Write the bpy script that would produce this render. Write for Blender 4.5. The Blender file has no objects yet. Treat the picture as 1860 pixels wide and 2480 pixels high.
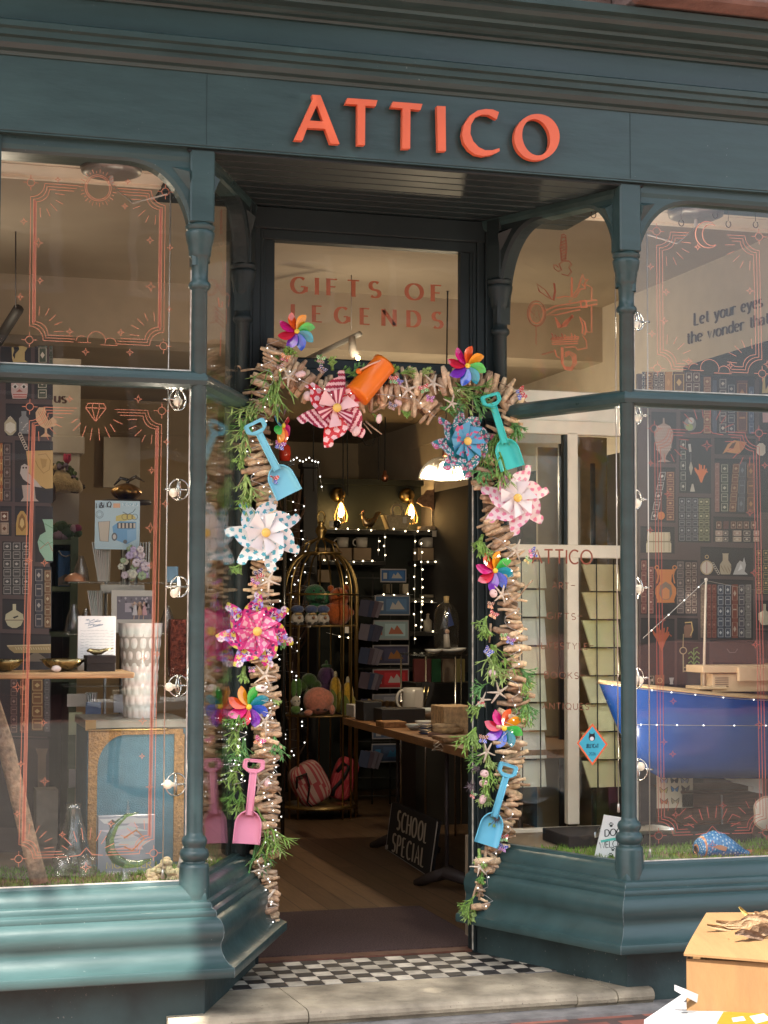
import bpy, math, random
from mathutils import Vector, Matrix
S = bpy.context.scene
COL = S.collection
rnd = random.Random(7)
R = math.radians
# ------------------------------------------------------------------ camera
CY, CP, CR, FPX = .283, .058, .003, 4105.64
CAM = Vector((-1.692, -5.387, 1.373))
FW = Vector((math.sin(CY)*math.cos(CP), math.cos(CY)*math.cos(CP), math.sin(CP)))
_r = Vector((math.cos(CY), -math.sin(CY), 0)); _u = _r.cross(FW)
RT = _r*math.cos(CR) + _u*math.sin(CR); UP = -_r*math.sin(CR) + _u*math.cos(CR)
cd = bpy.data.cameras.new('camera'); cam = bpy.data.objects.new('camera', cd); COL.objects.link(cam)
cd.sensor_fit = 'HORIZONTAL'; cd.sensor_width = 36; cd.lens = FPX/1860*36; cd.clip_end = 400; cd.clip_start = .05
cam.matrix_world = Matrix(((RT.x, UP.x, -FW.x, CAM.x), (RT.y, UP.y, -FW.y, CAM.y), (RT.z, UP.z, -FW.z, CAM.z), (0, 0, 0, 1)))
S.camera = cam
# ------------------------------------------------------------------ sky, sun, exposure
SUN_DIR = Vector((.36, .75, -1.12)).normalized()      # the way the light travels
W = bpy.data.worlds.new('World'); S.world = W; W.use_nodes = True
wn = W.node_tree; bg = wn.nodes['Background']
sky = wn.nodes.new('ShaderNodeTexSky'); sky.sky_type = 'NISHITA'; sky.sun_disc = False
sky.sun_elevation = math.asin(-SUN_DIR.z)
sky.sun_rotation = math.atan2(-SUN_DIR.x, -SUN_DIR.y)
sky.dust_density = 3.0; sky.air_density = 1.0; sky.ozone_density = .6
hs = wn.nodes.new('ShaderNodeHueSaturation'); hs.inputs['Saturation'].default_value = .6
wn.links.new(sky.outputs[0], hs.inputs['Color']); wn.links.new(hs.outputs[0], bg.inputs[0]); bg.inputs[1].default_value = .14
sl = bpy.data.lights.new('sun', 'SUN'); sl.energy = 5; sl.angle = R(.5); sl.color = (1, .93, .82)
so = bpy.data.objects.new('sun', sl); COL.objects.link(so)
so.rotation_euler = SUN_DIR.to_track_quat('-Z', 'Y').to_euler(); so.location = (-4, -8, 12)
S.view_settings.view_transform = 'Standard'; S.view_settings.look = 'None'
S.view_settings.exposure = 1.68; S.view_settings.gamma = 1
S.cycles.max_bounces = 8; S.cycles.transparent_max_bounces = 16; S.cycles.diffuse_bounces = 4
S.cycles.glossy_bounces = 4; S.cycles.transmission_bounces = 8
S.cycles.caustics_reflective = False; S.cycles.caustics_refractive = False
S.cycles.sample_clamp_indirect = 4

# ------------------------------------------------------------------ pixel -> point on a plane
def ray(px, py): return FW + RT*((px-930)/FPX) + UP*((1240-py)/FPX)
def atp(px, py, P0, N):
    d = ray(px, py); return CAM + d*((Vector(P0)-CAM).dot(N)/d.dot(N))
def at(px, py, y): return atp(px, py, (0, y, 0), Vector((0, 1, 0)))
def atz(px, py, z): return atp(px, py, (0, 0, z), Vector((0, 0, 1)))
def ppm(p):                                          # photo pixels per metre at a point
    return FPX/((Vector(p)-CAM).dot(FW))

# ------------------------------------------------------------------ colours and materials
def lin(h):
    h = h.lstrip('#'); o = []
    for i in (0, 2, 4):
        c = int(h[i:i+2], 16)/255
        o.append(c/12.92 if c <= .04045 else ((c+.055)/1.055)**2.4)
    return (*o, 1)
MATS = {}
def mat(name, col=None, rough=.5, metal=0, bump=0, bscale=60, var=.12, vscale=8, spec=.5, coat=0, emit=0, trans=0, ior=1.45, alpha=1, sheen=0, stretch=None, specks=None, sth=.76):
    """Principled with noise in colour and bump; col None reads the colours stored with the mesh."""
    if name in MATS: return MATS[name]
    m = bpy.data.materials.new(name); m.use_nodes = True; nt = m.node_tree; N = nt.nodes; L = nt.links
    b = N['Principled BSDF']
    b.inputs['Roughness'].default_value = rough; b.inputs['Metallic'].default_value = metal
    b.inputs['Specular IOR Level'].default_value = spec; b.inputs['Coat Weight'].default_value = coat
    b.inputs['Transmission Weight'].default_value = trans; b.inputs['IOR'].default_value = ior
    b.inputs['Alpha'].default_value = alpha; b.inputs['Sheen Weight'].default_value = sheen
    tc = N.new('ShaderNodeTexCoord'); mp = N.new('ShaderNodeMapping'); L.new(tc.outputs['Object'], mp.inputs[0])
    if stretch: mp.inputs['Scale'].default_value = stretch
    if col is None:
        a = N.new('ShaderNodeAttribute'); a.attribute_name = 'Col'; cs = a.outputs['Color']
    else:
        a = N.new('ShaderNodeRGB'); a.outputs[0].default_value = col if len(col) == 4 else (*col, 1); cs = a.outputs[0]
    if var:
        n = N.new('ShaderNodeTexNoise'); n.inputs['Scale'].default_value = vscale; n.inputs['Detail'].default_value = 6
        L.new(mp.outputs[0], n.inputs['Vector'])
        r = N.new('ShaderNodeMapRange'); r.inputs['From Min'].default_value = .3; r.inputs['From Max'].default_value = .7
        r.inputs['To Min'].default_value = 1-var; r.inputs['To Max'].default_value = 1+var
        L.new(n.outputs['Fac'], r.inputs['Value'])
        mx = N.new('ShaderNodeVectorMath'); mx.operation = 'SCALE'
        L.new(cs, mx.inputs[0]); L.new(r.outputs[0], mx.inputs['Scale']); cs = mx.outputs[0]
        r2 = N.new('ShaderNodeMapRange'); r2.inputs['To Min'].default_value = max(.02, rough-.1); r2.inputs['To Max'].default_value = min(1, rough+.1)
        L.new(n.outputs['Fac'], r2.inputs['Value']); L.new(r2.outputs[0], b.inputs['Roughness'])
    if specks:                                            # chips, dust and splashes
        n3 = N.new('ShaderNodeTexNoise'); n3.inputs['Scale'].default_value = 85; n3.inputs['Detail'].default_value = 3; L.new(tc.outputs['Object'], n3.inputs['Vector'])
        n4 = N.new('ShaderNodeTexNoise'); n4.inputs['Scale'].default_value = 5; L.new(tc.outputs['Object'], n4.inputs['Vector'])
        ad = N.new('ShaderNodeMath'); ad.operation = 'MULTIPLY_ADD'; ad.inputs[1].default_value = .25; L.new(n4.outputs['Fac'], ad.inputs[0]); L.new(n3.outputs['Fac'], ad.inputs[2])
        rr = N.new('ShaderNodeMapRange'); rr.inputs['From Min'].default_value = sth+.08; rr.inputs['From Max'].default_value = sth+.15; L.new(ad.outputs[0], rr.inputs[0])
        mc = N.new('ShaderNodeMix'); mc.data_type = 'RGBA'; L.new(rr.outputs[0], mc.inputs['Factor']); L.new(cs, mc.inputs['A']); mc.inputs['B'].default_value = specks; cs = mc.outputs['Result']
    L.new(cs, b.inputs['Base Color'])
    if emit:
        L.new(cs, b.inputs['Emission Color']); b.inputs['Emission Strength'].default_value = emit
    if bump:
        n2 = N.new('ShaderNodeTexNoise'); n2.inputs['Scale'].default_value = bscale; n2.inputs['Detail'].default_value = 5
        L.new(mp.outputs[0], n2.inputs['Vector'])
        bm = N.new('ShaderNodeBump'); bm.inputs['Strength'].default_value = bump; bm.inputs['Distance'].default_value = .01
        L.new(n2.outputs['Fac'], bm.inputs['Height']); L.new(bm.outputs[0], b.inputs['Normal'])
    MATS[name] = m; return m

def glass_mat():
    m = bpy.data.materials.new('window_glass'); m.use_nodes = True; nt = m.node_tree; N = nt.nodes; L = nt.links
    N.remove(N['Principled BSDF']); out = N['Material Output']
    tr = N.new('ShaderNodeBsdfTransparent'); tr.inputs[0].default_value = (.99, .995, .99, 1)
    gl = N.new('ShaderNodeBsdfGlossy'); gl.inputs['Roughness'].default_value = .012
    lw = N.new('ShaderNodeLayerWeight'); lw.inputs['Blend'].default_value = .5
    pw = N.new('ShaderNodeMath'); pw.operation = 'POWER'; pw.inputs[1].default_value = 5; L.new(lw.outputs['Facing'], pw.inputs[0])
    ma = N.new('ShaderNodeMath'); ma.operation = 'MULTIPLY_ADD'; ma.inputs[1].default_value = .62; ma.inputs[2].default_value = .033
    L.new(pw.outputs[0], ma.inputs[0])
    # faint ripple of old plate glass
    tc = N.new('ShaderNodeTexCoord'); n2 = N.new('ShaderNodeTexNoise'); n2.inputs['Scale'].default_value = 2.2
    L.new(tc.outputs['Object'], n2.inputs['Vector'])
    bm = N.new('ShaderNodeBump'); bm.inputs['Strength'].default_value = .12; bm.inputs['Distance'].default_value = .01
    L.new(n2.outputs['Fac'], bm.inputs['Height']); L.new(bm.outputs[0], gl.inputs['Normal'])
    mx = N.new('ShaderNodeMixShader'); L.new(ma.outputs[0], mx.inputs[0]); L.new(tr.outputs[0], mx.inputs[1]); L.new(gl.outputs[0], mx.inputs[2])
    L.new(mx.outputs[0], out.inputs[0]); return m
GLASS = glass_mat()
def clear_mat(name, tint, fac=.1, rough=.05):         # blown glass and clear plastic: mostly see-through with a sharp sheen
    m = bpy.data.materials.new(name); m.use_nodes = True; nt = m.node_tree; N = nt.nodes; L = nt.links
    N.remove(N['Principled BSDF']); out = N['Material Output']
    tr = N.new('ShaderNodeBsdfTransparent'); tr.inputs[0].default_value = tint
    gl = N.new('ShaderNodeBsdfGlossy'); gl.inputs['Roughness'].default_value = rough
    lw = N.new('ShaderNodeLayerWeight'); lw.inputs['Blend'].default_value = .5
    pw = N.new('ShaderNodeMath'); pw.operation = 'POWER'; pw.inputs[1].default_value = 2.5; L.new(lw.outputs['Facing'], pw.inputs[0])
    nz = N.new('ShaderNodeTexNoise'); nz.inputs['Scale'].default_value = 30
    ma = N.new('ShaderNodeMath'); ma.operation = 'MULTIPLY_ADD'; ma.inputs[1].default_value = .7; ma.inputs[2].default_value = fac
    L.new(pw.outputs[0], ma.inputs[0])
    bm = N.new('ShaderNodeBump'); bm.inputs['Strength'].default_value = .15; bm.inputs['Distance'].default_value = .01
    L.new(nz.outputs['Fac'], bm.inputs['Height']); L.new(bm.outputs[0], gl.inputs['Normal'])
    mx = N.new('ShaderNodeMixShader'); L.new(ma.outputs[0], mx.inputs[0]); L.new(tr.outputs[0], mx.inputs[1]); L.new(gl.outputs[0], mx.inputs[2])
    L.new(mx.outputs[0], out.inputs[0]); return m
CLEAR = clear_mat('clear_glass', (.93, .96, .95, 1)); CLEARG = clear_mat('green_glass', (.55, .75, .4, 1)); CLEARB = clear_mat('blue_glass', (.25, .5, .62, 1))

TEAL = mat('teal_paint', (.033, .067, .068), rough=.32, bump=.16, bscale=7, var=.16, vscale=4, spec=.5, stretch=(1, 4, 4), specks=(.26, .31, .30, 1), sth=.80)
TEALD = mat('teal_paint_shaded', (.009, .018, .020), rough=.55, bump=.08, bscale=12, var=.15, vscale=4)  # same teal paint, with the shade of the recess put into its colour
PLINTH = mat('plinth_paint', (.028, .050, .050), rough=.6, bump=.25, bscale=30, var=.35, vscale=7, specks=(.2, .19, .17, 1), sth=.74)
VC = mat('painted', None, rough=.6, var=.05)                                   # colours stored with the mesh
VCP = mat('printed', None, rough=.45, var=.04)
VCG = mat('glossy_colour', None, rough=.22, var=.04, coat=.2)
VCPL = mat('toy_plastic', None, rough=.33, var=.03, spec=.5, bump=.03, bscale=25)
VCM = mat('metal_colour', None, rough=.3, metal=1, var=.15, vscale=20)
VCF = mat('plush', None, rough=.95, var=.25, vscale=60, bump=.6, bscale=160, sheen=.5)
VCW = mat('wood_colour', None, rough=.75, var=.35, vscale=45, bump=.5, bscale=70)
VCE = mat('glow', None, rough=.5, var=0, emit=6)
MATTE = mat('matte_colour', None, rough=.9, var=.14, vscale=14, bump=.15, bscale=40)

# ------------------------------------------------------------------ mesh building
class MB:
    def __init__(s): s.v = []; s.f = []; s.c = []; s.m = []; s.s = []; s.M = Matrix(); s.col = (.5, .5, .5, 1); s.mi = 0; s.sm = False
    def add(s, vs, fs, col=None, sm=None):
        b = len(s.v); M = s.M
        s.v += [M @ Vector(p) for p in vs]
        col = col or s.col
        for i, f in enumerate(fs):
            s.f.append([b+k for k in f]); s.c.append(col[i] if isinstance(col, list) else col); s.m.append(s.mi); s.s.append(s.sm if sm is None else sm)
        return s
    def box(s, x0, x1, y0, y1, z0, z1, col=None, bv=0):
        if bv:
            b = bv; vs = []; fs = []
            X = (x0, x1); Y = (y0, y1); Z = (z0, z1)
            idx = {}
            for i in (0, 1):
                for j in (0, 1):
                    for k in (0, 1):
                        sx, sy, sz = (1, -1)[i], (1, -1)[j], (1, -1)[k]
                        for a in range(3):
                            p = [X[i], Y[j], Z[k]]
                            for q in range(3):
                                if q != a: p[q] += b*(sx, sy, sz)[q]
                            idx[(i, j, k, a)] = len(vs); vs.append(p)
            for a in range(3):
                for e in (0, 1):
                    o = [q for q in range(3) if q != a]; ks = []
                    for (p, q) in ((0, 0), (1, 0), (1, 1), (0, 1)):
                        t = [0, 0, 0]; t[a] = e; t[o[0]] = p; t[o[1]] = q; ks.append(idx[(*t, a)])
                    if (e == 0) ^ (a == 1): ks.reverse()
                    fs.append(ks)
            for a in range(3):
                o = [q for q in range(3) if q != a]
                for p in (0, 1):
                    for q in (0, 1):
                        t0 = [0, 0, 0]; t0[o[0]] = p; t0[o[1]] = q; t1 = list(t0); t1[a] = 1
                        fs.append([idx[(*t0, o[0])], idx[(*t1, o[0])], idx[(*t1, o[1])], idx[(*t0, o[1])]])
            for i in (0, 1):
                for j in (0, 1):
                    for k in (0, 1): fs.append([idx[(i, j, k, 0)], idx[(i, j, k, 1)], idx[(i, j, k, 2)]])
            return s.add(vs, fs, col)
        vs = [(x, y, z) for x in (x0, x1) for y in (y0, y1) for z in (z0, z1)]
        return s.add(vs, [(0, 1, 3, 2), (4, 6, 7, 5), (0, 4, 5, 1), (2, 3, 7, 6), (0, 2, 6, 4), (1, 5, 7, 3)], col)
    def prism(s, pts, y0, y1, col=None):                   # polygon in x,z pushed along y
        n = len(pts); vs = [(p[0], y0, p[1]) for p in pts]+[(p[0], y1, p[1]) for p in pts]
        return s.add(vs, [list(range(n)), list(range(2*n-1, n-1, -1))]+[(i, i+n, (i+1) % n+n, (i+1) % n) for i in range(n)], col)
    def tube(s, pts, rad, n=6, col=None, cap=True, sm=True, flat=1):
        pts = [Vector(p) for p in pts]; k = len(pts); rad = rad if isinstance(rad, (list, tuple)) else [rad]*k
        vs = []; prev = None
        for i, p in enumerate(pts):
            t = (pts[min(i+1, k-1)]-pts[max(i-1, 0)]).normalized()
            if prev is None:
                a = Vector((0, 0, 1)) if abs(t.z) < .9 else Vector((0, 1, 0)); u = t.cross(a).normalized()
            else: u = (prev-t*prev.dot(t)).normalized()
            prev = u; w = t.cross(u)
            for j in range(n):
                q = 2*math.pi*j/n; vs.append(p+(u*math.cos(q)+w*math.sin(q)*flat)*rad[i])
        fs = [(i*n+j, i*n+(j+1) % n, (i+1)*n+(j+1) % n, (i+1)*n+j) for i in range(k-1) for j in range(n)]
        if cap: fs += [list(range(n-1, -1, -1)), list(range((k-1)*n, k*n))]
        return s.add(vs, fs, col, sm)
    def lathe(s, prof, c=(0, 0, 0), n=24, col=None, sm=True, cf=None):   # prof: (radius, z)
        vs = []; fs = []; cols = []
        for (r, z) in prof:
            for j in range(n):
                q = 2*math.pi*j/n; vs.append((c[0]+r*math.cos(q), c[1]+r*math.sin(q), c[2]+z))
        for i in range(len(prof)-1):
            for j in range(n):
                fs.append((i*n+j, i*n+(j+1) % n, (i+1)*n+(j+1) % n, (i+1)*n+j))
                if cf: cols.append(cf(i, j))
        return s.add(vs, fs, cols if cf else col, sm)
    def ball(s, c, r, n=10, col=None, sc=(1, 1, 1), rot=None):
        vs = []; fs = []
        Q = rot or Matrix()
        for i in range(n+1):
            a = math.pi*i/n
            for j in range(n*2):
                q = math.pi*j/n
                p = Q @ Vector((r*sc[0]*math.sin(a)*math.cos(q), r*sc[1]*math.sin(a)*math.sin(q), r*sc[2]*math.cos(a)))
                vs.append((c[0]+p[0], c[1]+p[1], c[2]+p[2]))
        m = n*2
        fs = [(i*m+j, (i+1)*m+j, (i+1)*m+(j+1) % m, i*m+(j+1) % m) for i in range(n) for j in range(m)]
        return s.add(vs, fs, col, True)
    def sweep(s, plan, prof, col=None, sm=False):          # profile (out, z) swept along a plan polyline with mitres; outward is to the right
        n = len(plan); P = [Vector((p[0], p[1])) for p in plan]; nr = []
        for i in range(n-1):
            d = (P[i+1]-P[i]).normalized(); nr.append(Vector((d.y, -d.x)))
        vs = []
        for i in range(n):
            if i == 0: m = nr[0]
            elif i == n-1: m = nr[-1]
            else: m = (nr[i-1]+nr[i])/(1+nr[i-1].dot(nr[i]))
            for (o, z) in prof: vs.append((P[i].x+m.x*o, P[i].y+m.y*o, z))
        k = len(prof)
        for i in range(n-1):                                # split at the mitres so that the edges stay sharp
            s.add(vs[i*k:(i+2)*k], [(j, k+j, k+j+1, j+1) for j in range(k-1)], col, sm)
        return s
    def grid(s, fn, nu, nv, cf=None, sm=True, col=None):    # fn(u,v)->point
        vs = [fn(i/nu, j/nv) for j in range(nv+1) for i in range(nu+1)]
        fs = [(j*(nu+1)+i, j*(nu+1)+i+1, (j+1)*(nu+1)+i+1, (j+1)*(nu+1)+i) for j in range(nv) for i in range(nu)]
        c = [cf((i+.5)/nu, (j+.5)/nv) for j in range(nv) for i in range(nu)] if cf else col
        return s.add(vs, fs, c, sm)
    def build(s, name, mats, parent=None, loc=None):
        o3 = Vector(loc) if loc is not None else Vector((0, 0, 0))
        base = o3.copy(); p = parent
        while p is not None: base += p.location; p = p.parent
        me = bpy.data.meshes.new(name)
        me.from_pydata([tuple(v-base) for v in s.v], [], s.f)
        mats = mats if isinstance(mats, (list, tuple)) else [mats]
        for m in mats: me.materials.append(m)
        me.polygons.foreach_set('material_index', s.m); me.polygons.foreach_set('use_smooth', s.s)
        at_ = me.color_attributes.new('Col', 'FLOAT_COLOR', 'CORNER'); buf = []
        for f, c in zip(s.f, s.c): buf += list(c)*len(f)
        at_.data.foreach_set('color', buf)
        me.update(); o = bpy.data.objects.new(name, me); COL.objects.link(o); o.location = o3
        if parent is not None: o.parent = parent
        return o

def tag(o, label, cat, group=None, kind=None):
    o['label'] = label; o['category'] = cat
    if group: o['group'] = group
    if kind: o['kind'] = kind
    return o
def thing(name, label, cat, loc=(0, 0, 0), group=None):
    o = bpy.data.objects.new(name, None); COL.objects.link(o); o.location = loc; o.empty_display_size = .05
    return tag(o, label, cat, group)
def struct(name, mb, m): o = mb.build(name, m); o['kind'] = 'structure'; return o
def clone(o, loc=None, parent=None, rot=None, scale=None):   # a copy of a thing with copies of its parts and sub-parts
    c = o.copy(); COL.objects.link(c)
    if parent is not None: c.parent = parent
    if loc is not None: c.location = loc
    if rot is not None: c.rotation_euler = rot
    if scale is not None: c.scale = scale
    for k in o.children: clone(k, parent=c)
    return c

# ------------------------------------------------------------------ lettering: strokes with a broad-nib contrast
def arc(cx, cy, rx, ry, a0, a1, n=14): return [(cx+rx*math.cos(R(a0+(a1-a0)*i/n)), cy+ry*math.sin(R(a0+(a1-a0)*i/n))) for i in range(n+1)]
GL = {
 'A': (.78, [[(0, 0), (.39, 1), (.78, 0)], [(.14, .34), (.64, .34)]]), 'B': (.56, [[(0, 0), (0, 1)], [(0, 1), (.3, 1)]+arc(.3, .77, .22, .23, 90, -90, 8)+[(0, .54)], [(.3, .54)]+arc(.32, .27, .24, .27, 90, -90, 8)+[(0, 0)]]),
 'C': (.72, [arc(.42, .5, .42, .5, 50, 310)]), 'D': (.68, [[(0, 0), (0, 1)], [(0, 1), (.26, 1)]+arc(.26, .5, .42, .5, 90, -90)+[(0, 0)]]),
 'E': (.5, [[(0, 0), (0, 1)], [(0, 1), (.48, 1)], [(0, .52), (.4, .52)], [(0, 0), (.5, 0)]]), 'F': (.48, [[(0, 0), (0, 1)], [(0, 1), (.48, 1)], [(0, .52), (.4, .52)]]),
 'G': (.76, [arc(.42, .5, .42, .5, 50, 330), [(.5, .42), (.78, .42)], [(.78, .42), (.78, .08)]]), 'H': (.66, [[(0, 0), (0, 1)], [(.66, 0), (.66, 1)], [(0, .5), (.66, .5)]]),
 'I': (.08, [[(.04, 0), (.04, 1)]]), 'J': (.4, [[(.36, 1), (.36, .22)]+arc(.18, .2, .18, .2, 0, -150, 8)]), 'K': (.6, [[(0, 0), (0, 1)], [(.56, 1), (0, .42)], [(.2, .6), (.6, 0)]]),
 'L': (.46, [[(0, 0), (0, 1)], [(0, 0), (.46, 0)]]), 'M': (.82, [[(0, 0), (.06, 1), (.41, .1), (.76, 1), (.82, 0)]]), 'N': (.7, [[(0, 0), (0, 1)], [(0, 1), (.7, 0)], [(.7, 0), (.7, 1)]]),
 'O': (.88, [arc(.44, .5, .44, .5, 0, 360, 24)]), 'P': (.54, [[(0, 0), (0, 1)], [(0, 1), (.3, 1)]+arc(.3, .74, .24, .26, 90, -90, 8)+[(0, .48)]]),
 'Q': (.88, [arc(.44, .5, .44, .5, 0, 360, 24), [(.5, .22), (.86, -.1)]]), 'R': (.6, [[(0, 0), (0, 1)], [(0, 1), (.3, 1)]+arc(.3, .74, .24, .26, 90, -90, 8)+[(0, .48)], [(.26, .48), (.6, 0)]]),
 'S': (.54, [arc(.27, .74, .25, .26, 40, 270, 10)+arc(.27, .24, .27, .24, 90, -140, 10)]), 'T': (.66, [[(0, 1), (.66, 1)], [(.33, 0), (.33, 1)]]),
 'U': (.66, [[(0, 1), (0, .3)]+arc(.33, .3, .33, .3, 180, 360, 10)+[(.66, 1)]]), 'V': (.7, [[(0, 1), (.35, 0), (.7, 1)]]), 'W': (1., [[(0, 1), (.25, 0), (.5, .8), (.75, 0), (1, 1)]]), 'X': (.6, [[(0, 0), (.6, 1)], [(0, 1), (.6, 0)]]),
 'Y': (.66, [[(0, 1), (.33, .5), (.66, 1)], [(.33, .5), (.33, 0)]]), '0': (.56, [arc(.28, .5, .28, .5, 0, 360, 18)]), '2': (.52, [arc(.26, .74, .25, .26, 160, -30, 9)+[(0, 0)], [(0, 0), (.52, 0)]]), '3': (.52, [arc(.24, .76, .24, .24, 150, -80, 8)+arc(.24, .26, .27, .26, 80, -150, 9)]), '6': (.54, [arc(.27, .28, .26, .28, 0, 360, 14), arc(.5, .3, .5, .7, 110, 180, 8)]),
 '&': (.8, [[(.78, 0), (.18, .72)]+arc(.34, .82, .16, .18, 200, -20, 8)+[(.1, .4)]+arc(.3, .22, .26, .22, 150, 330, 8)+[(.74, .5)]]),
 '-': (.5, [[(0, .45), (.5, .45)]]), ' ': (.3, []),
 'e': (.46, [[(.02, .36), (.44, .36)], arc(.23, .33, .23, .33, 10, 310, 14)]), 't': (.3, [[(.13, .9), (.13, .14)]+arc(.24, .14, .11, .13, 180, 300, 5), [(0, .64), (.28, .64)]]),
 'y': (.48, [[(0, .66), (.24, .02)], [(.48, .66), (.2, -.18), (.04, -.28)]]), 'o': (.5, [arc(.25, .33, .25, .33, 0, 360, 18)]), 'u': (.46, [[(0, .66), (0, .2)]+arc(.2, .2, .2, .2, 180, 330, 7)+[(.44, .3)], [(.44, .66), (.44, 0)]]),
 'r': (.34, [[(0, 0), (0, .66)], [(0, .4)]+arc(.22, .44, .2, .22, 150, 40, 6)]), 's': (.36, [arc(.18, .49, .16, .17, 40, 270, 8)+arc(.18, .16, .18, .16, 90, -140, 8)]),
 'a': (.44, [arc(.2, .5, .18, .16, 160, 20, 5)+[(.38, .4), (.38, .06), (.46, 0)], [(.38, .38), (.2, .36)]+arc(.17, .19, .17, .19, 100, 350, 8)]), 'k': (.48, [[(0, 0), (0, 1)], [(.42, .66), (0, .28)], [(.14, .42), (.48, 0)]]),
 'h': (.46, [[(0, 0), (0, 1)], [(0, .4)]+arc(.22, .44, .22, .22, 170, 0, 8)+[(.44, 0)]]), 'n': (.46, [[(0, 0), (0, .66)], [(0, .4)]+arc(.22, .44, .22, .22, 170, 0, 8)+[(.44, 0)]]),
 'w': (.72, [[(0, .66), (.18, 0), (.36, .6), (.54, 0), (.72, .66)]]), 'd': (.48, [[(.46, 0), (.46, 1)], arc(.23, .33, .23, .33, 30, 330, 14)]), 'i': (.08, [[(.04, 0), (.04, .66)]]), 'l': (.08, [[(.04, 0), (.04, 1)]]), 'g': (.48, [arc(.23, .33, .23, .33, 30, 330, 12), [(.46, .66), (.46, -.1)]+arc(.23, -.1, .23, .18, 0, -140, 7)]), 'L_': (.46, []),
}
def ribbon(pts, wf):
    """left and right rails of a stroke whose width depends on its direction"""
    n = len(pts); L_, R_ = [], []
    closed = n > 3 and abs(pts[0][0]-pts[-1][0])+abs(pts[0][1]-pts[-1][1]) < 1e-6
    for i in range(n):
        a = pts[i-1] if i else (pts[-2] if closed else pts[0]); b = pts[i+1] if i < n-1 else (pts[1] if closed else pts[-1])
        dx, dy = b[0]-a[0], b[1]-a[1]; l = math.hypot(dx, dy) or 1; nx, ny = -dy/l, dx/l; w = wf(abs(dy)/l)/2
        L_.append((pts[i][0]+nx*w, pts[i][1]+ny*w)); R_.append((pts[i][0]-nx*w, pts[i][1]-ny*w))
    return L_, R_
class Flat:
    """flat print on a plane, drawn in photo pixels that are carried on to that plane; lv lifts one layer off the one below"""
    def __init__(s, P0, N, eps=.0003):
        s.P0 = Vector(P0); s.N = Vector(N).normalized(); s.eps = eps; s.mb = MB()
        s.sg = 1 if s.N.dot(CAM-s.P0) > 0 else -1
    def p(s, x, y, lv=0): return atp(x, y, s.P0, s.N)+s.N*(s.sg*s.eps*lv)
    def poly(s, pts, col, lv=1): s.mb.add([s.p(x, y, lv) for x, y in pts], [list(range(len(pts)-1, -1, -1))], col)
    def rect(s, x0, y0, x1, y1, col, lv=1, sk=0): s.poly([(x0, y0), (x1, y0+sk*(x1-x0)), (x1, y1+sk*(x1-x0)), (x0, y1)], col, lv)
    def disc(s, x, y, rx, ry, col, lv=1, n=14): s.poly([(x+rx*math.cos(2*math.pi*i/n), y+ry*math.sin(2*math.pi*i/n)) for i in range(n)], col, lv)
    def line(s, pts, w, col, lv=1, wf=None):
        a, b = ribbon(pts, wf or (lambda q: w)); n = len(pts)
        s.mb.add([s.p(x, y, lv) for x, y in a]+[s.p(x, y, lv) for x, y in b], [(i, i+1, n+i+1, n+i) for i in range(n-1)], col)
    def ring(s, x, y, r, w, col, lv=1, ry=None): s.line([(x+r*math.cos(2*math.pi*i/20), y+(ry or r)*math.sin(2*math.pi*i/20)) for i in range(21)], w, col, lv)
    def text(s, t, x0, y0, x1, y1, h, col, thick=.14, thin=.14, serif=0, lv=1, gap=.22, shear=0):
        wd = sum(GL[c][0] for c in t)+gap*(len(t)-1); k = math.hypot(x1-x0, y1-y0)/wd; ux, uy = (x1-x0)/wd, (y1-y0)/wd
        cx = 0; q = 0
        for c in t:
            w, st = GL[c]
            for pl in st:
                m = [(x0+(cx+a)*ux+shear*b*h, y0+(cx+a)*uy-b*h) for a, b in pl]
                s.line(m, 0, col, lv+(q % 3)*.3, wf=lambda d: h*(thin+(thick-thin)*d)); q += 1
                if serif and len(pl) < 6:
                    for (a, b), (a2, b2) in ((pl[0], pl[1]), (pl[-1], pl[-2])):
                        if abs(b-b2) > .3 and (b < .02 or b > .6):
                            m = [(x0+(cx+a-serif)*ux, y0+(cx+a-serif)*uy-b*h), (x0+(cx+a+serif)*ux, y0+(cx+a+serif)*uy-b*h)]
                            s.line(m, h*thin, col, lv+(q % 3)*.3+.1); q += 1
            cx += w+gap
    def build(s, name, m=None, parent=None): return s.mb.build(name, m or VCP, parent)
YN = Vector((0, 1, 0))
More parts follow.
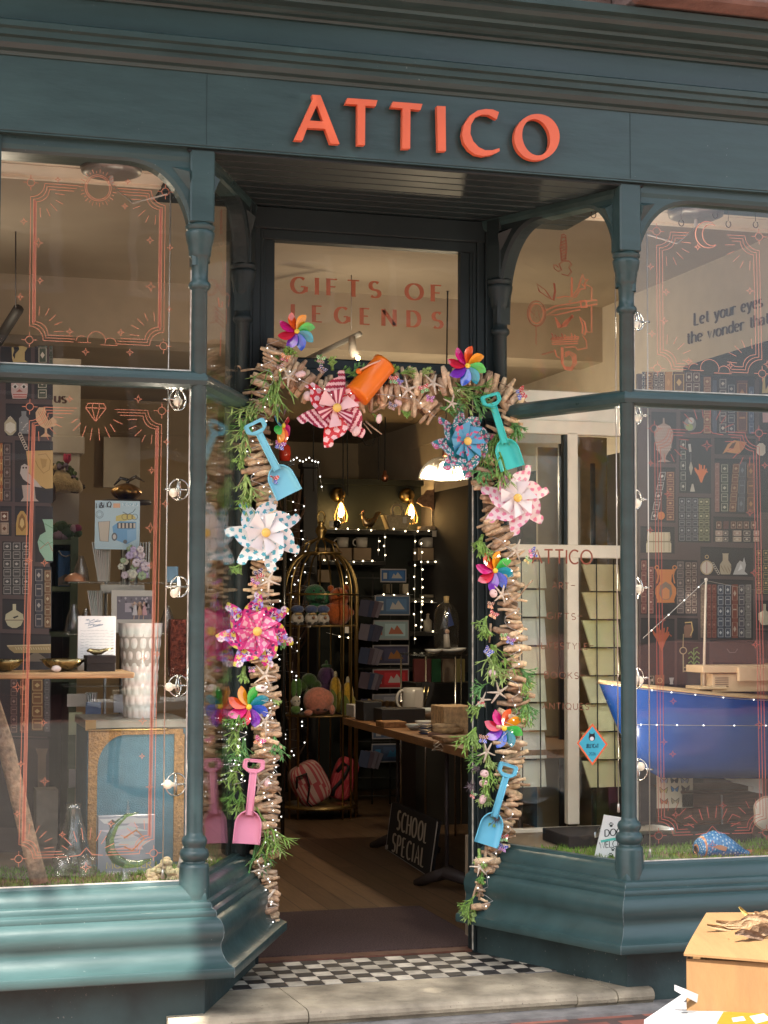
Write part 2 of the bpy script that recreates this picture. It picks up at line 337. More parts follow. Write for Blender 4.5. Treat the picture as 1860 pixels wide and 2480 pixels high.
# ================================================================== the ground and the shell of the shop
def brick_mat(name, c1, c2, mortar, scale, w, h, rough=.8, ms=.02, bump=.4):
    m = bpy.data.materials.new(name); m.use_nodes = True; nt = m.node_tree; N = nt.nodes; L = nt.links; b = N['Principled BSDF']
    tc = N.new('ShaderNodeTexCoord'); br = N.new('ShaderNodeTexBrick'); L.new(tc.outputs['Object'], br.inputs['Vector'])
    br.inputs['Color1'].default_value = c1; br.inputs['Color2'].default_value = c2; br.inputs['Mortar'].default_value = mortar
    br.inputs['Scale'].default_value = scale; br.inputs['Brick Width'].default_value = w; br.inputs['Row Height'].default_value = h; br.inputs['Mortar Size'].default_value = ms
    no = N.new('ShaderNodeTexNoise'); no.inputs['Scale'].default_value = 9; no.inputs['Detail'].default_value = 8; L.new(tc.outputs['Object'], no.inputs['Vector'])
    mr = N.new('ShaderNodeMapRange'); mr.inputs['From Min'].default_value = .3; mr.inputs['From Max'].default_value = .7; mr.inputs['To Min'].default_value = .65; mr.inputs['To Max'].default_value = 1.25; L.new(no.outputs['Fac'], mr.inputs[0])
    sc = N.new('ShaderNodeVectorMath'); sc.operation = 'SCALE'; L.new(br.outputs['Color'], sc.inputs[0]); L.new(mr.outputs[0], sc.inputs['Scale'])
    L.new(sc.outputs[0], b.inputs['Base Color']); b.inputs['Roughness'].default_value = rough
    bm = N.new('ShaderNodeBump'); bm.inputs['Strength'].default_value = bump; bm.inputs['Distance'].default_value = .006; bm.invert = True
    L.new(br.outputs['Fac'], bm.inputs['Height']); L.new(bm.outputs[0], b.inputs['Normal']); return m
def board_mat(name, col, plank, dirx=True, rough=.45):
    m = bpy.data.materials.new(name); m.use_nodes = True; nt = m.node_tree; N = nt.nodes; L = nt.links; b = N['Principled BSDF']
    tc = N.new('ShaderNodeTexCoord'); mp = N.new('ShaderNodeMapping'); L.new(tc.outputs['Object'], mp.inputs[0])
    if not dirx: mp.inputs['Rotation'].default_value = (0, 0, R(90))
    br = N.new('ShaderNodeTexBrick'); L.new(mp.outputs[0], br.inputs['Vector'])
    br.inputs['Color1'].default_value = col; br.inputs['Color2'].default_value = tuple(c*.7 for c in col[:3])+(1,); br.inputs['Mortar'].default_value = tuple(c*.25 for c in col[:3])+(1,)
    br.inputs['Scale'].default_value = 1; br.inputs['Brick Width'].default_value = 1.1; br.inputs['Row Height'].default_value = plank; br.inputs['Mortar Size'].default_value = .003
    m2 = N.new('ShaderNodeMapping'); m2.inputs['Scale'].default_value = (2, 30, 2); L.new(mp.outputs[0], m2.inputs[0])
    no = N.new('ShaderNodeTexNoise'); no.inputs['Scale'].default_value = 3; no.inputs['Detail'].default_value = 8; L.new(m2.outputs[0], no.inputs['Vector'])
    mr = N.new('ShaderNodeMapRange'); mr.inputs['To Min'].default_value = .5; mr.inputs['To Max'].default_value = 1.5; L.new(no.outputs['Fac'], mr.inputs[0])
    sc = N.new('ShaderNodeVectorMath'); sc.operation = 'SCALE'; L.new(br.outputs['Color'], sc.inputs[0]); L.new(mr.outputs[0], sc.inputs['Scale'])
    L.new(sc.outputs[0], b.inputs['Base Color']); b.inputs['Roughness'].default_value = rough; return m
GZ = .055
g = MB(); g.add([(-60, -70, GZ-.006), (60, -70, GZ-.006), (60, 40, GZ-.006), (-60, 40, GZ-.006)], [(0, 1, 2, 3)])
PAVE = brick_mat('terracotta_paving', (.34, .125, .085, 1), (.26, .095, .068, 1), (.10, .065, .055, 1), 1, .23, .23)
struct('pavement', g, PAVE)
g = MB(); g.add([(-60, -14, GZ-.002), (60, -14, GZ-.002), (60, -3.2, GZ-.002), (-60, -3.2, GZ-.002)], [(0, 1, 2, 3)])
struct('street_paving', g, brick_mat('pale_paving', (.22, .19, .16, 1), (.18, .155, .135, 1), (.2, .18, .16, 1), 1, .6, .4))
g = MB(); g.box(-2.6, 2.6, -.185, -.05, GZ-.03, GZ+.004)
struct('kerb_strip', g, mat('grey_stone', (.20, .19, .18), rough=.85, bump=.5, bscale=50, var=.35, vscale=12))
# worn stone step in three pieces with a rounded nose
STONE = mat('step_stone', (.32, .275, .20), rough=.8, bump=.7, bscale=28, var=.5, vscale=7, specks=(.16, .135, .10, 1), sth=.73)
g = MB()
nose = [(.3, .109), (-.065, .109), (-.082, .105), (-.092, .096), (-.095, .085), (-.092, .074), (-.082, .066), (-.075, .055)]
for (xf0, xb0, xf1, xb1, dc) in ((-.84, -.84, -.397, -.42, 0), (-.393, -.416, .52, .455, 0), (.524, .459, .665, .62, .04), (.669, .624, .80, .80, .02)):
    vs = []
    for (y, z) in nose:
        t = (y+.095)/.395
        vs += [(xf0+(xb0-xf0)*t, y+dc*.05, z-dc*.1), (xf1+(xb1-xf1)*t, y+dc*.05, z-dc*.1)]
    g.add(vs, [(2*i, 2*i+1, 2*i+3, 2*i+2) for i in range(7)]+[tuple(range(0, 16, 2)), tuple(range(15, 0, -2))], sm=False)
struct('doorstep', g, STONE)
# black and white tiles in front of the door
g = MB(); tl = .0633
g.box(-.64, .64, .2505, .634, .09, .1095, (.16, .15, .14, 1))
for j in range(6):
    for i in range(-10, 10):
        x = i*tl; y = .2520+j*tl
        c = (.040, .037, .036, 1) if (i+j) % 2 else (.52, .48, .40, 1)
        k = rnd.uniform(.72, 1.15); c = tuple(v*k for v in c[:3])+(1,)
        g.box(x+.0014, x+tl-.0014, y+.0014, y+tl-.0014, .1, .1115+rnd.uniform(-.0004, .0004), c)
struct('tiled_threshold', g, mat('floor_tile', None, rough=.5, var=.4, vscale=14, bump=.3, bscale=30))
g = MB(); g.box(-.5, .5, .6345, .70, .09, .118, (.13, .045, .03, 1))
struct('door_sill', g, mat('sill_wood', (.11, .045, .03), rough=.5, var=.3, vscale=20, bump=.2))
g = MB(); g.box(-1.9, 2.1, .70, 8.2, .05, .112)
struct('shop_floor', g, board_mat('floor_boards', (.16, .095, .05, 1), .11, False))
CREAM = mat('cream_paint', (.76, .70, .59), rough=.7, var=.08, bump=.05, bscale=20)
CEIL = mat('ceiling_plaster', (.40, .34, .275), rough=.9, var=.1, vscale=2)
DARKW = mat('dark_green_wall', (.010, .014, .010), rough=.6, var=.2)
g = MB(); g.box(-1.9, 2.1, .52, 2.95, 3.0, 3.1); g.box(-1.9, 2.1, 3.25, 8.2, 2.73, 2.85); struct('ceiling', g, CEIL)
g = MB(); g.box(-1.9, 2.1, 2.95, 3.25, 2.705, 3.02); struct('ceiling_beam', g, mat('beam_plaster', (.50, .43, .35), rough=.85, var=.07))
# boarded soffit over the display bays, bright from the street
g = MB()
for k in range(6): g.box(-1.9, 1.95, .035+k*.081, .035+k*.081+.078, 2.868+(k % 2)*.002, 2.9)
g.box(-1.9, 1.95, .51, .53, 2.86, 3.02)
struct('bay_soffit', g, mat('soffit_boards', (.82, .74, .62), rough=.6, var=.06))
g = MB(); g.box(-2.0, -1.9, .0, 8.2, .05, 3.1); struct('side_wall', g, mat('side_plaster', (.42, .36, .28), rough=.9, var=.1, vscale=2))
g = MB(); g.box(1.95, 2.1, .0, 8.2, 2.55, 3.1); g.box(1.955, 2.1, 2.0, 8.2, 2.2, 2.55); g.mi = 1; g.box(1.955, 2.1, .0, 2.0, .05, 2.55); g.box(1.953, 2.1, 2.0, 8.2, .05, 2.2)
struct('party_wall', g, [mat('party_wall_plaster', (.62, .56, .48), rough=.85, var=.06), mat('party_wall_dark', (.03, .025, .024), rough=.8)])
g = MB(); g.box(-1.9, 2.1, 7.9, 8.2, .05, 2.85); struct('rear_wall', g, mat('rear_plaster', (.60, .50, .36), rough=.9, var=.06))

# ================================================================== the shopfront: one building, its joinery as parts
shop = thing('shopfront', 'dark teal painted Victorian shopfront with a recessed doorway and curved window corners', 'shopfront', (0, 0, 0))
XE = 2.4
g = MB(); g.sweep([(-XE, 0), (XE, 0)], [(-.3, 2.862), (.057, 2.862), (.060, 2.866), (.060, 3.104), (.060, 3.12)])
g.sweep([(-XE, 0), (XE, 0)], [(.0605, 2.862), (.0605, 2.858), (-.05, 2.856)])
fascia = g.build('fascia', TEAL, shop)
g = MB(); g.sweep([(-XE, 0), (XE, 0)], [(.05, 3.102), (.066, 3.102), (.072, 3.112), (.088, 3.118), (.10, 3.132), (.103, 3.146), (.118, 3.150), (.121, 3.168), (.134, 3.173), (.136, 3.190), (.128, 3.196), (.080, 3.198)])
g.build('architrave', TEAL, shop)
g = MB(); g.sweep([(-XE, 0), (XE, 0)], [(.076, 3.19), (.076, 3.30)])
g.build('upper_board', TEAL, shop)
g = MB(); g.sweep([(-XE, 0), (XE, 0)], [(.07, 3.2960), (.088, 3.2971), (.094, 3.3050), (.112, 3.3083), (.122, 3.3162), (.124, 3.3262), (.168, 3.3279), (.172, 3.3386), (.19, 3.3414), (.214, 3.3498), (.226, 3.3610), (.228, 3.3710), (.262, 3.3727), (.266, 3.3962), (.262, 3.3990), (.0, 3.4102)])
g.build('cornice', TEAL, shop)
g = MB(); g.box(.66, XE+.1, -.37, .1, 3.408, 3.62, bv=.012); g.box(-XE, .655, -.1, .1, 3.412, 3.62)
g.build('stone_ledge', mat('brownstone', (.20, .13, .11), rough=.9, bump=.6, bscale=40, var=.3), shop)
g = MB(); g.box(-XE, XE, .0, .3, 3.42, 5.2); g.build('upper_wall', mat('render', (.35, .3, .26), rough=.9), shop)
# boarded ceiling of the porch
g = MB()
for k in range(9): g.box(-.80, .80, -.045+k*.078, -.045+k*.078+.073, 2.846, 2.87, bv=.004)
g.box(-.8, .8, -.05, .7, 2.8555, 2.8565)
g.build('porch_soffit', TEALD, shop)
A_, B_ = Vector((.75, 0)), Vector((.49, .567))
PL = [(-XE, 0), (-.75, 0), (-.49, .567), (-.461, .630)]; PRt = [(.461, .630), (.49, .567), (.75, 0), (XE, 0)]
bar = [(-.03, 2.139), (.012, 2.1392), (.028, 2.131), (.036, 2.118), (.037, 2.108), (.030, 2.094), (.012, 2.085), (-.03, 2.084), (-.03, 2.139)]
head = [(-.03, 2.806), (.022, 2.806), (.03, 2.815), (.034, 2.83), (.034, 2.858)]
def col_profile():
    return [(.0, .452), (.0495, .452), (.0495, .47), (.0475, .56), (.045, .570), (.037, .574), (.036, .580), (.044, .588), (.047, .600), (.044, .613), (.035, .619), (.034, .624), (.039, .632), (.041, .643), (.037, .653), (.028, .660), (.0262, .672), (.0255, 2.402), (.030, 2.406), (.0355, 2.413), (.0365, 2.42), (.034, 2.428), (.0275, 2.434), (.0265, 2.45), (.0285, 2.505), (.033, 2.512), (.036, 2.518), (.036, 2.530), (.0385, 2.538), (.0385, 2.548), (.043, 2.560), (.0475, 2.585), (.0475, 2.592), (.042, 2.597), (.047, 2.603), (.0485, 2.612), (.04, 2.620)]
def bracket(mb, flip, M, wid=.235, hgt=.325, back=.0):
    """concave curved corner between a column and the head rail, in the local x,z plane: column axis at x=0, window towards +x"""
    mb.M = M
    pts = []
    for i in range(17):
        a = math.pi/2*i/16; ca, sa = math.cos(a)**.82, math.sin(a)**.82
        pts.append((.028+wid*(1-ca), 2.806-hgt*(1-sa)))
    out = [(.028+wid, 2.835), (.0, 2.835), (.0, 2.806-hgt)]
    n = len(pts)
    # pts run from the column up to the rail
    y0, y1, b = -.030, .028, .007
    nb = [(p[0]-.010*(1 if i < n-1 else .2), p[1]+.010*(1 if i > 0 else .2)) for i, p in enumerate(pts)]
    fx = -1 if flip else 1
    for i in range(n-1):
        p, q, r_, s_ = pts[i], pts[i+1], nb[i], nb[i+1]
        mb.add([(fx*p[0], y1, p[1]), (fx*q[0], y1, q[1]), (fx*q[0], y0+b, q[1]), (fx*p[0], y0+b, p[1]), (fx*s_[0], y0, s_[1]), (fx*r_[0], y0, r_[1])], [(0, 1, 2, 3), (3, 2, 4, 5)], sm=False)
    loop = nb+out; cx = (.01, 2.82)
    for i in range(n-1):
        mb.add([(0, y0, 2.835), (fx*nb[i][0], y0, nb[i][1]), (fx*nb[i+1][0], y0, nb[i+1][1]), (0, y1, 2.835), (fx*pts[i][0], y1, pts[i][1]), (fx*pts[i+1][0], y1, pts[i+1][1])], [(0, 1, 2), (5, 4, 3)])
    mb.add([(0, y0, 2.835), (fx*nb[0][0], y0, nb[0][1]), (0, y0, nb[0][1])], [(0, 1, 2)])
    mb.add([(0, y0, 2.835), (fx*nb[-1][0], y0, nb[-1][1]), (fx*nb[-1][0], y0, 2.835)], [(0, 1, 2)])
    # chip-carved triangle
    t = [(fx*.030, 2.795), (fx*.098, 2.795), (fx*.034, 2.715)]; cxx = sum(a[0] for a in t)/3-fx*.008; czz = sum(a[1] for a in t)/3+.010
    mb.add([(t[0][0], y0-.001, t[0][1]), (t[1][0], y0-.001, t[1][1]), (t[2][0], y0-.001, t[2][1]), (cxx, y0-.024, czz)], [(0, 1, 3), (1, 2, 3), (2, 0, 3)])
    mb.M = Matrix()
def recM(sx):   # local x runs from the front column A to the door column B
    a = Vector((sx*.75, 0, 0)); b = Vector((sx*.49, .567, 0)); d = (b-a).normalized(); n = Vector((-d.y, d.x, 0)) if sx < 0 else Vector((d.y, -d.x, 0))
    n = -n if n.y < 0 and False else n
    return Matrix(((d.x, n.x*-1 if False else n.x, 0, a.x), (d.y, n.y, 0, a.y), (0, 0, 1, 0), (0, 0, 0, 1))), (b-a).length
def recess_frame(sx):
    a = Vector((sx*.75, 0, 0)); b = Vector((sx*.49, .567, 0)); d = (b-a).normalized()
    inn = Vector((-d.y, d.x, 0))
    if inn.x*sx < 0: inn = -inn                              # y local points behind the glass, into the shop
    def M(o, dd): return Matrix(((dd.x, inn.x, 0, o.x), (dd.y, inn.y, 0, o.y), (0, 0, 1, 0), (0, 0, 0, 1)))
    return M(a, d), M(b, -d), (b-a).length
for sx, side, plan in ((-1, 'left', PL), (1, 'right', PRt)):
    g = MB(); g.sweep(plan, bar, sm=False); g.build('transom_bar', TEAL, shop)
    g = MB(); g.sweep(plan, head); g.build('head_rail', TEAL, shop)
    prof = [(-.02, .517), (.006, .517), (.010, .508), (.026, .503), (.040, .492), (.049, .476), (.051, .462), (.066, .458), (.071, .450), (.071, .440), (.076, .437), (.086, .434), (.090, .425), (.088, .416), (.094, .412), (.106, .406), (.115, .392), (.119, .374), (.117, .356), (.110, .342), (.107, .333), (.1075, .322), (.112, .308), (.122, .292), (.138, .277), (.152, .270), (.158, .268), (.160, .262), (.160, .242), (.157, .238), (.04, .232)]
    g = MB(); g.sweep(plan, prof, sm=False); o = g.build('stall_riser_moulding', TEAL, shop)
    for i, p in enumerate(o.data.polygons): p.use_smooth = True
    o.data.set_sharp_from_angle(angle=R(38))
    i_ = 1 if sx < 0 else 2; P_ = [Vector((p[0], p[1])) for p in plan]; d1_, d2_ = (P_[i_]-P_[i_-1]).normalized(), (P_[i_+1]-P_[i_]).normalized(); n1_, n2_ = Vector((d1_.y, -d1_.x)), Vector((d2_.y, -d2_.x)); m_ = (n1_+n2_)/(1+n1_.dot(n2_))
    g = MB(); g.tube([(P_[i_].x+m_.x*o_, P_[i_].y+m_.y*o_, z_) for o_, z_ in prof[8:-1]], .0011, 5); g.build('worn_mitre', mat('worn_paint', (.13, .17, .17), rough=.7, var=.6, vscale=60), shop)
    g = MB(); x_ = sx*.742; g.box(x_-.0009, x_+.0009, -.0612, -.0585, 2.87, 3.10); g.build('fascia_joint', mat('dark_joint', (.021, .043, .045), rough=.8), shop)  # thin dark line marking the joint between fascia boards
    g = MB(); g.sweep(plan, [(.046, .24), (.046, .05)]); g.build('plinth', PLINTH, shop)
    # columns
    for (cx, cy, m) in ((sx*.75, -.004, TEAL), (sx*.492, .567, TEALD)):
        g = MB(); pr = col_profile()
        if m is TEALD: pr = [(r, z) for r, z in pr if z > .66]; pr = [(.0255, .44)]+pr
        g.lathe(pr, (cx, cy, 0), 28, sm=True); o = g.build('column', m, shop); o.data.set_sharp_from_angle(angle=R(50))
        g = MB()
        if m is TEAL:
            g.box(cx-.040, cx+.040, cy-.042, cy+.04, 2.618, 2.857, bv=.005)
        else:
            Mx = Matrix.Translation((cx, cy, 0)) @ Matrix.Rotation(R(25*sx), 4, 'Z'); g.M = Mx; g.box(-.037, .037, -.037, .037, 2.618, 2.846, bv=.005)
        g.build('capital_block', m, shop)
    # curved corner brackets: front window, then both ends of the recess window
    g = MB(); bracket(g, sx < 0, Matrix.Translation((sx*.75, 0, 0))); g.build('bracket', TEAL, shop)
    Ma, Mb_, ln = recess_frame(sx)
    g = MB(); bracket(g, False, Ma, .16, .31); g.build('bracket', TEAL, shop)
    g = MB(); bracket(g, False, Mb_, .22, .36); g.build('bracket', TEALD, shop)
    # end pilaster of the front window
    g = MB(); g.box(min(sx*1.385, sx*1.75), max(sx*1.385, sx*1.75), -.05, .12, .05, 2.858, bv=.006); g.build('pilaster', TEAL, shop)
    # panes
    for (z0, z1) in ((2.10, 2.85), (.50, 2.10)):
        g = MB(); x0, x1 = sorted((sx*.745, sx*1.40)); g.box(x0, x1, -.002, .003, z0, z1); p = g.build('window_pane', GLASS, shop); p['part'] = 'glass'
        g = MB(); g.M = Ma; g.box(.012, ln-.012, -.002, .003, z0, z1); g.M = Matrix(); p = g.build('window_pane', GLASS, shop)
# thin pale putty line round the front panes
PUT = mat('putty', (.55, .52, .46), rough=.8, var=.3, vscale=40)
for sx in (-1, 1):
    for (a, b, z0, z1) in ((.775, 1.383, 2.1395, 2.144), (.775, 1.383, .5165, .521), (.7765, .780, .522, 2.083), (.7765, .780, 2.145, 2.47)):
        x0, x1 = sorted((sx*a, sx*b)); g = MB(); g.box(x0, x1, -.006, -.0025, z0, z1); g.build('putty_line', PUT, shop)
# door frame
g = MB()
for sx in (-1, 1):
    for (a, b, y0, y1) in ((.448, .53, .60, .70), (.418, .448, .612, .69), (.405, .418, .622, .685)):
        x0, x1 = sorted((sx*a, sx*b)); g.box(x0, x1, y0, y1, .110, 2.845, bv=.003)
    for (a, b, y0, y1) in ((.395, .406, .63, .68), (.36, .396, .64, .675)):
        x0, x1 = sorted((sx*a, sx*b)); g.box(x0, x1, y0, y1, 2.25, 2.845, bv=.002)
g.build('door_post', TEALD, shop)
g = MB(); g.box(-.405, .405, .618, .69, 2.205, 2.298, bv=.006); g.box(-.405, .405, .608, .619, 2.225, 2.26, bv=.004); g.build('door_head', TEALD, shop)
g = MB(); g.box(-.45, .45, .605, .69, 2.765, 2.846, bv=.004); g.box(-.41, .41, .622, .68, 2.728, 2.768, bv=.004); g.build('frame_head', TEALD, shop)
g = MB(); g.box(.4035, .4055, .624, .634, .12, 2.2); g.build('worn_edge', mat('bare_edge', (.6, .58, .5), rough=.8, var=.5, vscale=30), shop)
g = MB(); g.box(-.362, .362, .655, .660, 2.29, 2.735); transom_light = g.build('transom_light', GLASS, shop)

# display floors behind the windows with artificial grass
TURF = mat('artificial_grass', (.10, .19, .028), rough=.9, var=.4, vscale=90, bump=1, bscale=220)
g = MB()
for sx in (-1, 1):
    p = [(sx*1.9, .02), (sx*.76, .02), (sx*.505, .56), (sx*.475, .63), (sx*.475, .92), (sx*1.9, .92)]
    n = len(p); f = list(range(n))
    g.add([(x, y, .502) for x, y in p]+[(x, y, .1) for x, y in p], [f, [n+i for i in reversed(f)]]+[(i, (i+1) % n, (i+1) % n+n, i+n) for i in range(n)])
struct('display_floor', g, mat('display_boards', (.2, .15, .1), rough=.8))
g = MB()
for sx in (-1, 1):
    for k in range(5200):
        x = sx*rnd.uniform(.50, 1.88); y = rnd.uniform(.03, .5)**1.0
        if abs(x) < .76-.46*y+.01: continue
        h = rnd.uniform(.008, .02); a = rnd.uniform(0, 6.28); dx, dy = .003*math.cos(a), .003*math.sin(a); lx, ly = rnd.uniform(-.006, .006), rnd.uniform(-.006, .006)
        c = rnd.uniform(.6, 1.3); g.add([(x-dx, y-dy, .502), (x+dx, y+dy, .502), (x+lx, y+ly, .502+h)], [(0, 1, 2)], (.13*c, .24*c, .03*c, 1))
o = g.build('artificial_grass', mat('grass_blade', None, rough=.8, var=.2)); tag(o, 'short bright green artificial grass covering the window display floors', 'grass', kind='stuff')
# ================================================================== sign letters
SIGN = mat('orange_sign_paint', (.74, .145, .062), rough=.35, var=.06, bump=.02)
sign = thing('shop_sign', 'raised orange capital letters fixed across the green fascia above the doorway', 'shop sign', (.04, -.06, 2.96))
def sgn(p): return at(680+p[0]*.434, 200+p[1]*.434, -.094)
def letter(pieces, rings=()):
    g = MB()
    for pc in pieces:
        q = [sgn(p) for p in pc]; g.prism([(v.x, v.z) for v in q], -.094, -.071)
    for (o, i_) in rings:
        n = len(o); qo = [sgn(p) for p in o]; qi = [sgn(p) for p in i_]
        for k in range(n):
            a, b, c, d = qo[k], qo[(k+1) % n], qi[(k+1) % n], qi[k]; B = Vector((0, .023, 0))
            g.add([a, b, c, d, a+B, b+B, c+B, d+B], [(0, 1, 2, 3), (0, 4, 5, 1), (3, 2, 6, 7)], sm=False)
    # stand-off pins
    c = sum((sgn(p) for p in (pieces[0] if pieces else rings[0][0])), Vector())/len(pieces[0] if pieces else rings[0][0])
    return g.build('letter', SIGN, sign)
letter([[(74, 320), (122, 323), (148, 252), (162, 212), (203, 125), (175, 68), (180, 92)], [(175, 68), (222, 70), (328, 342), (278, 340), (248, 258), (237, 217), (203, 125)], [(148, 252), (162, 212), (237, 217), (248, 258)]])
letter([[(360, 118), (372, 86), (540, 98), (530, 132), (472, 128), (470, 348), (428, 348), (428, 122)]])
letter([[(614, 138), (626, 106), (791, 119), (780, 153), (724, 148), (722, 368), (678, 368), (680, 143)]])
letter([[(872, 130), (920, 132), (922, 382), (878, 382)]])
letter([[(1218, 165), (1185, 150), (1145, 147), (1100, 155), (1055, 185), (1022, 235), (1012, 290), (1022, 335), (1050, 375), (1085, 400), (1130, 410), (1180, 402), (1222, 382), (1220, 366), (1180, 377), (1140, 377), (1105, 360), (1075, 328), (1058, 285), (1062, 235), (1085, 195), (1120, 178), (1160, 180), (1192, 197), (1206, 203)]])
def ell(cx, cy, rx, ry, t, n=40):
    c, s = math.cos(R(t)), math.sin(R(t)); return [(cx+rx*math.cos(6.28318*i/n)*c-ry*math.sin(6.28318*i/n)*s, cy+rx*math.cos(6.28318*i/n)*s+ry*math.sin(6.28318*i/n)*c) for i in range(n)]
letter([], [(ell(1430, 304, 126, 130, 20), ell(1425, 305, 76, 103, -14))])

# ================================================================== copper line drawings on the glass
CU = (.62, .22, .12, 1); CUD = (.34, .10, .06, 1); CUL = (.66, .34, .24, 1)
DEC = mat('copper_vinyl', None, rough=.45, var=.08, vscale=30)
def frame(F, TL, TR, BR, BL, top, bottom, stars=(), col=CU, band=True):
    w = math.hypot(TR[0]-TL[0], TR[1]-TL[1]); h = math.hypot(BL[0]-TL[0], BL[1]-TL[1])
    def m(x, y):
        u, v = x/w, y/h
        return ((TL[0]*(1-u)+TR[0]*u)*(1-v)+(BL[0]*(1-u)+BR[0]*u)*v, (TL[1]*(1-u)+TR[1]*u)*(1-v)+(BL[1]*(1-u)+BR[1]*u)*v)
    def L(pts, wd=1.3, c=None, lv=1): F.line([m(*p) for p in pts], wd, c or col, lv)
    r = 34; gap = 46
    for k in range(3):
        d = k*7; rr = r-d*.2
        for sx in (0, 1):
            X = (lambda a: a) if not sx else (lambda a: w-a)
            for sy in (0, 1):
                Y = (lambda a: a) if not sy else (lambda a: h-a)
                L([(X(d+rr-rr*0 if 0 else d), Y(h/2)), (X(d), Y(d+rr))]); 
                a = [(X(d+rr*math.sin(q)*1.0), Y(d+rr*math.cos(q))) for q in [math.pi/2*i/6 for i in range(7)]]
                L(a); L([(X(d+rr), Y(d)), (X(w/2-gap-k*6), Y(d))])
    if band:
        for sx in (0, 1):
            X = (lambda a: a) if not sx else (lambda a: w-a)
            F.poly([m(X(8.5), r+8), m(X(12.5), r+8), m(X(12.5), h-r-8), m(X(8.5), h-r-8)], CUD, .5)
    for cx in (0, w):
        for cy in (0, h):
            L([(cx+9*math.cos(q), cy+9*math.sin(q)) for q in [6.2832*i/16 for i in range(17)]])
            for dx, dy in ((1, 0), (-1, 0), (0, 1), (0, -1)): L([(cx+9*dx, cy+9*dy), (cx+19*dx, cy+19*dy)])
            sx, sy = (1 if cx == 0 else -1), (1 if cy == 0 else -1)
            for i, a in enumerate((4, 25, 45, 65, 86)):
                r0 = 44+(6 if i % 2 else 0); r1 = r0+(22 if i % 2 else 26)
                L([(cx+sx*(20+r0*.9*math.cos(R(a))), cy+sy*(20+r0*.9*math.sin(R(a)))), (cx+sx*(20+r1*.9*math.cos(R(a))), cy+sy*(20+r1*.9*math.sin(R(a))))], 1.3)
    def orn(kind, cx, cy, s):
        if kind == 'sun':
            for q in (32, 28): L([(cx+q*math.cos(6.2832*i/24), cy+q*math.sin(6.2832*i/24)) for i in range(25)])
            for i in range(30):
                a = 6.2832*i/30; L([(cx+36*math.cos(a), cy+36*math.sin(a)), (cx+(46 if i % 2 else 42)*math.cos(a), cy+(46 if i % 2 else 42)*math.sin(a))], 1.2)
        if kind == 'cloud':
            L([(cx-22*math.cos(R(a)), cy-s*0-22*math.sin(R(a))*1) for a in range(-20, 201, 20)]); L([(cx-36-14*math.cos(R(a)), cy+4-14*math.sin(R(a))) for a in range(0, 140, 20)]); L([(cx+34-14*math.cos(R(a)), cy+6-14*math.sin(R(a))) for a in range(30, 190, 20)])
            L([(cx-56, cy+6), (cx-14, cy+6)]); L([(cx+10, cy+10), (cx+52, cy+10)])
        if kind == 'moon':
            L([(cx+30*math.cos(R(a)), cy+32*math.sin(R(a))) for a in range(50, 310, 13)], 2); L([(cx+9+22*math.cos(R(a)), cy+26*math.sin(R(a))) for a in range(62, 300, 13)], 2)
        if kind == 'diamond':
            P = [(-19, -15), (19, -15), (25, -4), (0, 30), (-25, -4), (-19, -15)]; L([(cx+x, cy+y) for x, y in P], 2); L([(cx-25, cy-4), (cx+25, cy-4)], 2)
            for x in (-9, 9): L([(cx+x*.8, cy-15), (cx+x, cy-4), (cx, cy+30)], 1.6)
        if kind in ('diamond', 'burst'):
            d = 1 if kind == 'diamond' else -1
            for i, a in enumerate(range(20, 161, 20)):
                L([(cx+46*math.cos(R(a)), cy+(12 if d > 0 else 0)+d*(34)*math.sin(R(a))), (cx+(62 if i % 2 else 70)*math.cos(R(a)), cy+(12 if d > 0 else 0)+d*(64)*math.sin(R(a)))], 1.5)
        if kind == 'burst':
            L([(cx-40, cy+6), (cx-14, cy+3), (cx, cy-14), (cx+14, cy+3), (cx+40, cy+6)], 1.6); star(cx, cy+34, 13)
    def star(x, y, s_):
        P = []
        for i in range(9):
            a = R(45*i); q = s_ if i % 2 == 0 else s_*.32; P.append((x+q*math.cos(a), y+q*math.sin(a)))
        L(P, 1.6)
    orn(top, w/2, 2, 1); orn(bottom, w/2, h-6, 1)
    for (u, v, s_) in stars: star(u*w, v*h, s_)
panes = [o for o in shop.children if o.name.startswith('window_pane')]
def fA(x, y): return (x*.3737, 300+y*.3737)
PF = (0, .0035, 0)
def zoom6(x, y): return (x*.2893, 1750+y*.2893)
DL = [(.2, -.03, 7), (.72, -.05, 7), (.06, .38, 12), (.075, .62, 9), (-.05, .25, 9), (-.07, .73, 9), (.89, .32, 9), (.90, .62, 13), (.3, .935, 9), (.68, .925, 9), (.42, 1.06, 9), (.75, 1.05, 9), (1.04, .36, 8), (1.04, .76, 8), (.7, .11, 8)]
F = Flat(PF, YN); frame(F, fA(200, 380), fA(1072, 440), fA(1060, 1440), fA(190, 1400), 'sun', 'cloud', DL); F.build('window_decal', DEC, panes[0])
F = Flat(PF, YN); frame(F, (72, 985), (392, 995), (372, 2066), (45, 2080), 'diamond', 'burst', [(.3, -.02, 9), (.82, -.025, 10), (1.04, .07, 8), (.93, .135, 9), (1.04, .21, 9), (.93, .265, 13), (.94, .35, 9), (.02, .34, 10), (.14, .345, 9), (-.04, .62, 12), (.16, .70, 9), (.0, .79, 9), (.9, .70, 10), (.9, .78, 7), (.96, .85, 9), (-.02, .9, 8), (.18, .83, 11), (.68, .93, 9), (.32, .95, 8), (.9, .56, 8), (1.0, .55, 9)]); F.build('window_decal', DEC, panes[1])
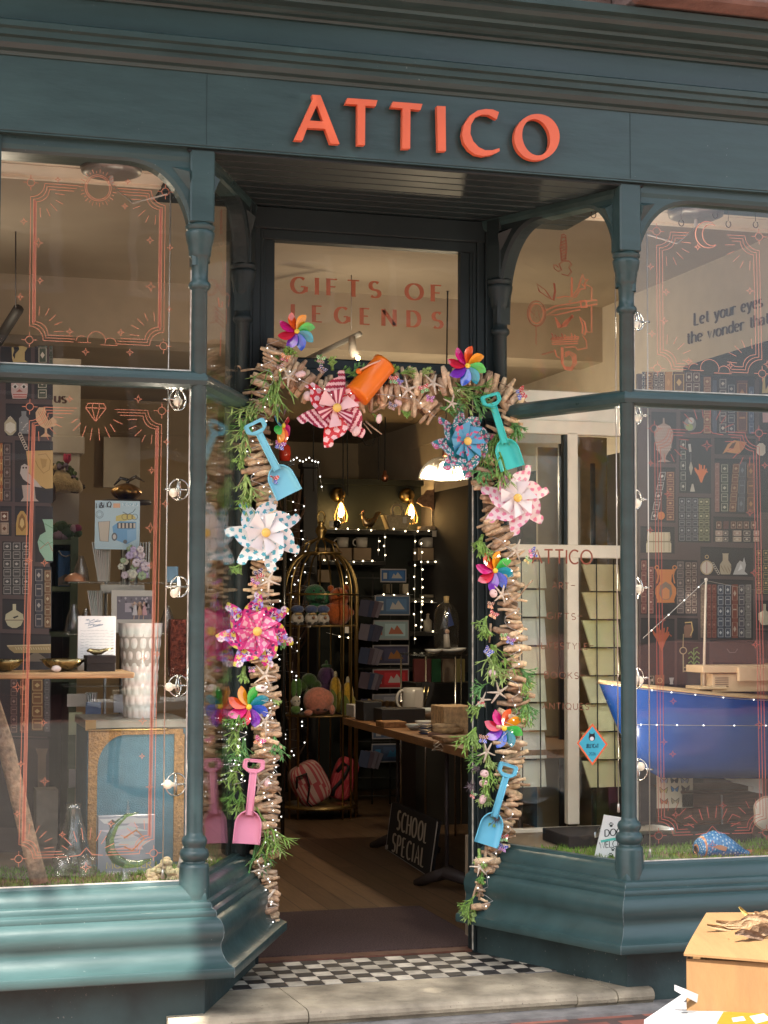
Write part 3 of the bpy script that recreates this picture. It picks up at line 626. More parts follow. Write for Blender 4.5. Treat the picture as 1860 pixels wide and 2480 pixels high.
F = Flat(PF, YN); frame(F, (1590, 560), (1838, 573), (1846, 905), (1592, 892), 'moon', 'cloud', [(-.06, .26, 8), (.09, .44, 9), (.07, .65, 9), (-.05, .75, 9), (.3, .94, 9), (.7, .95, 9), (1.05, .93, 9), (.9, .4, 9), (.4, .1, 8)], band=False); F.build('window_decal', DEC, panes[4])
F = Flat(PF, YN); frame(F, (1585, 1038), (1838, 1049), (1856, 2016), (1595, 2024), 'burst', 'burst', [(-.04, .085, 7), (.12, .16, 9), (-.05, .25, 8), (.06, .47, 7), (.9, .2, 9), (1.05, .08, 8), (.93, .35, 9), (.15, .67, 8), (.93, .53, 9), (.06, .77, 8), (.95, .73, 10), (.16, .95, 9), (.6, .93, 9), (.14, .8, 8)], col=(.42, .085, .06, 1), band=False); F.build('window_decal', DEC, panes[5])
# transom light lettering
F = Flat((0, .6615, 0), YN)
def z1(x, y): return (660+x*.3496, 520+y*.3496)
CT = (.44, .115, .045, 1)
F.text('GIFTS OF', *z1(135, 540), *z1(1168, 600), 38, CT, .27, .075, .13, gap=.62); F.text('LEGENDS', *z1(140, 733), *z1(1172, 787), 38, CT, .27, .075, .13, gap=.86)
F.build('lettering', mat('copper_vinyl_flat', None, rough=.6, var=.05), transom_light)
# recess panes
def recN(sx):
    d = (Vector((sx*.49, .567, 0))-Vector((sx*.75, 0, 0))).normalized(); n = Vector((-d.y, d.x, 0)); return n if n.x*sx > 0 else -n
NR = recN(1); NL = recN(-1)
F = Flat(Vector((.75, 0, 0))+NR*.0035, NR)
def z3(x, y): return (1240+x*.199, 520+y*.199)
def P3(pts, w=1.6, c=CU):
    F.line([z3(*p) for p in pts], w, c); F.line([z3(p[0]+11, p[1]+8) for p in pts], w*.7, c, 1.4)
P3([(600, 270), (585, 400), (600, 555)], c=CUD); P3([(650, 270), (660, 400), (645, 555)], c=CUD); P3([(600, 270), (598, 245), (628, 235), (650, 250), (650, 270), (600, 270)], c=CUD)
for k in range(7): P3([(590, 340+k*36), (655, 305+k*36)], c=CUD)
P3([(560, 640), (540, 610), (505, 610), (510, 650), (560, 690), (600, 670), (570, 600), (620, 560), (690, 560), (720, 600), (690, 640), (720, 690), (680, 740), (600, 720)], c=CUD)
for a0 in (0, 1): P3([(295+(85+22*a0)*math.cos(q), 1200+(120+32*a0)*math.sin(q)) for q in [6.2832*i/24 for i in range(25)]], c=CUD if a0 else CU)
P3([(295, 1085), (250, 1300), (375, 1160), (215, 1160), (345, 1300), (295, 1085)], 1.3, CUD)
P3([(385, 1170), (520, 1110), (820, 1060), (1030, 1035), (1030, 1085), (820, 1120), (540, 1150), (420, 1220), (540, 1215), (830, 1150)]); P3([(830, 1050), (900, 1040), (905, 1120), (840, 1125), (830, 1050)], 3)
P3([(300, 840), (400, 910), (480, 1030), (430, 1000), (330, 930), (300, 840)], 2.2, CUD); P3([(510, 830), (520, 930), (500, 1040)], 3.2, CUD); P3([(540, 1010), (640, 990), (760, 1000), (690, 1060)]); P3([(725, 760), (722, 990)], 3.4)
P3([(740, 980), (800, 900), (830, 800), (860, 720), (880, 790), (920, 780), (880, 830), (890, 900), (830, 900), (770, 1000), (740, 980)], 2); P3([(850, 840), (870, 870), (890, 850)], 2); P3([(900, 850), (965, 880), (965, 1040)]); P3([(965, 1090), (965, 1430), (900, 1420)])
for k in range(7): P3([(525+k*8, 1250+k*12), (560+k*6, 1370-k*2), (650, 1350-k*10), (735, 1215+k*4)], 3.2)
P3([(820, 1240), (880, 1300), (900, 1400), (880, 1460), (850, 1440), (860, 1350), (820, 1240)], 2.4); P3([(860, 1470), (900, 1530), (905, 1620), (790, 1640), (770, 1605), (640, 1610)])
for k in range(9): P3([(480+k*40, 1440+(k % 3)*18), (500+k*38, 1490), (470+k*40, 1520)], 2, CU if k > 3 else CUD)
for k in range(4): P3([(480, 1500+k*25), (800, 1480+k*28)], 1.5, CU)
for d in (0, 24, 48): P3([(600+d*.3, 1610), (600+d*.3, 1800), (640, 1880-d*.6), (720, 1890-d*.7), (780-d*.8, 1800), (770-d*.8, 1700+d*.6), (690, 1660+d*.7), (640, 1680+d)], 2)
P3([(515, 1640), (540, 1720), (575, 1740)], 2.4); P3([(360, 1700), (500, 1660)], 1.4, CUD); P3([(290, 1360), (290, 1580)], 1, CUD)
F.build('window_decal', DEC, panes[6])
F = Flat(Vector((.75, 0, 0))+NR*.0035, NR)
F.text('ATTICO', 1289, 1364, 1434, 1366, 33, CUD, .12, .12, lv=1, gap=.2)
for t, x0, x1, y in (('ART', 1338, 1378, 1425), ('GIFTS', 1325, 1394, 1499), ('LIFESTYLE', 1312, 1423, 1571), ('BOOKS', 1319, 1401, 1642), ('ANTIQUES', 1314, 1426, 1717)):
    F.text(t, x0, y, x1, y+2, 15, (.30, .12, .07, 1), .11, .11, gap=.34); F.line([(x1+5, y-7), (x1+15, y-7)], 1.4, (.30, .12, .07, 1))
F.build('window_decal', DEC, panes[7])
F = Flat(Vector((-.75, 0, 0))+NL*.0035, NL)
def z5(x, y): return (500+x*.235, 380+y*.235)
def P5(pts, w=1.1, c=CUD): F.line([z5(*p) for p in pts], w, c)
P5([(150, 540), (140, 800)]); P5([(158, 540), (160, 800)])
for k in range(7): P5([(140, 580+k*35), (158, 560+k*35)])
P5([(130, 820), (170, 830), (180, 900), (150, 930), (125, 890)]); P5([(110, 990), (150, 990), (165, 1100), (180, 1180), (140, 1320)]); P5([(200, 1080), (190, 1240), (170, 1350)], 2)
for k in range(3): P5([(100+k*25, 1310), (170+k*20, 1430)], 1.6)
P5([(120, 1450), (130, 1540), (160, 1550), (165, 1490)], 4, CU); P5([(210, 1400), (240, 1440), (225, 1540)], 2)
for k in range(4): P5([(95, 1560+k*40), (180, 1640+k*40)], 1.6)
P5([(205, 1560), (205, 1720)], 2); P5([(150, 1800), (140, 2050)], 3, CU)
F.build('window_decal', DEC, panes[2])
# diamond sticker on the recess glass
st = thing('window_sticker', 'small blue diamond sticker with an orange edge and penguin emblem on the glass', 'sticker', atp(1435, 1803, Vector((.75, 0, 0)), NR))
F = Flat(Vector((.75, 0, 0))-NR*.0035, NR)
F.poly([(1435, 1752), (1472, 1803), (1435, 1854), (1397, 1800)], (.78, .16, .06, 1), 1); F.poly([(1435, 1759), (1467, 1803), (1435, 1847), (1402, 1800)], (.06, .42, .58, 1), 2)
F.disc(1434, 1786, 8, 9, (.02, .02, .03, 1), 3); F.poly([(1427, 1781), (1428, 1773), (1432, 1779)], (.02, .02, .03, 1), 3); F.poly([(1441, 1781), (1440, 1773), (1436, 1779)], (.02, .02, .03, 1), 3); F.disc(1434, 1789, 5, 5, (.7, .75, .8, 1), 4)
F.text('JELLYCAT', 1420, 1811, 1450, 1811, 9, (.01, .05, .1, 1), .2, .2, lv=3, gap=.2); F.text('2026', 1427, 1829, 1443, 1829, 7, (.01, .1, .2, 1), .16, .16, lv=3, gap=.2)
F.build('print', VCP, st)

# ================================================================== the driftwood garlands round the door
DW = mat('driftwood', None, rough=.85, var=.4, vscale=55, bump=.7, bscale=90)
FERN = mat('plastic_fern', None, rough=.5, var=.2, vscale=50)
def gp(px, py, y=.53): return at(px, py, y)
PXM = 1/ppm(at(930, 1300, .5))                           # metres per photo pixel at the garland
def stick(mb, c, ang, ln, r, tilt=0):
    n = 5; d = Vector((math.cos(ang)*math.cos(tilt), math.sin(tilt), math.sin(ang)*math.cos(tilt))); up = Vector((-math.sin(ang), 0, math.cos(ang)))
    bend = rnd.uniform(-.07, .07)*ln; pts = []; rr = []
    for i in range(n):
        t = i/(n-1)-.5; pts.append(c+d*ln*t+up*bend*(1-4*t*t)+Vector((0, rnd.uniform(-.003, .003), rnd.uniform(-.0015, .0015)))); rr.append(r*rnd.uniform(.72, 1.2)*(.72 if i in (0, n-1) else .95))
    k = rnd.random(); base = [(.60, .41, .25), (.52, .35, .215), (.70, .51, .32), (.42, .28, .18), (.62, .47, .32), (.74, .55, .35)][rnd.randrange(6)]
    q = .8+.35*k; mb.tube(pts, rr, 7, (base[0]*q, base[1]*q, base[2]*q, 1), flat=rnd.uniform(.7, 1))
def path_pt(path, t):
    L = [math.hypot(path[i+1][0]-path[i][0], path[i+1][1]-path[i][1]) for i in range(len(path)-1)]; s = t*sum(L)
    for i, l in enumerate(L):
        if s <= l or i == len(L)-1:
            k = s/l; return path[i][0]+(path[i+1][0]-path[i][0])*k, path[i][1]+(path[i+1][1]-path[i][1])*k, math.atan2(path[i+1][1]-path[i][1], path[i+1][0]-path[i][0])
        s -= l
def sprig(parent, p0, p1, y=.50, spread=1, col=None):
    """branching antler-like plastic frond from pixel p0 to tip p1"""
    a = at(*p0, y); b = at(*p1, y-.02); ln = (b-a).length; d = (b-a)/ln
    side = Vector((-d.z, 0, d.x)); g = MB(); col = col or rnd.choice([(.21, .36, .075), (.26, .42, .11), (.15, .32, .07), (.32, .45, .15), (.14, .34, .11)])
    def br(p, dr, l, w, dep):
        bend = rnd.uniform(-.35, .35); q = p+dr*l*.5+side*bend*l*.12; e = p+dr*l+Vector((0, rnd.uniform(-.25, .1)*l, 0)); k = rnd.uniform(.75, 1.3); c = (col[0]*k, col[1]*k, col[2]*k, 1)
        g.tube([p, q, e], [w, w*.85, w*.62 if dep else w*.3], 4, c, flat=.4, cap=True)
        if dep:
            n = 2 if rnd.random() < .7 else 3
            for i in range(n):
                an = (i-(n-1)/2)*rnd.uniform(.55, .95)*spread+rnd.uniform(-.15, .15); dd = (dr*math.cos(an)+side*math.sin(an)*(1 if dr.dot(d) > 0 else -1)+Vector((0, rnd.uniform(-.2, .2), 0))).normalized()
                br(e, dd, l*rnd.uniform(.62, .85), w*.82, dep-1)
    for k in range(5 if ln > .05 else 4):
        an = rnd.uniform(-.5, .5)*spread; dd = (d*math.cos(an)+side*math.sin(an)+Vector((0, rnd.uniform(-.35, .1), 0))).normalized()
        st0 = a+d*ln*rnd.uniform(0, .45); br(st0, dd, ln*rnd.uniform(.34, .46), .0062, 2)
    return g.build('fern_sprig', FERN, parent)
def garland(label, paths, fronds, twigs, loc):
    t = thing('driftwood_garland', label, 'garland', loc, 'driftwood garlands round the shop door')
    g = MB()
    for path, hw, st_ in paths:
        n = len(path); g.tube([gp(x+rnd.uniform(-2, 2), y, .585) for x, y in path], [.022*hw/32]*n, 8, (.13, .085, .055, 1))
    g.build('vine_core', DW, t)
    sticks = []
    for path, hw, step in paths:
        ln = sum(math.hypot(path[i+1][0]-path[i][0], path[i+1][1]-path[i][1]) for i in range(len(path)-1)); n = int(ln/step)
        for i in range(n):
            x, y, a = path_pt(path, (i+.5)/n); off = rnd.uniform(-.38, .38)*hw; px_, py_ = x+off*math.cos(a+math.pi/2), y+off*math.sin(a+math.pi/2)
            sticks.append((gp(px_, py_+rnd.uniform(-3, 3), rnd.uniform(.475, .535)), -(a+math.pi/2)+rnd.gauss(0, .19), rnd.uniform(1.0, 2.1)*hw*PXM, rnd.choice((rnd.uniform(.006, .0095), rnd.uniform(.0095, .0135), rnd.uniform(.012, .017))), rnd.uniform(-.25, .25)))
    sticks.sort(key=lambda s: -s[2]*s[3])
    for s_ in sticks[:100]:
        g = MB(); stick(g, *s_); g.build('driftwood_stick', DW, t)
    if len(sticks) > 100:
        g = MB()
        for s_ in sticks[100:]: stick(g, *s_)
        o = g.build('small_driftwood', DW, t); o['kind'] = 'stuff'
    for f in fronds: sprig(t, *f)
    for (p0, p1, r) in twigs:
        g = MB(); a, b = at(*p0, .50), at(*p1, .49); m = (a+b)/2+Vector((rnd.uniform(-.004, .004), 0, rnd.uniform(-.004, .004))); g.tube([a, m, b], [r, r*.9, r*.6], 6, (.40, .28, .18, 1)); g.build('twig', DW, t)
    return t
LP = [(672, 825), (655, 890), (632, 970), (618, 1050), (622, 1120), (640, 1190), (645, 1290), (637, 1390), (632, 1500), (640, 1600), (645, 1700), (645, 1800), (650, 1900), (642, 2000), (640, 2090), (648, 2235)]
TP = [(665, 885), (720, 912), (770, 945), (850, 958), (930, 955), (1010, 968), (1050, 1010)]
TP2 = [(960, 935), (1050, 925), (1100, 915), (1150, 925), (1215, 945), (1265, 985)]
RP = [(1250, 975), (1215, 1060), (1178, 1150), (1185, 1230), (1212, 1300), (1235, 1380), (1240, 1480), (1238, 1560), (1250, 1640), (1248, 1720), (1235, 1800), (1240, 1900), (1222, 2000), (1190, 2080), (1180, 2150), (1172, 2205)]
garl_l = garland('driftwood garland with green plastic fronds hanging down the left door jamb', [(LP, 35, 7.6)], [
 ((672, 855), (650, 990)), ((668, 893), (655, 990)), ((640, 960), (572, 1000)), ((630, 985), (572, 1035)), ((612, 1023), (570, 1080)), ((600, 1085), (578, 1120)), ((680, 880), (700, 850)), ((607, 1180), (590, 1240)), ((598, 1130), (600, 1195)), ((585, 1360), (566, 1388)),
 ((592, 1610), (580, 1650)), ((579, 1750), (570, 1817)), ((590, 1780), (592, 1850)), ((576, 1835), (566, 1900)), ((580, 1890), (572, 1950)), ((592, 1930), (570, 1970)), ((615, 1935), (655, 2060)), ((621, 2010), (628, 2100)), ((663, 1775), (672, 1825)), ((650, 1688), (672, 1702)), ((640, 1990), (668, 2070)), ((580, 1800), (562, 1845)), ((668, 1545), (690, 1560)), ((600, 1700), (572, 1752))],
 [((583, 898), (640, 893), .0045), ((640, 1190), (612, 1265), .003), ((583, 893), (575, 886), .003), ((575, 1180), (600, 1140), .002), ((614, 1420), (612, 1560), .004), ((660, 1900), (680, 1925), .003)], (-.45, .56, .2))
garl_t = garland('driftwood garland arching across the top of the open doorway', [(TP, 40, 7), (TP2, 38, 7)], [
 ((806, 900), (802, 872)), ((815, 905), (850, 898)), ((838, 915), (880, 895)), ((955, 920), (955, 885)), ((965, 905), (1000, 900)), ((1010, 915), (1040, 898)), ((1080, 930), (1135, 975)), ((1060, 945), (1110, 985)), ((1100, 925), (1165, 960)), ((965, 990), (985, 1008)), ((900, 1000), (918, 1015)), ((1055, 985), (1110, 1000)), ((780, 890), (770, 868)), ((1120, 945), (1180, 985))],
 [((930, 940), (1055, 900), .0055), ((900, 1000), (1010, 935), .005), ((885, 1020), (925, 1052), .0035), ((880, 1025), (900, 1050), .003), ((1240, 945), (1205, 925), .003), ((1215, 955), (1280, 945), .003)], (0, .56, 2.1))
garl_r = garland('driftwood garland with green plastic fronds hanging down the right door jamb', [(RP, 35, 7.6)], [
 ((1210, 1040), (1180, 1140)), ((1195, 1060), (1160, 1140)), ((1215, 1080), (1195, 1165)), ((1190, 1100), (1165, 1160)), ((1230, 1000), (1262, 1040)), ((1250, 1010), (1245, 1065)), ((1177, 1280), (1152, 1325)), ((1170, 1310), (1175, 1350)), ((1180, 1490), (1160, 1525)), ((1175, 1500), (1170, 1545)), ((1187, 1555), (1222, 1625)), ((1180, 1580), (1205, 1650)), ((1200, 1560), (1185, 1630)), ((1246, 1610), (1287, 1632)), ((1252, 1625), (1280, 1665)),
 ((1279, 1680), (1262, 1740)), ((1270, 1690), (1285, 1735)), ((1187, 1652), (1145, 1675)), ((1180, 1700), (1140, 1722)), ((1160, 1745), (1130, 1810)), ((1150, 1760), (1145, 1800)), ((1180, 1825), (1128, 1845)), ((1185, 1830), (1180, 1905)), ((1170, 1800), (1190, 1850)), ((1183, 1900), (1170, 1950)), ((1195, 1850), (1215, 1880)), ((1160, 2050), (1162, 2090)), ((1156, 2160), (1120, 2205)), ((1149, 2190), (1132, 2230)), ((1170, 2100), (1168, 2135)), ((1205, 1960), (1190, 1990))],
 [((1180, 2035), (1160, 2180), .007), ((1165, 2120), (1140, 2190), .006), ((1188, 1510), (1185, 1556), .0055), ((1204, 2040), (1203, 2160), .002), ((1208, 2080), (1228, 2140), .0025), ((1240, 2160), (1215, 2150), .002), ((1260, 1440), (1290, 1405), .0045), ((1215, 1550), (1278, 1545), .006), ((1212, 1845), (1272, 1836), .006)], (.44, .56, .2))

# ---- pinwheels
def pinwheel(px, py, rpx, nb, cf, label, y=.47, rot=0, tiltx=0, tiltz=0, fold=None, spoon=False, hubc=(.80, .53, .12, 1), group='pinwheels tied to the garlands', stick_to=None, mtl=None):
    c = at(px, py, y); r = rpx*PXM; t = thing('pinwheel', label, 'pinwheel', c, group)
    Q = Matrix.Translation(c) @ Matrix.Rotation(R(tiltz), 4, 'Z') @ Matrix.Rotation(R(tiltx), 4, 'X')
    def lo(u): return -.10*math.sin(math.pi*min(1, u*1.1))*(1-u*.2) if u < .9 else -.02
    def outline(u):                                      # half-open leaf: rounded belly then a finger-like tip
        if spoon: w = .32*math.sin(math.pi*min(1, u**1.25))**.7; return -w*.45, w
        belly = .41*math.sin(math.pi*min(1, u/.84))**.72 if u < .84 else 0
        tip = 0 if u < .4 else .20*math.sqrt(max(0, 1-((u-.87)/.13)**2)) if u > .87 else .20*(u-.4)/.47
        return -.13*math.sin(math.pi*u)**.8+.03*u, max(belly, tip, .035)
    for k in range(nb):
        a = R(rot)+2*math.pi*k/nb
        Mk = Q @ Matrix.Rotation(-a, 4, 'Y'); g = MB(); g.M = Mk
        def fn(u, v):
            uu = .06+.94*u; l, h = outline(uu); w = l+(h-l)*v
            curl = (-.15*math.sin(math.pi*uu)*(v**1.5) + .06*(1-v)*uu) if not spoon else -.22*math.sin(math.pi*uu)*(v-.4)
            return (r*uu, r*curl, r*w)
        def cc(u, v):
            uu = .06+.94*u; l, h = outline(uu); return cf(k, uu, l+(h-l)*v)
        g.grid(fn, 34 if not spoon else 10, 14 if not spoon else 6, cc)
        if fold:                                          # the folded-over corner of each sail
            f = lambda u, v: (r*(.03+.52*u*(1-.35*v)), -r*(.10+.16*u*(1-v)*1.2+.02*k/nb), r*(-.07+.36*u*v*.9+.07*(1-u)*v))
            g.grid(f, 8, 5, lambda u, v: fold(k, u, v))
        g.build('blade', mtl or VCPL, t)
    g = MB(); g.M = Q @ Matrix.Rotation(R(90), 4, 'X'); hr = r*(.115 if not spoon else .13)
    zf = r*(.24 if not spoon else .12); g.lathe([(0, zf+hr*.45), (hr*.6, zf+hr*.38), (hr*.95, zf+hr*.1), (hr, zf-hr*.2), (hr*.9, zf-hr*.6), (0, zf-hr*.6)], n=16, col=hubc)
    g.lathe([(hr*.5, zf), (hr*.4, -.015)], n=8, col=(.8, .75, .7, 1)); g.build('hub', VCG, t)
    return t
def dots(base, dot, sp=.19, rd=.062):
    def f(k, u, w):
        i = round(w/sp*1.15); x = u-(.5*sp if i % 2 else 0); j = round(x/sp); return dot if (x-j*sp)**2+((w-i*sp/1.15))**2 < rd*rd else base
    return f
def stripes(c1, c2, p=.125): return lambda k, u, w: c1 if ((u*.8+w*.35)/p) % 1 < .52 else c2
WH = (.80, .74, .72, 1); RED = (.60, .012, .022, 1); MAR = (.34, .02, .06, 1); PKL = (.86, .56, .58, 1)
d1, s1 = dots(RED, PKL, .2, .068), stripes(PKL, MAR)
pinwheel(811, 990, 97, 6, lambda k, u, w: d1(k, u, w) if k % 2 == 0 else s1(k, u, w), 'red pinwheel with alternate white spotted and striped blades', rot=14, fold=lambda k, u, v: PKL if (k % 2 == 0) or int(v*5) % 2 else MAR)
d4 = dots((.82, .82, .83, 1), (.085, .40, .52, 1), .2, .052); d3 = dots((.84, .68, .70, 1), (.78, .24, .38, 1), .2, .054)
pinwheel(640, 1291, 96, 7, d4, 'white pinwheel with teal spots on the left garland', rot=20, fold=lambda k, u, v: (.80, .78, .80, 1))
pinwheel(1247, 1207, 93, 7, d3, 'white pinwheel with pink spots on the right garland', rot=8, fold=lambda k, u, v: (.82, .76, .79, 1))
def floral(base, sets, fr=None):
    r2 = random.Random(3); fl = [(r2.uniform(.12, .98), r2.uniform(-.15, .36), r2.choice(sets)) for _ in range(44)]
    def f(k, u, w):
        for (a, b, (rad, cin, cout)) in fl:
            d = math.hypot(u-a, w-b); pet = rad*(1+.22*math.cos(6*math.atan2(w-b, u-a)+k))
            if d < rad*.42: return cin
            if d < pet: return cout
        return base
    return f
pinwheel(1123, 1070, 91, 8, floral((.016, .20, .235, 1), [(.052, (.7, .55, .6, 1), (.56, .10, .22, 1)), (.05, (.1, .3, .35, 1), (.66, .66, .70, 1)), (.045, (.55, .1, .2, 1), (.66, .60, .66, 1)), (.02, (.7, .7, .7, 1), (.7, .7, .7, 1))]), 'teal flowered pinwheel in front of the glass pendant lamp', rot=3, fold=lambda k, u, v: (.10, .36, .58, 1) if (k*7+int(u*5)+int(v*3)) % 5 else (.6, .12, .25, 1), tiltz=12)
pinwheel(619, 1529, 96, 7, floral((.60, .022, .21, 1), [(.07, (.30, .28, .32, 1), (.74, .66, .74, 1)), (.065, (.5, .5, .9, 1), (.30, .26, .70, 1)), (.06, (.55, .5, .05, 1), (.62, .56, .10, 1)), (.035, (.6, .5, .6, 1), (.12, .01, .12, 1)), (.03, (.5, .05, .3, 1), (.8, .3, .5, 1))]), 'magenta flowered pinwheel on the left garland', rot=30, fold=lambda k, u, v: (.72, .10, .30, 1) if (int(u*6)+int(v*4)) % 3 else (.8, .45, .55, 1))
RB = [(.80, .30, .015, 1), (.70, .09, .015, 1), (.55, .012, .17, 1), (.55, .02, .05, 1), (.17, .03, .42, 1), (.03, .10, .55, 1), (.02, .30, .40, 1), (.05, .50, .08, 1)]
RBM = mat('rainbow_plastic', None, rough=.12, var=.05, spec=.8, coat=.6)
def rb(sh): return lambda k, u, w: tuple(c*(1.25 if w > .16 else 1) for c in RB[(k+sh) % 8][:3])+(1,)
for (x, y, r, rot, lab, tz, sh) in ((718, 803, 48, 60, 'rainbow foil pinwheel at the top left corner over the lettered window', 0, 0), (683, 1031, 47, 20, 'rainbow foil pinwheel turned edgeways beside the blue spade on the left', 52, 3), (1131, 886, 52, 30, 'rainbow foil pinwheel at the top right corner under the lettered window', 0, 0),
    (1198, 1382, 51, 75, 'rainbow foil pinwheel on the right garland below the pink spotted pinwheel', 0, 0), (1220, 1764, 51, 25, 'rainbow foil pinwheel on the right garland just above the blue spade', -8, 0), (602, 1712, 53, 65, 'rainbow foil pinwheel on the left garland above the pink spade', 0, 7)):
    pinwheel(x, y, r, 8, rb(sh), lab, rot=rot, tiltz=tz, spoon=True, hubc=(.85, .62, .05, 1), group='small rainbow pinwheels', mtl=RBM)

# ---- toy spades
def spade(top, bot, wpx, col, label, y=.462):
    a, b = at(*top, y), at(*bot, y-.01); d = b-a; L = d.length; d = d/L; x = Vector((d.z, 0, -d.x)); x = -x if x.x < 0 else x; n = Vector((0, -1, 0))
    M = Matrix(((x.x, n.x, d.x, a.x), (x.y, n.y, d.y, a.y), (x.z, n.z, d.z, a.z), (0, 0, 0, 1)))
    t = thing('toy_spade', label, 'toy spade', a, 'plastic beach spades'); w = wpx*PXM/2; bl = L*.40; k = lambda f: tuple(c*f for c in col)+(1,)
    g = MB(); g.M = M
    def fn(u, v):                                         # scoop: rounded shoulders, straight cutting edge, raised rim
        s = u*2-1; zz = L-bl+bl*v; wv = w*(math.sin(math.pi/2*min(1, v/.42+.02))**.55)*(1+.05*v); z0 = bl*.20*(abs(s)**2.6)*(1-v)**2
        return (s*wv, -.012*(1-abs(s)**4)*(.35+.65*(1-v)) + .009*abs(s)**6, zz+z0*0)
    g.grid(fn, 20, 16, col=k(1)); g.grid(lambda u, v: tuple(c+q for c, q in zip(fn(u, v), (0, -.003, 0))), 20, 16, col=k(.9))
    for s in (0, 1): g.tube([tuple(fn(s, i/10)) for i in range(11)], .0026, 6, k(1.04))
    g.tube([tuple(fn(i/14, 0)) for i in range(15)], .003, 6, k(1.0)); g.build('scoop', VCPL, t)
    hb = L*.17; hw = w*.86
    g = MB(); g.M = M; sw = w*.23
    g.add([(-sw, 0, hb), (sw, 0, hb), (sw*1.15, 0, L-bl*.86), (-sw*1.15, 0, L-bl*.86), (-sw, .010, hb), (sw, .010, hb), (sw*1.15, .010, L-bl*.86), (-sw*1.15, .010, L-bl*.86)], [(4, 5, 6, 7), (0, 4, 7, 3), (1, 2, 6, 5), (0, 1, 5, 4), (2, 3, 7, 6)], k(1))
    for s in (-1, 1): g.tube([(s*sw, .011, hb*.9), (s*sw*1.15, .011, L-bl*.84)], .0028, 6, k(1.02))
    g.build('shaft', VCPL, t)
    g = MB(); g.M = M; ring = [(-hw, hb*.12), (-hw*.86, 0), (hw*.86, 0), (hw, hb*.12), (hw, hb*.62), (hw*.7, hb*.82), (sw*1.3, hb*.98), (-sw*1.3, hb*.98), (-hw*.7, hb*.82), (-hw, hb*.62)]; inn = [(-hw*.62, hb*.26), (-hw*.58, hb*.22), (hw*.58, hb*.22), (hw*.62, hb*.26), (hw*.62, hb*.56), (hw*.5, hb*.66), (sw*.9, hb*.68), (-sw*.9, hb*.68), (-hw*.5, hb*.66), (-hw*.62, hb*.56)]
    m_ = len(ring)
    for i in range(m_):
        j = (i+1) % m_; A, Bq, C_, D = ring[i], ring[j], inn[j], inn[i]
        g.add([(A[0], 0, A[1]), (Bq[0], 0, Bq[1]), (C_[0], 0, C_[1]), (D[0], 0, D[1]), (A[0], .011, A[1]), (Bq[0], .011, Bq[1]), (C_[0], .011, C_[1]), (D[0], .011, D[1])], [(4, 5, 6, 7), (0, 1, 5, 4), (3, 7, 6, 2), (0, 3, 2, 1)], k(1))
    g.tube([(p[0]*.9, .012, p[1]*.92+hb*.02) for p in ring]+[(ring[0][0]*.9, .012, ring[0][1]*.92+hb*.02)], .0018, 5, k(1.05))
    g.build('handle', VCPL, t); return t
spade((612, 1022), (700, 1199), 62, (.20, .56, .72), 'light blue toy spade at the top of the left garland')
spade((1184, 955), (1240, 1135), 60, (.055, .56, .52), 'turquoise toy spade at the top of the right garland')
spade((615, 1838), (595, 2044), 60, (.76, .30, .44), 'pink toy spade low on the left garland', .45)
spade((1232, 1850), (1175, 2046), 58, (.13, .46, .64), 'light blue toy spade low on the right garland')
# ---- orange bucket
c0, c1 = at(932, 880, .47), at(864, 958, .455); ax = (c1-c0); H = ax.length; ax /= H; t = thing('toy_bucket', 'bright orange toy bucket lying on the top of the door garland', 'toy bucket', (c0+c1)/2)
q = Vector((0, 0, 1)).rotation_difference(ax).to_matrix().to_4x4(); M = Matrix.Translation(c0) @ q; r0, r1 = 29*1.0*PXM*1.0, 33*PXM
g = MB(); g.M = M; OR = (.85, .19, .012, 1); g.lathe([(0, .004), (r0*.96, .004), (r0*1.05, 0), (r0*1.05, .010), (r0, .012), (r1*.985, H*.93), (r1, H*.96), (r1*.985, H), (r1*.9, H+.002), (0, H+.002)], n=40, col=OR); g.build('body', VCPL, t)
g = MB(); a, b = at(872, 896, .44), at(926, 872, .435); g.tube([a, (a+b)/2+Vector((0, -.006, .003)), b], .0036, 6, (.85, .50, .34, 1)); g.build('strap', VCPL, t)
g = MB(); g.ball(at(869, 899, .445), .011, 8, OR, (1, .7, 1)); g.build('strap_boss', VCPL, t)

# ---- starfish, shells, butterflies
SF = mat('starfish_bone', None, rough=.85, var=.12, bump=.6, bscale=260)
def starfish(x, y, rpx, rot, label, yy=.468, fl=1):
    c = at(x, y, yy); r = rpx*PXM; g = MB(); g.M = Matrix.Translation(c) @ Matrix.Rotation(R(rnd.uniform(-18, 18)), 4, 'X') @ Matrix.Rotation(R(rot), 4, 'Y')
    k = rnd.uniform(.85, 1.1); cc = (.72*k, .62*k, .50*k, 1)
    for i in range(5):
        a = 2*math.pi*i/5+rnd.uniform(-.16, .16); l = r*rnd.uniform(.85, 1.08); dx, dz = math.cos(a), math.sin(a); b = rnd.uniform(-.1, .1)*l
        g.tube([(0, 0, 0), (dx*l*.35-dz*b*.3, -.002, dz*l*.35+dx*b*.3), (dx*l*.7-dz*b*.8, 0, dz*l*.7+dx*b*.8), (dx*l-dz*b, .003, dz*l+dx*b)], [r*.16, r*.105, r*.085, r*.05], 7, cc, flat=.8)
    g.ball((0, 0, 0), r*.17, 6, cc, (1, .7, 1)); o = g.build('starfish', SF, loc=c); tag(o, label, 'starfish', 'starfish on the garlands')
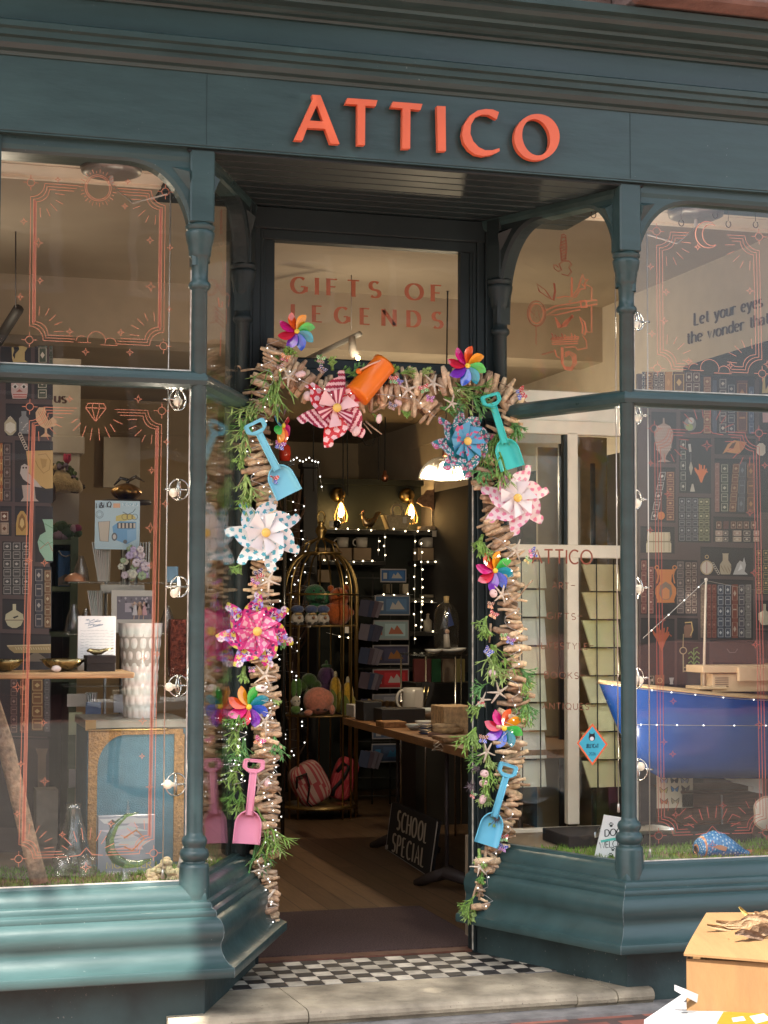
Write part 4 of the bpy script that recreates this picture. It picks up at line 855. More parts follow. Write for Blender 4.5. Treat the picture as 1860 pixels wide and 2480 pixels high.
for a in [(698, 913, 29, 20, 'pale starfish left of the red pinwheel, above the doorway'), (987, 943, 31, 50, 'bone white starfish right of the orange bucket'), (1049, 929, 32, 10, 'cream starfish on the top garland below the upper right rainbow pinwheel'), (1094, 977, 26, 70, 'white starfish just above the teal flowered pinwheel'),
    (650, 1407, 30, 15, 'cream starfish between the teal spotted and magenta pinwheels'), (642, 1636, 31, 5, 'cream starfish directly below the magenta flowered pinwheel'), (642, 1747, 30, 12, 'cream starfish to the right of the left rainbow pinwheel above the pink spade'), (627, 1901, 28, 30, 'white starfish beside the shaft of the pink spade'), (643, 2181, 36, 18, 'large cream starfish at the very bottom of the left garland'),
    (1249, 1334, 28, 60, 'cream starfish right of the upper rainbow pinwheel on the right garland'), (1215, 1440, 28, 0, 'white starfish below the upper rainbow pinwheel on the right garland'), (1208, 1677, 30, 40, 'white starfish above the lower rainbow pinwheel on the right garland'), (1168, 1695, 22, 75, 'thin greenish white starfish on the inner edge of the right garland'), (1178, 1821, 27, 25, 'cream starfish left of the lower rainbow pinwheel on the right garland'), (1160, 2100, 26, 40, 'bleached branching starfish near the foot of the right garland'), (632, 2105, 26, 33, 'small pale starfish among the lights below the pink spade')]: starfish(*a)
SH = mat('shell_pink', None, rough=.45, var=.08, bump=.1, bscale=60)
def shell(x, y, w, h, rot, label, hole=False, c=(.74, .52, .50)):
    p = at(x, y, .47); g = MB(); k = rnd.uniform(.9, 1.1); g.ball(p, PXM, 9, (c[0]*k, c[1]*k, c[2]*k, 1), (w, min(w, h)*.8, h), Matrix.Rotation(R(rot), 4, 'Y'))
    if hole: g.ball(p+Vector((w*PXM*.15, -min(w, h)*PXM*.62, h*PXM*.2)), PXM*w*.34, 6, (.26, .14, .12, 1), (1, .5, .55))
    o = g.build('sea_shell', SH, loc=p); tag(o, label, 'sea shell', 'pink shells on the garlands')
for a in [(728, 906, 14, 8, -15, 'pink shell above the red pinwheel'), (746, 959, 12, 12, 0, 'round pink shell touching the left blade of the red pinwheel'), (918, 1014, 7.5, 12, 8, 'pink shell hanging lowest from the middle of the top garland'), (863, 1044, 10, 14, 30, 'pink shell below the red pinwheel'), (964, 975, 10.5, 8, 35, 'pale pink shell below the orange bucket'),
    (1194, 1632, 13, 10, 30, 'lilac pink shell on the right garland among fern fronds', False, (.66, .48, .50)), (1173, 1874, 11.5, 10, 15, 'upper of two pale urchin shells left of the right blue spade', True), (1172, 1897, 12.5, 9.5, 10, 'lower of two pale urchin shells left of the right blue spade', True), (1169, 1936, 9, 12, 20, 'narrow pink shell beside the right blue spade shaft'), (632, 1667, 14, 9, 10, 'white shell above the left rainbow pinwheel', True, (.78, .70, .66)), (646, 1895, 8.5, 11, 5, 'pink shell beside the pink spade shaft'), (1195, 1437, 10, 11, -20, 'curled pink shell behind a white starfish on the right garland', True), (660, 2040, 9, 8, 0, 'pale shell right of the pink spade scoop'), (655, 2062, 11, 8, 30, 'salmon shell below the pink spade scoop')]: shell(*a)
GLIT = mat('glitter', None, rough=.25, var=.1, spec=.8, bump=.4, bscale=300)
BC = {'red': (.55, .03, .04, 1), 'blue': (.03, .08, .5, 1), 'green': (.12, .42, .08, 1), 'purple': (.30, .03, .36, 1), 'orange': (.70, .22, .03, 1), 'pink': (.66, .06, .30, 1), 'yellow': (.62, .42, .05, 1), 'brown': (.28, .09, .05, 1), 'navy': (.03, .025, .13, 1)}
def butterfly(x, y, s, rot, cs, label):
    p = at(x, y, .465); g = MB(); g.M = Matrix.Translation(p) @ Matrix.Rotation(R(rot), 4, 'Y') @ Matrix.Rotation(R(rnd.uniform(-25, 25)), 4, 'Z'); r = s*PXM
    for sx in (-1, 1):
        for k, (a0, ll, ww) in enumerate(((38, 1, .62), (-35, .8, .55))):
            a = R(a0); c = BC[cs[k % len(cs)]]
            def fn(u, v): 
                w = ww*math.sin(math.pi*min(1, u**.8))**.7*(v-.5); return (sx*r*(u*ll*math.cos(a)-w*math.sin(a)), -r*.4*u, r*(u*ll*math.sin(a)+w*math.cos(a)))
            g.grid(fn, 7, 5, lambda u, v: (.8, .74, .68, 1) if (int(u*7)+int(v*5)*2) % 4 == 0 and .2 < u else c)
    g.tube([(0, -r*.1, -r*.5), (0, -r*.15, r*.4)], [r*.08, r*.06], 5, (.5, .4, .3, 1)); g.ball((0, -r*.15, r*.48), r*.1, 5, (.6, .4, .3, 1))
    o = g.build('glitter_butterfly', GLIT, loc=p); tag(o, label, 'ornament', 'glitter butterflies on the garlands')
for a in [(691, 869, 16, 20, ('orange', 'red'), 'orange and red spotted glitter butterfly below the upper left rainbow pinwheel'), (680, 893, 15, -30, ('brown', 'yellow'), 'brown spotted glitter butterfly at the upper left garland corner'), (776, 872, 15, 10, ('green', 'brown'), 'green and brown glitter butterfly standing up above the red pinwheel'), (779, 896, 15, 40, ('navy', 'brown'), 'dark spotted glitter butterfly right above the red pinwheel'), (950, 921, 17, 0, ('red', 'green'), 'red and green spotted butterfly right of the orange bucket'), (966, 925, 12, 30, ('blue', 'purple'), 'small blue glitter butterfly right of the orange bucket'), (1026, 943, 17, -20, ('red', 'green'), 'red spotted butterfly between two starfish on the top garland'), (1041, 967, 14, 10, ('purple', 'pink'), 'purple glitter butterfly under the top garland starfish'), (948, 985, 15, 20, ('navy', 'brown'), 'dark spotted butterfly at the underside of the top garland'), (677, 1080, 17, 15, ('purple', 'blue'), 'purple glitter butterfly beside the left blue spade shaft'), (661, 1163, 18, 5, ('red', 'blue'), 'red and blue glitter butterfly at the left blue spade shoulder'), (1258, 952, 22, 60, ('red', 'blue'), 'red, blue and yellow glitter butterfly sticking out over the right recess window'),
    (624, 1392, 19, -20, ('navy', 'red'), 'dark spotted butterfly below the teal spotted pinwheel'), (615, 1414, 15, 30, ('purple', 'orange'), 'purple spotted butterfly above the magenta pinwheel'), (609, 1622, 12, 0, ('navy', 'pink'), 'dark spotted butterfly below the magenta pinwheel'), (626, 1796, 18, 30, ('pink', 'orange'), 'pink and blue glitter butterfly above the pink spade handle'), (1287, 1338, 18, 70, ('blue', 'pink'), 'blue and pink glitter butterfly in front of the window lettering'), (1277, 1358, 13, 40, ('green', 'yellow'), 'green spotted butterfly in front of the window lettering'), (1185, 1466, 15, 10, ('brown', 'orange'), 'brown glitter butterfly on the inner edge of the right garland'), (1194, 1490, 15, 30, ('red', 'orange'), 'shiny red butterfly on the inner edge of the right garland'), (1217, 1543, 15, 0, ('green', 'yellow'), 'pale green spotted butterfly on the right garland driftwood'), (1235, 1553, 15, 20, ('purple', 'blue'), 'purple and blue butterfly on the right garland driftwood'), (1180, 1578, 17, 40, ('blue', 'blue'), 'bright blue butterfly on the inner edge of the right garland'), (1165, 1706, 11, 0, ('red', 'green'), 'tiny red and green butterfly on the inner edge of the right garland'), (1168, 1790, 17, 10, ('brown', 'blue'), 'brown and blue spotted butterfly left of the lower right rainbow pinwheel'), (1143, 1925, 13, 30, ('green', 'red'), 'green and red butterfly low on the inner edge of the right garland'), (1220, 2030, 15, 0, ('red', 'green'), 'red and green butterfly right of the blue spade scoop'), (1217, 2054, 15, 20, ('blue', 'purple'), 'blue spotted butterfly below the blue spade scoop')]: butterfly(*a)
def thistle(x, y, s, label):
    p = at(x, y, .46); g = MB()
    for i in range(46):
        a, b = rnd.uniform(0, 6.283), rnd.uniform(-1.2, 1.2); d = Vector((math.cos(a)*math.cos(b), math.sin(b)*.6-.4, math.sin(a)*math.cos(b))).normalized(); g.tube([p, p+d*s*PXM*rnd.uniform(.6, 1)], [.0014, .0004], 3, (.16, .12, .14, 1), cap=False)
    g.ball(p, s*PXM*.35, 5, (.12, .10, .11, 1)); o = g.build('dried_thistle', MATTE, loc=p); tag(o, label, 'dried thistle', 'dried thistles on the right garland')
thistle(1203, 1980, 24, 'spiky grey thistle head over the right blue spade scoop'); thistle(1150, 1861, 16, 'dark thistle head left of the upper urchin shell'); thistle(1138, 1905, 18, 'dark thistle head on the inner edge of the right garland')
# ---- fairy lights
BULB = mat('fairy_bulb', (1, .97, .9), rough=.3, var=0, emit=1.3)
WIRE = mat('silver_wire', (.5, .48, .46), rough=.4, metal=.6, var=.1)
def fairy(pts, nb, label, group, y=.46, jit=10, bulb=BULB, br=.0022, wire=WIRE, wr=.0011, drop=7, up=False):
    P = [Vector(p) if len(p) == 3 else at(p[0]+rnd.uniform(-jit, jit), p[1], y+rnd.uniform(-.01, .01)) for p in pts]
    t = thing('fairy_lights', label, 'fairy lights', P[0], group); g = MB(); g.tube(P, wr, 4, (.5, .5, .5, 1), cap=False); g.build('wire', wire, t)
    b0 = None; n = len(P)
    for i in range(nb):
        s = (i+.5)/nb*(n-1); k = min(int(s), n-2); p = P[k].lerp(P[k+1], s-k)+(Vector((rnd.uniform(-drop, drop), rnd.uniform(-drop, 0), rnd.uniform(-drop, drop)))*PXM if drop else Vector())
        if b0 is None:
            g = MB(); g.ball(t.location, br, 5, (1, 1, 1, 1)); b0 = g.build('bulb', bulb, t); b0.location = p-t.location
        else:
            c = b0.copy(); COL.objects.link(c); c.parent = t; c.location = p-t.location
    return t
def dense(path, n): return [path_pt(path, i/(n-1))[:2] for i in range(n)]
fairy(dense(LP[:9], 70), 26, 'fairy lights wound round the upper half of the left garland', 'fairy lights on the garlands', jit=26)
fairy(dense([(590, 1740), (585, 1800), (575, 1860), (580, 1900)], 30), 16, 'fairy lights on the outer side of the left garland beside the pink spade', 'fairy lights on the garlands', jit=22)
fairy(dense([(645, 1650), (655, 1800), (660, 1950), (655, 2050), (640, 2100), (640, 2160), (650, 2235)], 90), 50, 'bright knot of fairy lights at the foot of the left garland', 'fairy lights on the garlands', jit=24)
fairy(dense(TP, 40), 14, 'fairy lights threaded through the top garland', 'fairy lights on the garlands', jit=8)
fairy(dense(RP[4:], 80), 28, 'fairy lights wound down the right garland', 'fairy lights on the garlands', jit=22)
# ================================================================== window displays: hanging lamps, left window goods
def bx(px0, py0, px1, py1, y): a, b = at(px0, py1, y), at(px1, py0, y); return a.x, b.x, a.z, b.z
CHROME = mat('chrome', (.62, .61, .58), rough=.18, metal=1, var=.05); BRASS = mat('old_brass', (.30, .21, .09), rough=.35, metal=1, var=.2); WARMB = mat('lit_bulb', (1, .62, .22), rough=.4, var=0, emit=14)
STEELW = mat('thin_rod', (.72, .66, .58), rough=.35, metal=.7, var=.1)
def rod(pa, pb, y, label):
    g = MB(); g.tube([at(*pa, y), at(*pb, y)], .0022, 6, (.7, .7, .7, 1)); a = at(*pb, y); g.lathe([(0, 0), (.006, .002), (.004, .03), (0, .034)], a, 8); o = g.build('hanging_rod', STEELW, loc=a); tag(o, label, 'rod', 'thin lamp rods in the windows')
rod((413, 462), (394, 2130), .07, 'thin vertical lamp rod at the right edge of the left window'); rod((1567, 565), (1574, 2078), .07, 'thin vertical lamp rod just right of the right front column'); rod((1490, 668), (1498, 1968), .16, 'thin vertical lamp rod just left of the right front column')
def hlamp(px, py, rpx, turn, label, y=.07, ball=(-10, 12)):
    c = at(px, py, y); k = 1/ppm(c); r = rpx*k; t = thing('display_lamp', label, 'lamp', c, 'small ring lamps on rods'); M = Matrix.Translation(c) @ Matrix.Rotation(R(turn), 4, 'Z')
    for tt in (0, 62):
        g = MB(); g.M = M @ Matrix.Rotation(R(tt), 4, 'Z'); g.tube([(r*math.cos(q), 0, r*math.sin(q)) for q in [6.2832*i/22 for i in range(23)]], .0024, 6, cap=False); g.build('ring', CHROME, t)
    g = MB(); g.M = M; g.tube([(0, 0, -r), (0, 0, r)], .0026, 6); g.tube([(-r*.9, 0, 0), (r*.9, 0, 0)], .004, 6); g.build('cross_bar', CHROME, t)
    g = MB(); g.M = M; b = Vector((ball[0]*k, -.008, -ball[1]*k)); g.ball(b, r*.42, 9, (.74, .66, .55, 1)); g.tube([b, (0, 0, 0)], [r*.3, r*.12], 10, (.5, .48, .44, 1)); g.build('bulb', mat('ring_lamp_bulb', (.9, .78, .6), rough=.4, var=0, emit=.12), t)
    g = MB(); g.tube([c+Vector((-r*1.35, 0, 0)), c+Vector((-r*.8, 0, 0))] if px < 900 else [c+Vector((r*.8, 0, 0)), c+Vector((r*1.5, 0, 0))], .004, 6); g.build('clip', CHROME, t); l = bpy.data.lights.new('bulb_light', 'POINT'); l.energy = .75; l.shadow_soft_size = .03; l.color = (1, .88, .70); q = bpy.data.objects.new('bulb_light', l); COL.objects.link(q); q.parent = t; q.location = b+Vector((.02, .16, .03))
for a in ((430, 968, 26, 30, 'ring lamp just under the left transom bar', .07, (-4, 6)), (433, 1186, 25, 10, 'second ring lamp from the top in the left window', .07, (-16, 8)), (434, 1421, 25, 25, 'third ring lamp from the top in the left window', .07, (-18, 16)), (432, 1661, 25, 5, 'fourth ring lamp from the top in the left window', .07, (-24, 2)), (426, 1900, 27, 15, 'lowest ring lamp in the left window', .07, (-24, -2))): hlamp(*a)
for a in ((1543, 778, 22, 20, 'highest ring lamp behind the right front column', .1, (-4, 10)), (1543, 1005, 22, 30, 'ring lamp behind the right front column just below the transom bar', .1, (-4, 8)), (1534, 1209, 26, 15, 'ring lamp behind the right front column beside the leaning printed books', .1, (4, 10)), (1540, 1423, 26, 40, 'ring lamp behind the right front column beside the printed vase', .1, (8, 4)), (1540, 1642, 26, 20, 'ring lamp behind the right front column over the boat bow', .1, (6, 6)), (1546, 1864, 26, 60, 'lowest ring lamp behind the right front column under the boat', .1, (-2, -8))): hlamp(*a)
# round ceiling fittings over the bays
for (px, py, lab, ex) in ((270, 390, 'round grey ceiling disc with dangling white cable in the left window', (405, 470)), (1685, 505, 'round grey ceiling disc with dangling white cable in the right window', (1567, 568))):
    c = at(px, py, .3); c.z = 2.866; t = thing('ceiling_disc', lab, 'ceiling fitting', c, 'round ceiling discs'); g = MB(); g.lathe([(0, -.03), (.08, -.028), (.10, -.02), (.105, 0), (0, 0)], c, 28, (.28, .27, .26, 1)); g.build('plate', mat('grey_metal', (.28, .27, .26), rough=.4, metal=.5), t)
    g = MB(); b = at(*ex, .08); p = c+Vector((.0, 0, -.06)); g.tube([c+Vector((0, 0, -.02)), p, p.lerp(b, .4)+Vector((0, 0, -.05)), b], .003, 6, (.6, .56, .5, 1)); g.lathe([(.006, 0), (.008, -.03), (0, -.034)], c+Vector((0, 0, -.026)), 8, (.6, .6, .6, 1)); g.build('cable', VC, t)
# tiny hooks in the right soffit
for i, (px, py) in enumerate(((1437, 520), (1650, 540), (1732, 521), (1764, 543), (1830, 544))):
    c = at(px, py, .22); g = MB(); g.tube([c+Vector((.010*math.sin(q), 0, .012*math.cos(q))) for q in [.5+5.2*j/10 for j in range(11)]], .0018, 5, (.12, .09, .07, 1)); g.tube([c+Vector((0, 0, .012)), Vector((c.x, c.y, 2.868))], .0012, 4, (.12, .09, .07, 1)); o = g.build('ceiling_hook', VC, loc=c); tag(o, ('dark hook above the recess window', 'dark open hook left of the moon drawing', 'dark ring hook above the moon drawing', 'dark open hook right of the moon drawing', 'dark hook nearest the right picture edge')[i], 'hook', 'hooks under the window ceiling')

# ---- printed bookshelf murals
SHF, CEL = (.088, .062, .062, 1), (.030, .028, .032, 1)
GOLD, PALE, BRN, NAVY, GRN, RUST = (.58, .40, .17, 1), (.58, .52, .43, 1), (.13, .055, .035, 1), (.045, .055, .085, 1), (.06, .075, .05, 1), (.30, .095, .035, 1)
class Mural:
    def __init__(s, F, ox, oy, k): s.F = F; s.ox, s.oy, s.k = ox, oy, k
    def q(s, x, y): return s.ox+x*s.k, s.oy+y*s.k
    def cell(s, x0, y0, x1, y1, c=CEL): a, b = s.q(x0, y0), s.q(x1, y1); s.F.rect(*a, *b, c, 2, .03); s.F.rect(a[0], a[1], b[0], a[1]+4, (.022, .02, .024, 1), 2.4, .03)
    def book(s, x0, y0, x1, y1, c, d, n=4, lean=0, dia=True):
        (a, b), (e, f) = s.q(x0, y0), s.q(x1, y1); lx = lean*s.k
        P = lambda u, v: (a+(e-a)*u+lx*(1-v), b+(f-b)*v)
        s.F.poly([P(0, 0), P(1, 0), P(1, 1), P(0, 1)], c, 3); s.F.poly([P(0, 0), P(.16, 0), P(.16, 1), P(0, 1)], tuple(v*.6 for v in c[:3])+(1,), 3.3)
        for i in range(n):
            v0 = (i+.12)/n; v1 = (i+.88)/n
            s.F.line([P(.12, v0), P(.9, v0), P(.9, v1), P(.12, v1), P(.12, v0)], max(1, (e-a)*.07), d, 3.6)
            if dia and i % 2 == 0: s.F.poly([P(.5, v0+.2/n), P(.74, (v0+v1)/2), P(.5, v1-.2/n), P(.27, (v0+v1)/2)], d, 3.6)
            elif dia: s.F.poly([P(.25, v0+.25/n), P(.78, v0+.25/n), P(.78, v0+.32/n), P(.25, v0+.32/n)], d, 3.6)
    def blob(s, pts, c, lv=3): s.F.poly([s.q(*p) for p in pts], c, lv)
    def ln(s, pts, w, c, lv=3.4): s.F.line([s.q(*p) for p in pts], w, c, lv)
    def rot(s, cx, y0, prof, c, lv=3):                    # symmetrical silhouette
        s.blob([(cx+r, y0+z) for r, z in prof]+[(cx-r, y0+z) for r, z in reversed(prof)], c, lv)
def mural(label, x0, x1, z0, z1, y):
    t = thing('bookshelf_mural', label, 'printed panel', ((x0+x1)/2, y, z0), 'bookshelf print panels in the windows'); g = MB(); g.box(x0, x1, y, y+.018, z0, z1, SHF); g.build('board', mat('mural_board', None, rough=.55, var=.06), t)
    return t, Flat((0, y, 0), YN, .0005)
MY = .88
a = at(0, 838, MY); b = at(123, 1250, MY)
t, F = mural('printed bookshelf panel at the far left with owl, mask and old books', -1.62, b.x, .503, a.z, MY)
m = Mural(F, 0, 300, .3737); m.cell(5, 1445, 200, 1560); m.cell(225, 1442, 300, 1560); m.book(245, 1438, 305, 1560, GRN, PALE, 1); m.book(318, 1440, 342, 1560, GRN, (.2, .18, .16, 1), 2)
m.blob([(75, 1450), (85, 1445), (92, 1470), (82, 1500), (95, 1525), (100, 1490), (125, 1462), (120, 1440), (150, 1440), (178, 1452), (160, 1480), (160, 1530), (178, 1545), (85, 1545), (78, 1520)], (.46, .37, .17, 1))
m = Mural(F, 0, 880, .2773); m.cell(50, 120, 275, 312); m.cell(300, 120, 462, 312); m.rot(170, 140, [(40, 0), (72, 20), (72, 110), (60, 168), (0, 170)], (.50, .38, .36, 1)); 
for dx in (-38, 38): m.blob([(170+dx-32, 205), (170+dx, 172), (170+dx+32, 205), (170+dx, 225)], (.62, .60, .58, 1), 3.4); m.blob([(170+dx-14, 205), (170+dx, 188), (170+dx+14, 205), (170+dx, 222)], (.03, .03, .035, 1), 3.7)
m.blob([(120, 175), (150, 152), (165, 168), (150, 164)], (.04, .035, .04, 1), 3.7); m.blob([(220, 175), (190, 152), (175, 168), (190, 164)], (.04, .035, .04, 1), 3.7); m.blob([(140, 250), (170, 225), (200, 250)], (.33, .10, .09, 1), 3.4); m.blob([(110, 268), (235, 268), (228, 300), (118, 300)], (.40, .13, .11, 1), 3.5); m.ln([(112, 284), (232, 284)], 1.5, (.7, .6, .58, 1), 3.8)
m.book(325, 130, 412, 312, GRN, PALE, 2); m.cell(50, 350, 462, 632); m.rot(90, 500, [(12, -30), (52, 20), (52, 90), (20, 126), (0, 130)], (.42, .38, .27, 1)); m.rot(90, 512, [(0, 0), (40, 20), (42, 70), (0, 100)], (.60, .58, .50, 1), 3.4); m.ln([(70, 480), (90, 462), (105, 485)], 1.6, PALE)
m.rot(208, 418, [(22, 0), (20, 40), (42, 62), (42, 196), (0, 196)], (.20, .21, .22, 1)); 
for i in range(10): m.blob([(180+(i*37) % 60, 520+(i*29) % 80), (188+(i*37) % 60, 510+(i*29) % 80), (194+(i*37) % 60, 522+(i*29) % 80)], (.5, .48, .46, 1), 3.5)
m.blob([(310, 430), (340, 385), (395, 385), (400, 460), (425, 500), (460, 470), (495, 500), (490, 545), (440, 560), (400, 575), (350, 545), (315, 500)], (.60, .40, .24, 1)); m.rot(400, 570, [(10, 0), (10, 40), (48, 70), (0, 72)], (.52, .36, .22, 1))
for i in range(5): m.ln([(330+i*18, 420), (400+i*14, 550-i*4)], 1, (.36, .20, .10, 1))
m.cell(130, 672, 462, 1212); m.cell(0, 690, 108, 1205); m.book(0, 695, 22, 1205, RUST, GOLD, 4); m.book(30, 700, 92, 1205, (.075, .05, .048, 1), (.25, .2, .18, 1), 5)
m.blob([(228, 765), (462, 760), (462, 1090), (400, 1095), (300, 1040), (250, 950)], (.48, .32, .13, 1)); m.ln([(330, 800), (400, 790), (440, 850), (430, 930), (380, 960), (330, 900), (310, 850)], 1.6, (.28, .17, .07, 1)); m.blob([(350, 830), (410, 840), (400, 900), (370, 920)], (.36, .23, .09, 1), 3.4)
m.blob([(185, 895), (215, 878), (255, 900), (250, 960), (320, 1030), (365, 1085), (290, 1075), (240, 1040), (200, 1010), (175, 960)], (.44, .40, .38, 1), 3.6); m.blob([(190, 1065), (300, 1060), (310, 1180), (340, 1205), (180, 1205), (205, 1170)], (.40, .33, .30, 1), 3.5); m.F.disc(*m.q(203, 912), 2.2, 2.4, (.03, .03, .03, 1), 3.9); m.F.disc(*m.q(228, 912), 2.2, 2.4, (.03, .03, .03, 1), 3.9)
for i in range(7): m.F.ring(*m.q(175+i*9, 620+i*20), 4, 1.2, PALE, 3.5)
m.cell(0, 1245, 100, 1505); m.cell(130, 1245, 255, 1510); m.book(0, 1290, 75, 1380, BRN, PALE, 1); m.book(0, 1390, 75, 1495, (.36, .28, .22, 1), BRN, 1); m.rot(192, 1290, [(14, 0), (40, 40), (52, 110), (52, 210), (0, 210)], (.42, .27, .09, 1)); m.rot(192, 1310, [(0, 0), (26, 40), (34, 120), (0, 160)], (.22, .12, .04, 1), 3.4); m.rot(192, 1350, [(0, 0), (14, 20), (20, 60), (0, 90)], (.55, .40, .18, 1), 3.6)
m.cell(308, 1245, 462, 1735); m.blob([(370, 1362), (462, 1362), (462, 1725), (400, 1725), (345, 1640), (328, 1560), (350, 1500), (400, 1470), (385, 1400)], (.28, .46, .36, 1)); m.ln([(340, 1540), (400, 1590), (460, 1560)], 2, (.14, .30, .2, 1)); m.ln([(350, 1620), (420, 1560), (460, 1640)], 2, (.40, .2, .16, 1)); m.ln([(390, 1400), (460, 1440)], 2, (.14, .30, .2, 1))
m.cell(20, 1555, 268, 2020)
for i in range(3): m.book(24+i*82, 1560, 100+i*82, 2020, (.065, .06, .062, 1), (.36, .34, .32, 1), 6)
m = Mural(F, 0, 1350, .2893); m.cell(285, 75, 432, 592); m.book(290, 85, 358, 590, (.05, .05, .065, 1), (.34, .31, .29, 1), 4); m.book(370, 105, 426, 588, (.17, .09, .05, 1), (.44, .36, .24, 1), 5); m.cell(20, 345, 205, 600); m.rot(120, 390, [(14, 0), (14, 50), (72, 85), (78, 130), (55, 180), (18, 200), (0, 200)], (.44, .41, .28, 1)); m.ln([(45, 525), (195, 525)], 2, (.16, .12, .08, 1)); m.blob([(105, 500), (150, 485), (155, 495), (120, 512)], (.04, .04, .04, 1), 3.5)
m.cell(0, 632, 425, 1490); m.blob([(55, 735), (425, 725), (425, 800), (120, 800), (80, 770)], (.34, .26, .13, 1)); m.ln([(60, 740), (425, 732)], 3, (.52, .44, .28, 1)); m.rot(300, 800, [(20, 0), (120, 70), (0, 72)], (.16, .13, .1, 1))
for i in range(14): m.ln([(130+i*21, 752), (140+i*21, 772)], 1.4, (.62, .54, .36, 1), 3.7)
m.book(85, 1015, 145, 1470, (.075, .045, .045, 1), (.25, .17, .14, 1), 6); m.book(165, 1015, 235, 1470, (.16, .06, .035, 1), (.40, .22, .12, 1), 3); m.book(262, 1015, 360, 1450, (.17, .085, .04, 1), (.46, .33, .16, 1), 4); m.book(370, 1015, 415, 1460, (.09, .085, .09, 1), (.2, .19, .2, 1), 7); m.cell(0, 1500, 410, 2260, (.05, .036, .04, 1)); m.rot(350, 1600, [(52, 0), (40, 40), (34, 60), (34, 560), (0, 560)], (.22, .16, .12, 1))
F.build('printed_picture', VCP, t)
# right-hand mural
a = at(1545, 905, MY); b = at(1545, 2000, MY)
t, F = mural('printed bookshelf panel on the right with urn, orange vase and old books', a.x, 1.93, .503, a.z, MY)
m = Mural(F, 1500, 880, .217)
for (x0, x1, c, d, n) in ((250, 285, NAVY, PALE, 3), (290, 372, BRN, GOLD, 3), (378, 436, (.07, .045, .04, 1), PALE, 4), (440, 498, (.07, .045, .04, 1), PALE, 4), (504, 590, (.42, .22, .08, 1), (.52, .30, .12, 1), 1), (598, 728, (.12, .07, .04, 1), GOLD, 1), (736, 812, (.10, .055, .045, 1), PALE, 2), (820, 896, (.10, .055, .045, 1), PALE, 2)): m.book(x0, 95, x1, 330, c, d, n)
m.cell(905, 130, 1510, 790); 
for (x0, x1, y0, c, d, n) in ((935, 1020, 150, (.22, .10, .06, 1), (.46, .34, .2, 1), 6), (1035, 1085, 190, (.07, .08, .12, 1), (.12, .13, .18, 1), 1), (1110, 1195, 165, (.07, .06, .07, 1), (.52, .48, .42, 1), 5), (1205, 1290, 230, (.045, .05, .075, 1), (.38, .36, .34, 1), 5), (1305, 1430, 190, (.13, .06, .05, 1), (.38, .2, .1, 1), 2), (1440, 1500, 260, (.07, .10, .18, 1), (.22, .25, .34, 1), 4)): m.book(x0, y0, x1, 785, c, d, n)
m.cell(1560, 130, 1700, 790); m.blob([(1600, 170), (1625, 150), (1630, 300), (1680, 200), (1700, 330), (1590, 335)], (.48, .40, .18, 1)); m.blob([(1595, 540), (1680, 520), (1690, 660), (1600, 660)], (.5, .34, .34, 1))
m.cell(355, 540, 635, 1112); m.rot(493, 610, [(8, 0), (12, 60), (70, 90), (105, 150), (105, 220), (80, 340), (30, 420), (20, 460), (80, 490), (0, 492)], (.30, .23, .20, 1))
for i in range(9):
    for j in range(7): m.ln([(410+j*24+(i % 2)*12, 700+i*32), (424+j*24+(i % 2)*12, 718+i*32)], 1.3, (.58, .50, .44, 1), 3.5)
m.cell(680, 540, 905, 765); m.F.disc(*m.q(788, 680), 15, 17, (.20, .21, .20, 1), 3); m.F.disc(*m.q(780, 712), 9, 8, (.26, .34, .14, 1), 3.3); m.F.disc(*m.q(800, 640), 7, 8, (.46, .46, .44, 1), 3.5)
m.cell(668, 828, 1022, 1445); m.book(678, 850, 742, 1432, (.045, .05, .048, 1), (.42, .40, .36, 1), 5)
m.ln([(780, 900), (790, 990)], 6, (.40, .40, .38, 1)); m.ln([(795, 1000), (795, 1100)], 3, (.1, .1, .11, 1)); m.rot(797, 1095, [(3, 0), (22, 70), (4, 150)], (.36, .34, .28, 1)); m.rot(815, 1345, [(8, 0), (28, 85), (0, 88)], (.46, .44, .38, 1))
def coral(m, cx, y0, y1, w, c, n=9, wd=3.4):
    for i in range(n):
        t_ = i/(n-1)*2-1; m.ln([(cx, y1), (cx+t_*w*.35, y1-(y1-y0)*.35), (cx+t_*w*.8, y1-(y1-y0)*.6), (cx+t_*w*(.9+.1*(i % 2)), y0+(y1-y0)*(.12*(i % 3)+.25*abs(t_)))], wd, c, 3.2+.05*i)
coral(m, 912, 1110, 1330, 78, (.66, .19, .06, 1)); m.rot(920, 1320, [(20, 0), (10, 40), (30, 110), (0, 112)], (.03, .03, .03, 1))
m.cell(1060, 828, 1520, 1012); m.blob([(1150, 1010), (1210, 900), (1280, 858), (1420, 880), (1380, 960), (1330, 1010), (1250, 1000), (1190, 990)], (.56, .28, .11, 1)); m.blob([(1215, 950), (1260, 890), (1300, 880), (1270, 950)], (.13, .06, .03, 1), 3.4); m.blob([(1330, 870), (1420, 880), (1350, 1000)], (.46, .2, .08, 1), 3.3)
m.cell(1545, 760, 1700, 1660); m.rot(1580, 890, [(20, 0), (48, 30), (48, 110), (20, 140)], (.54, .52, .44, 1))
m.cell(1060, 1060, 1560, 1672)
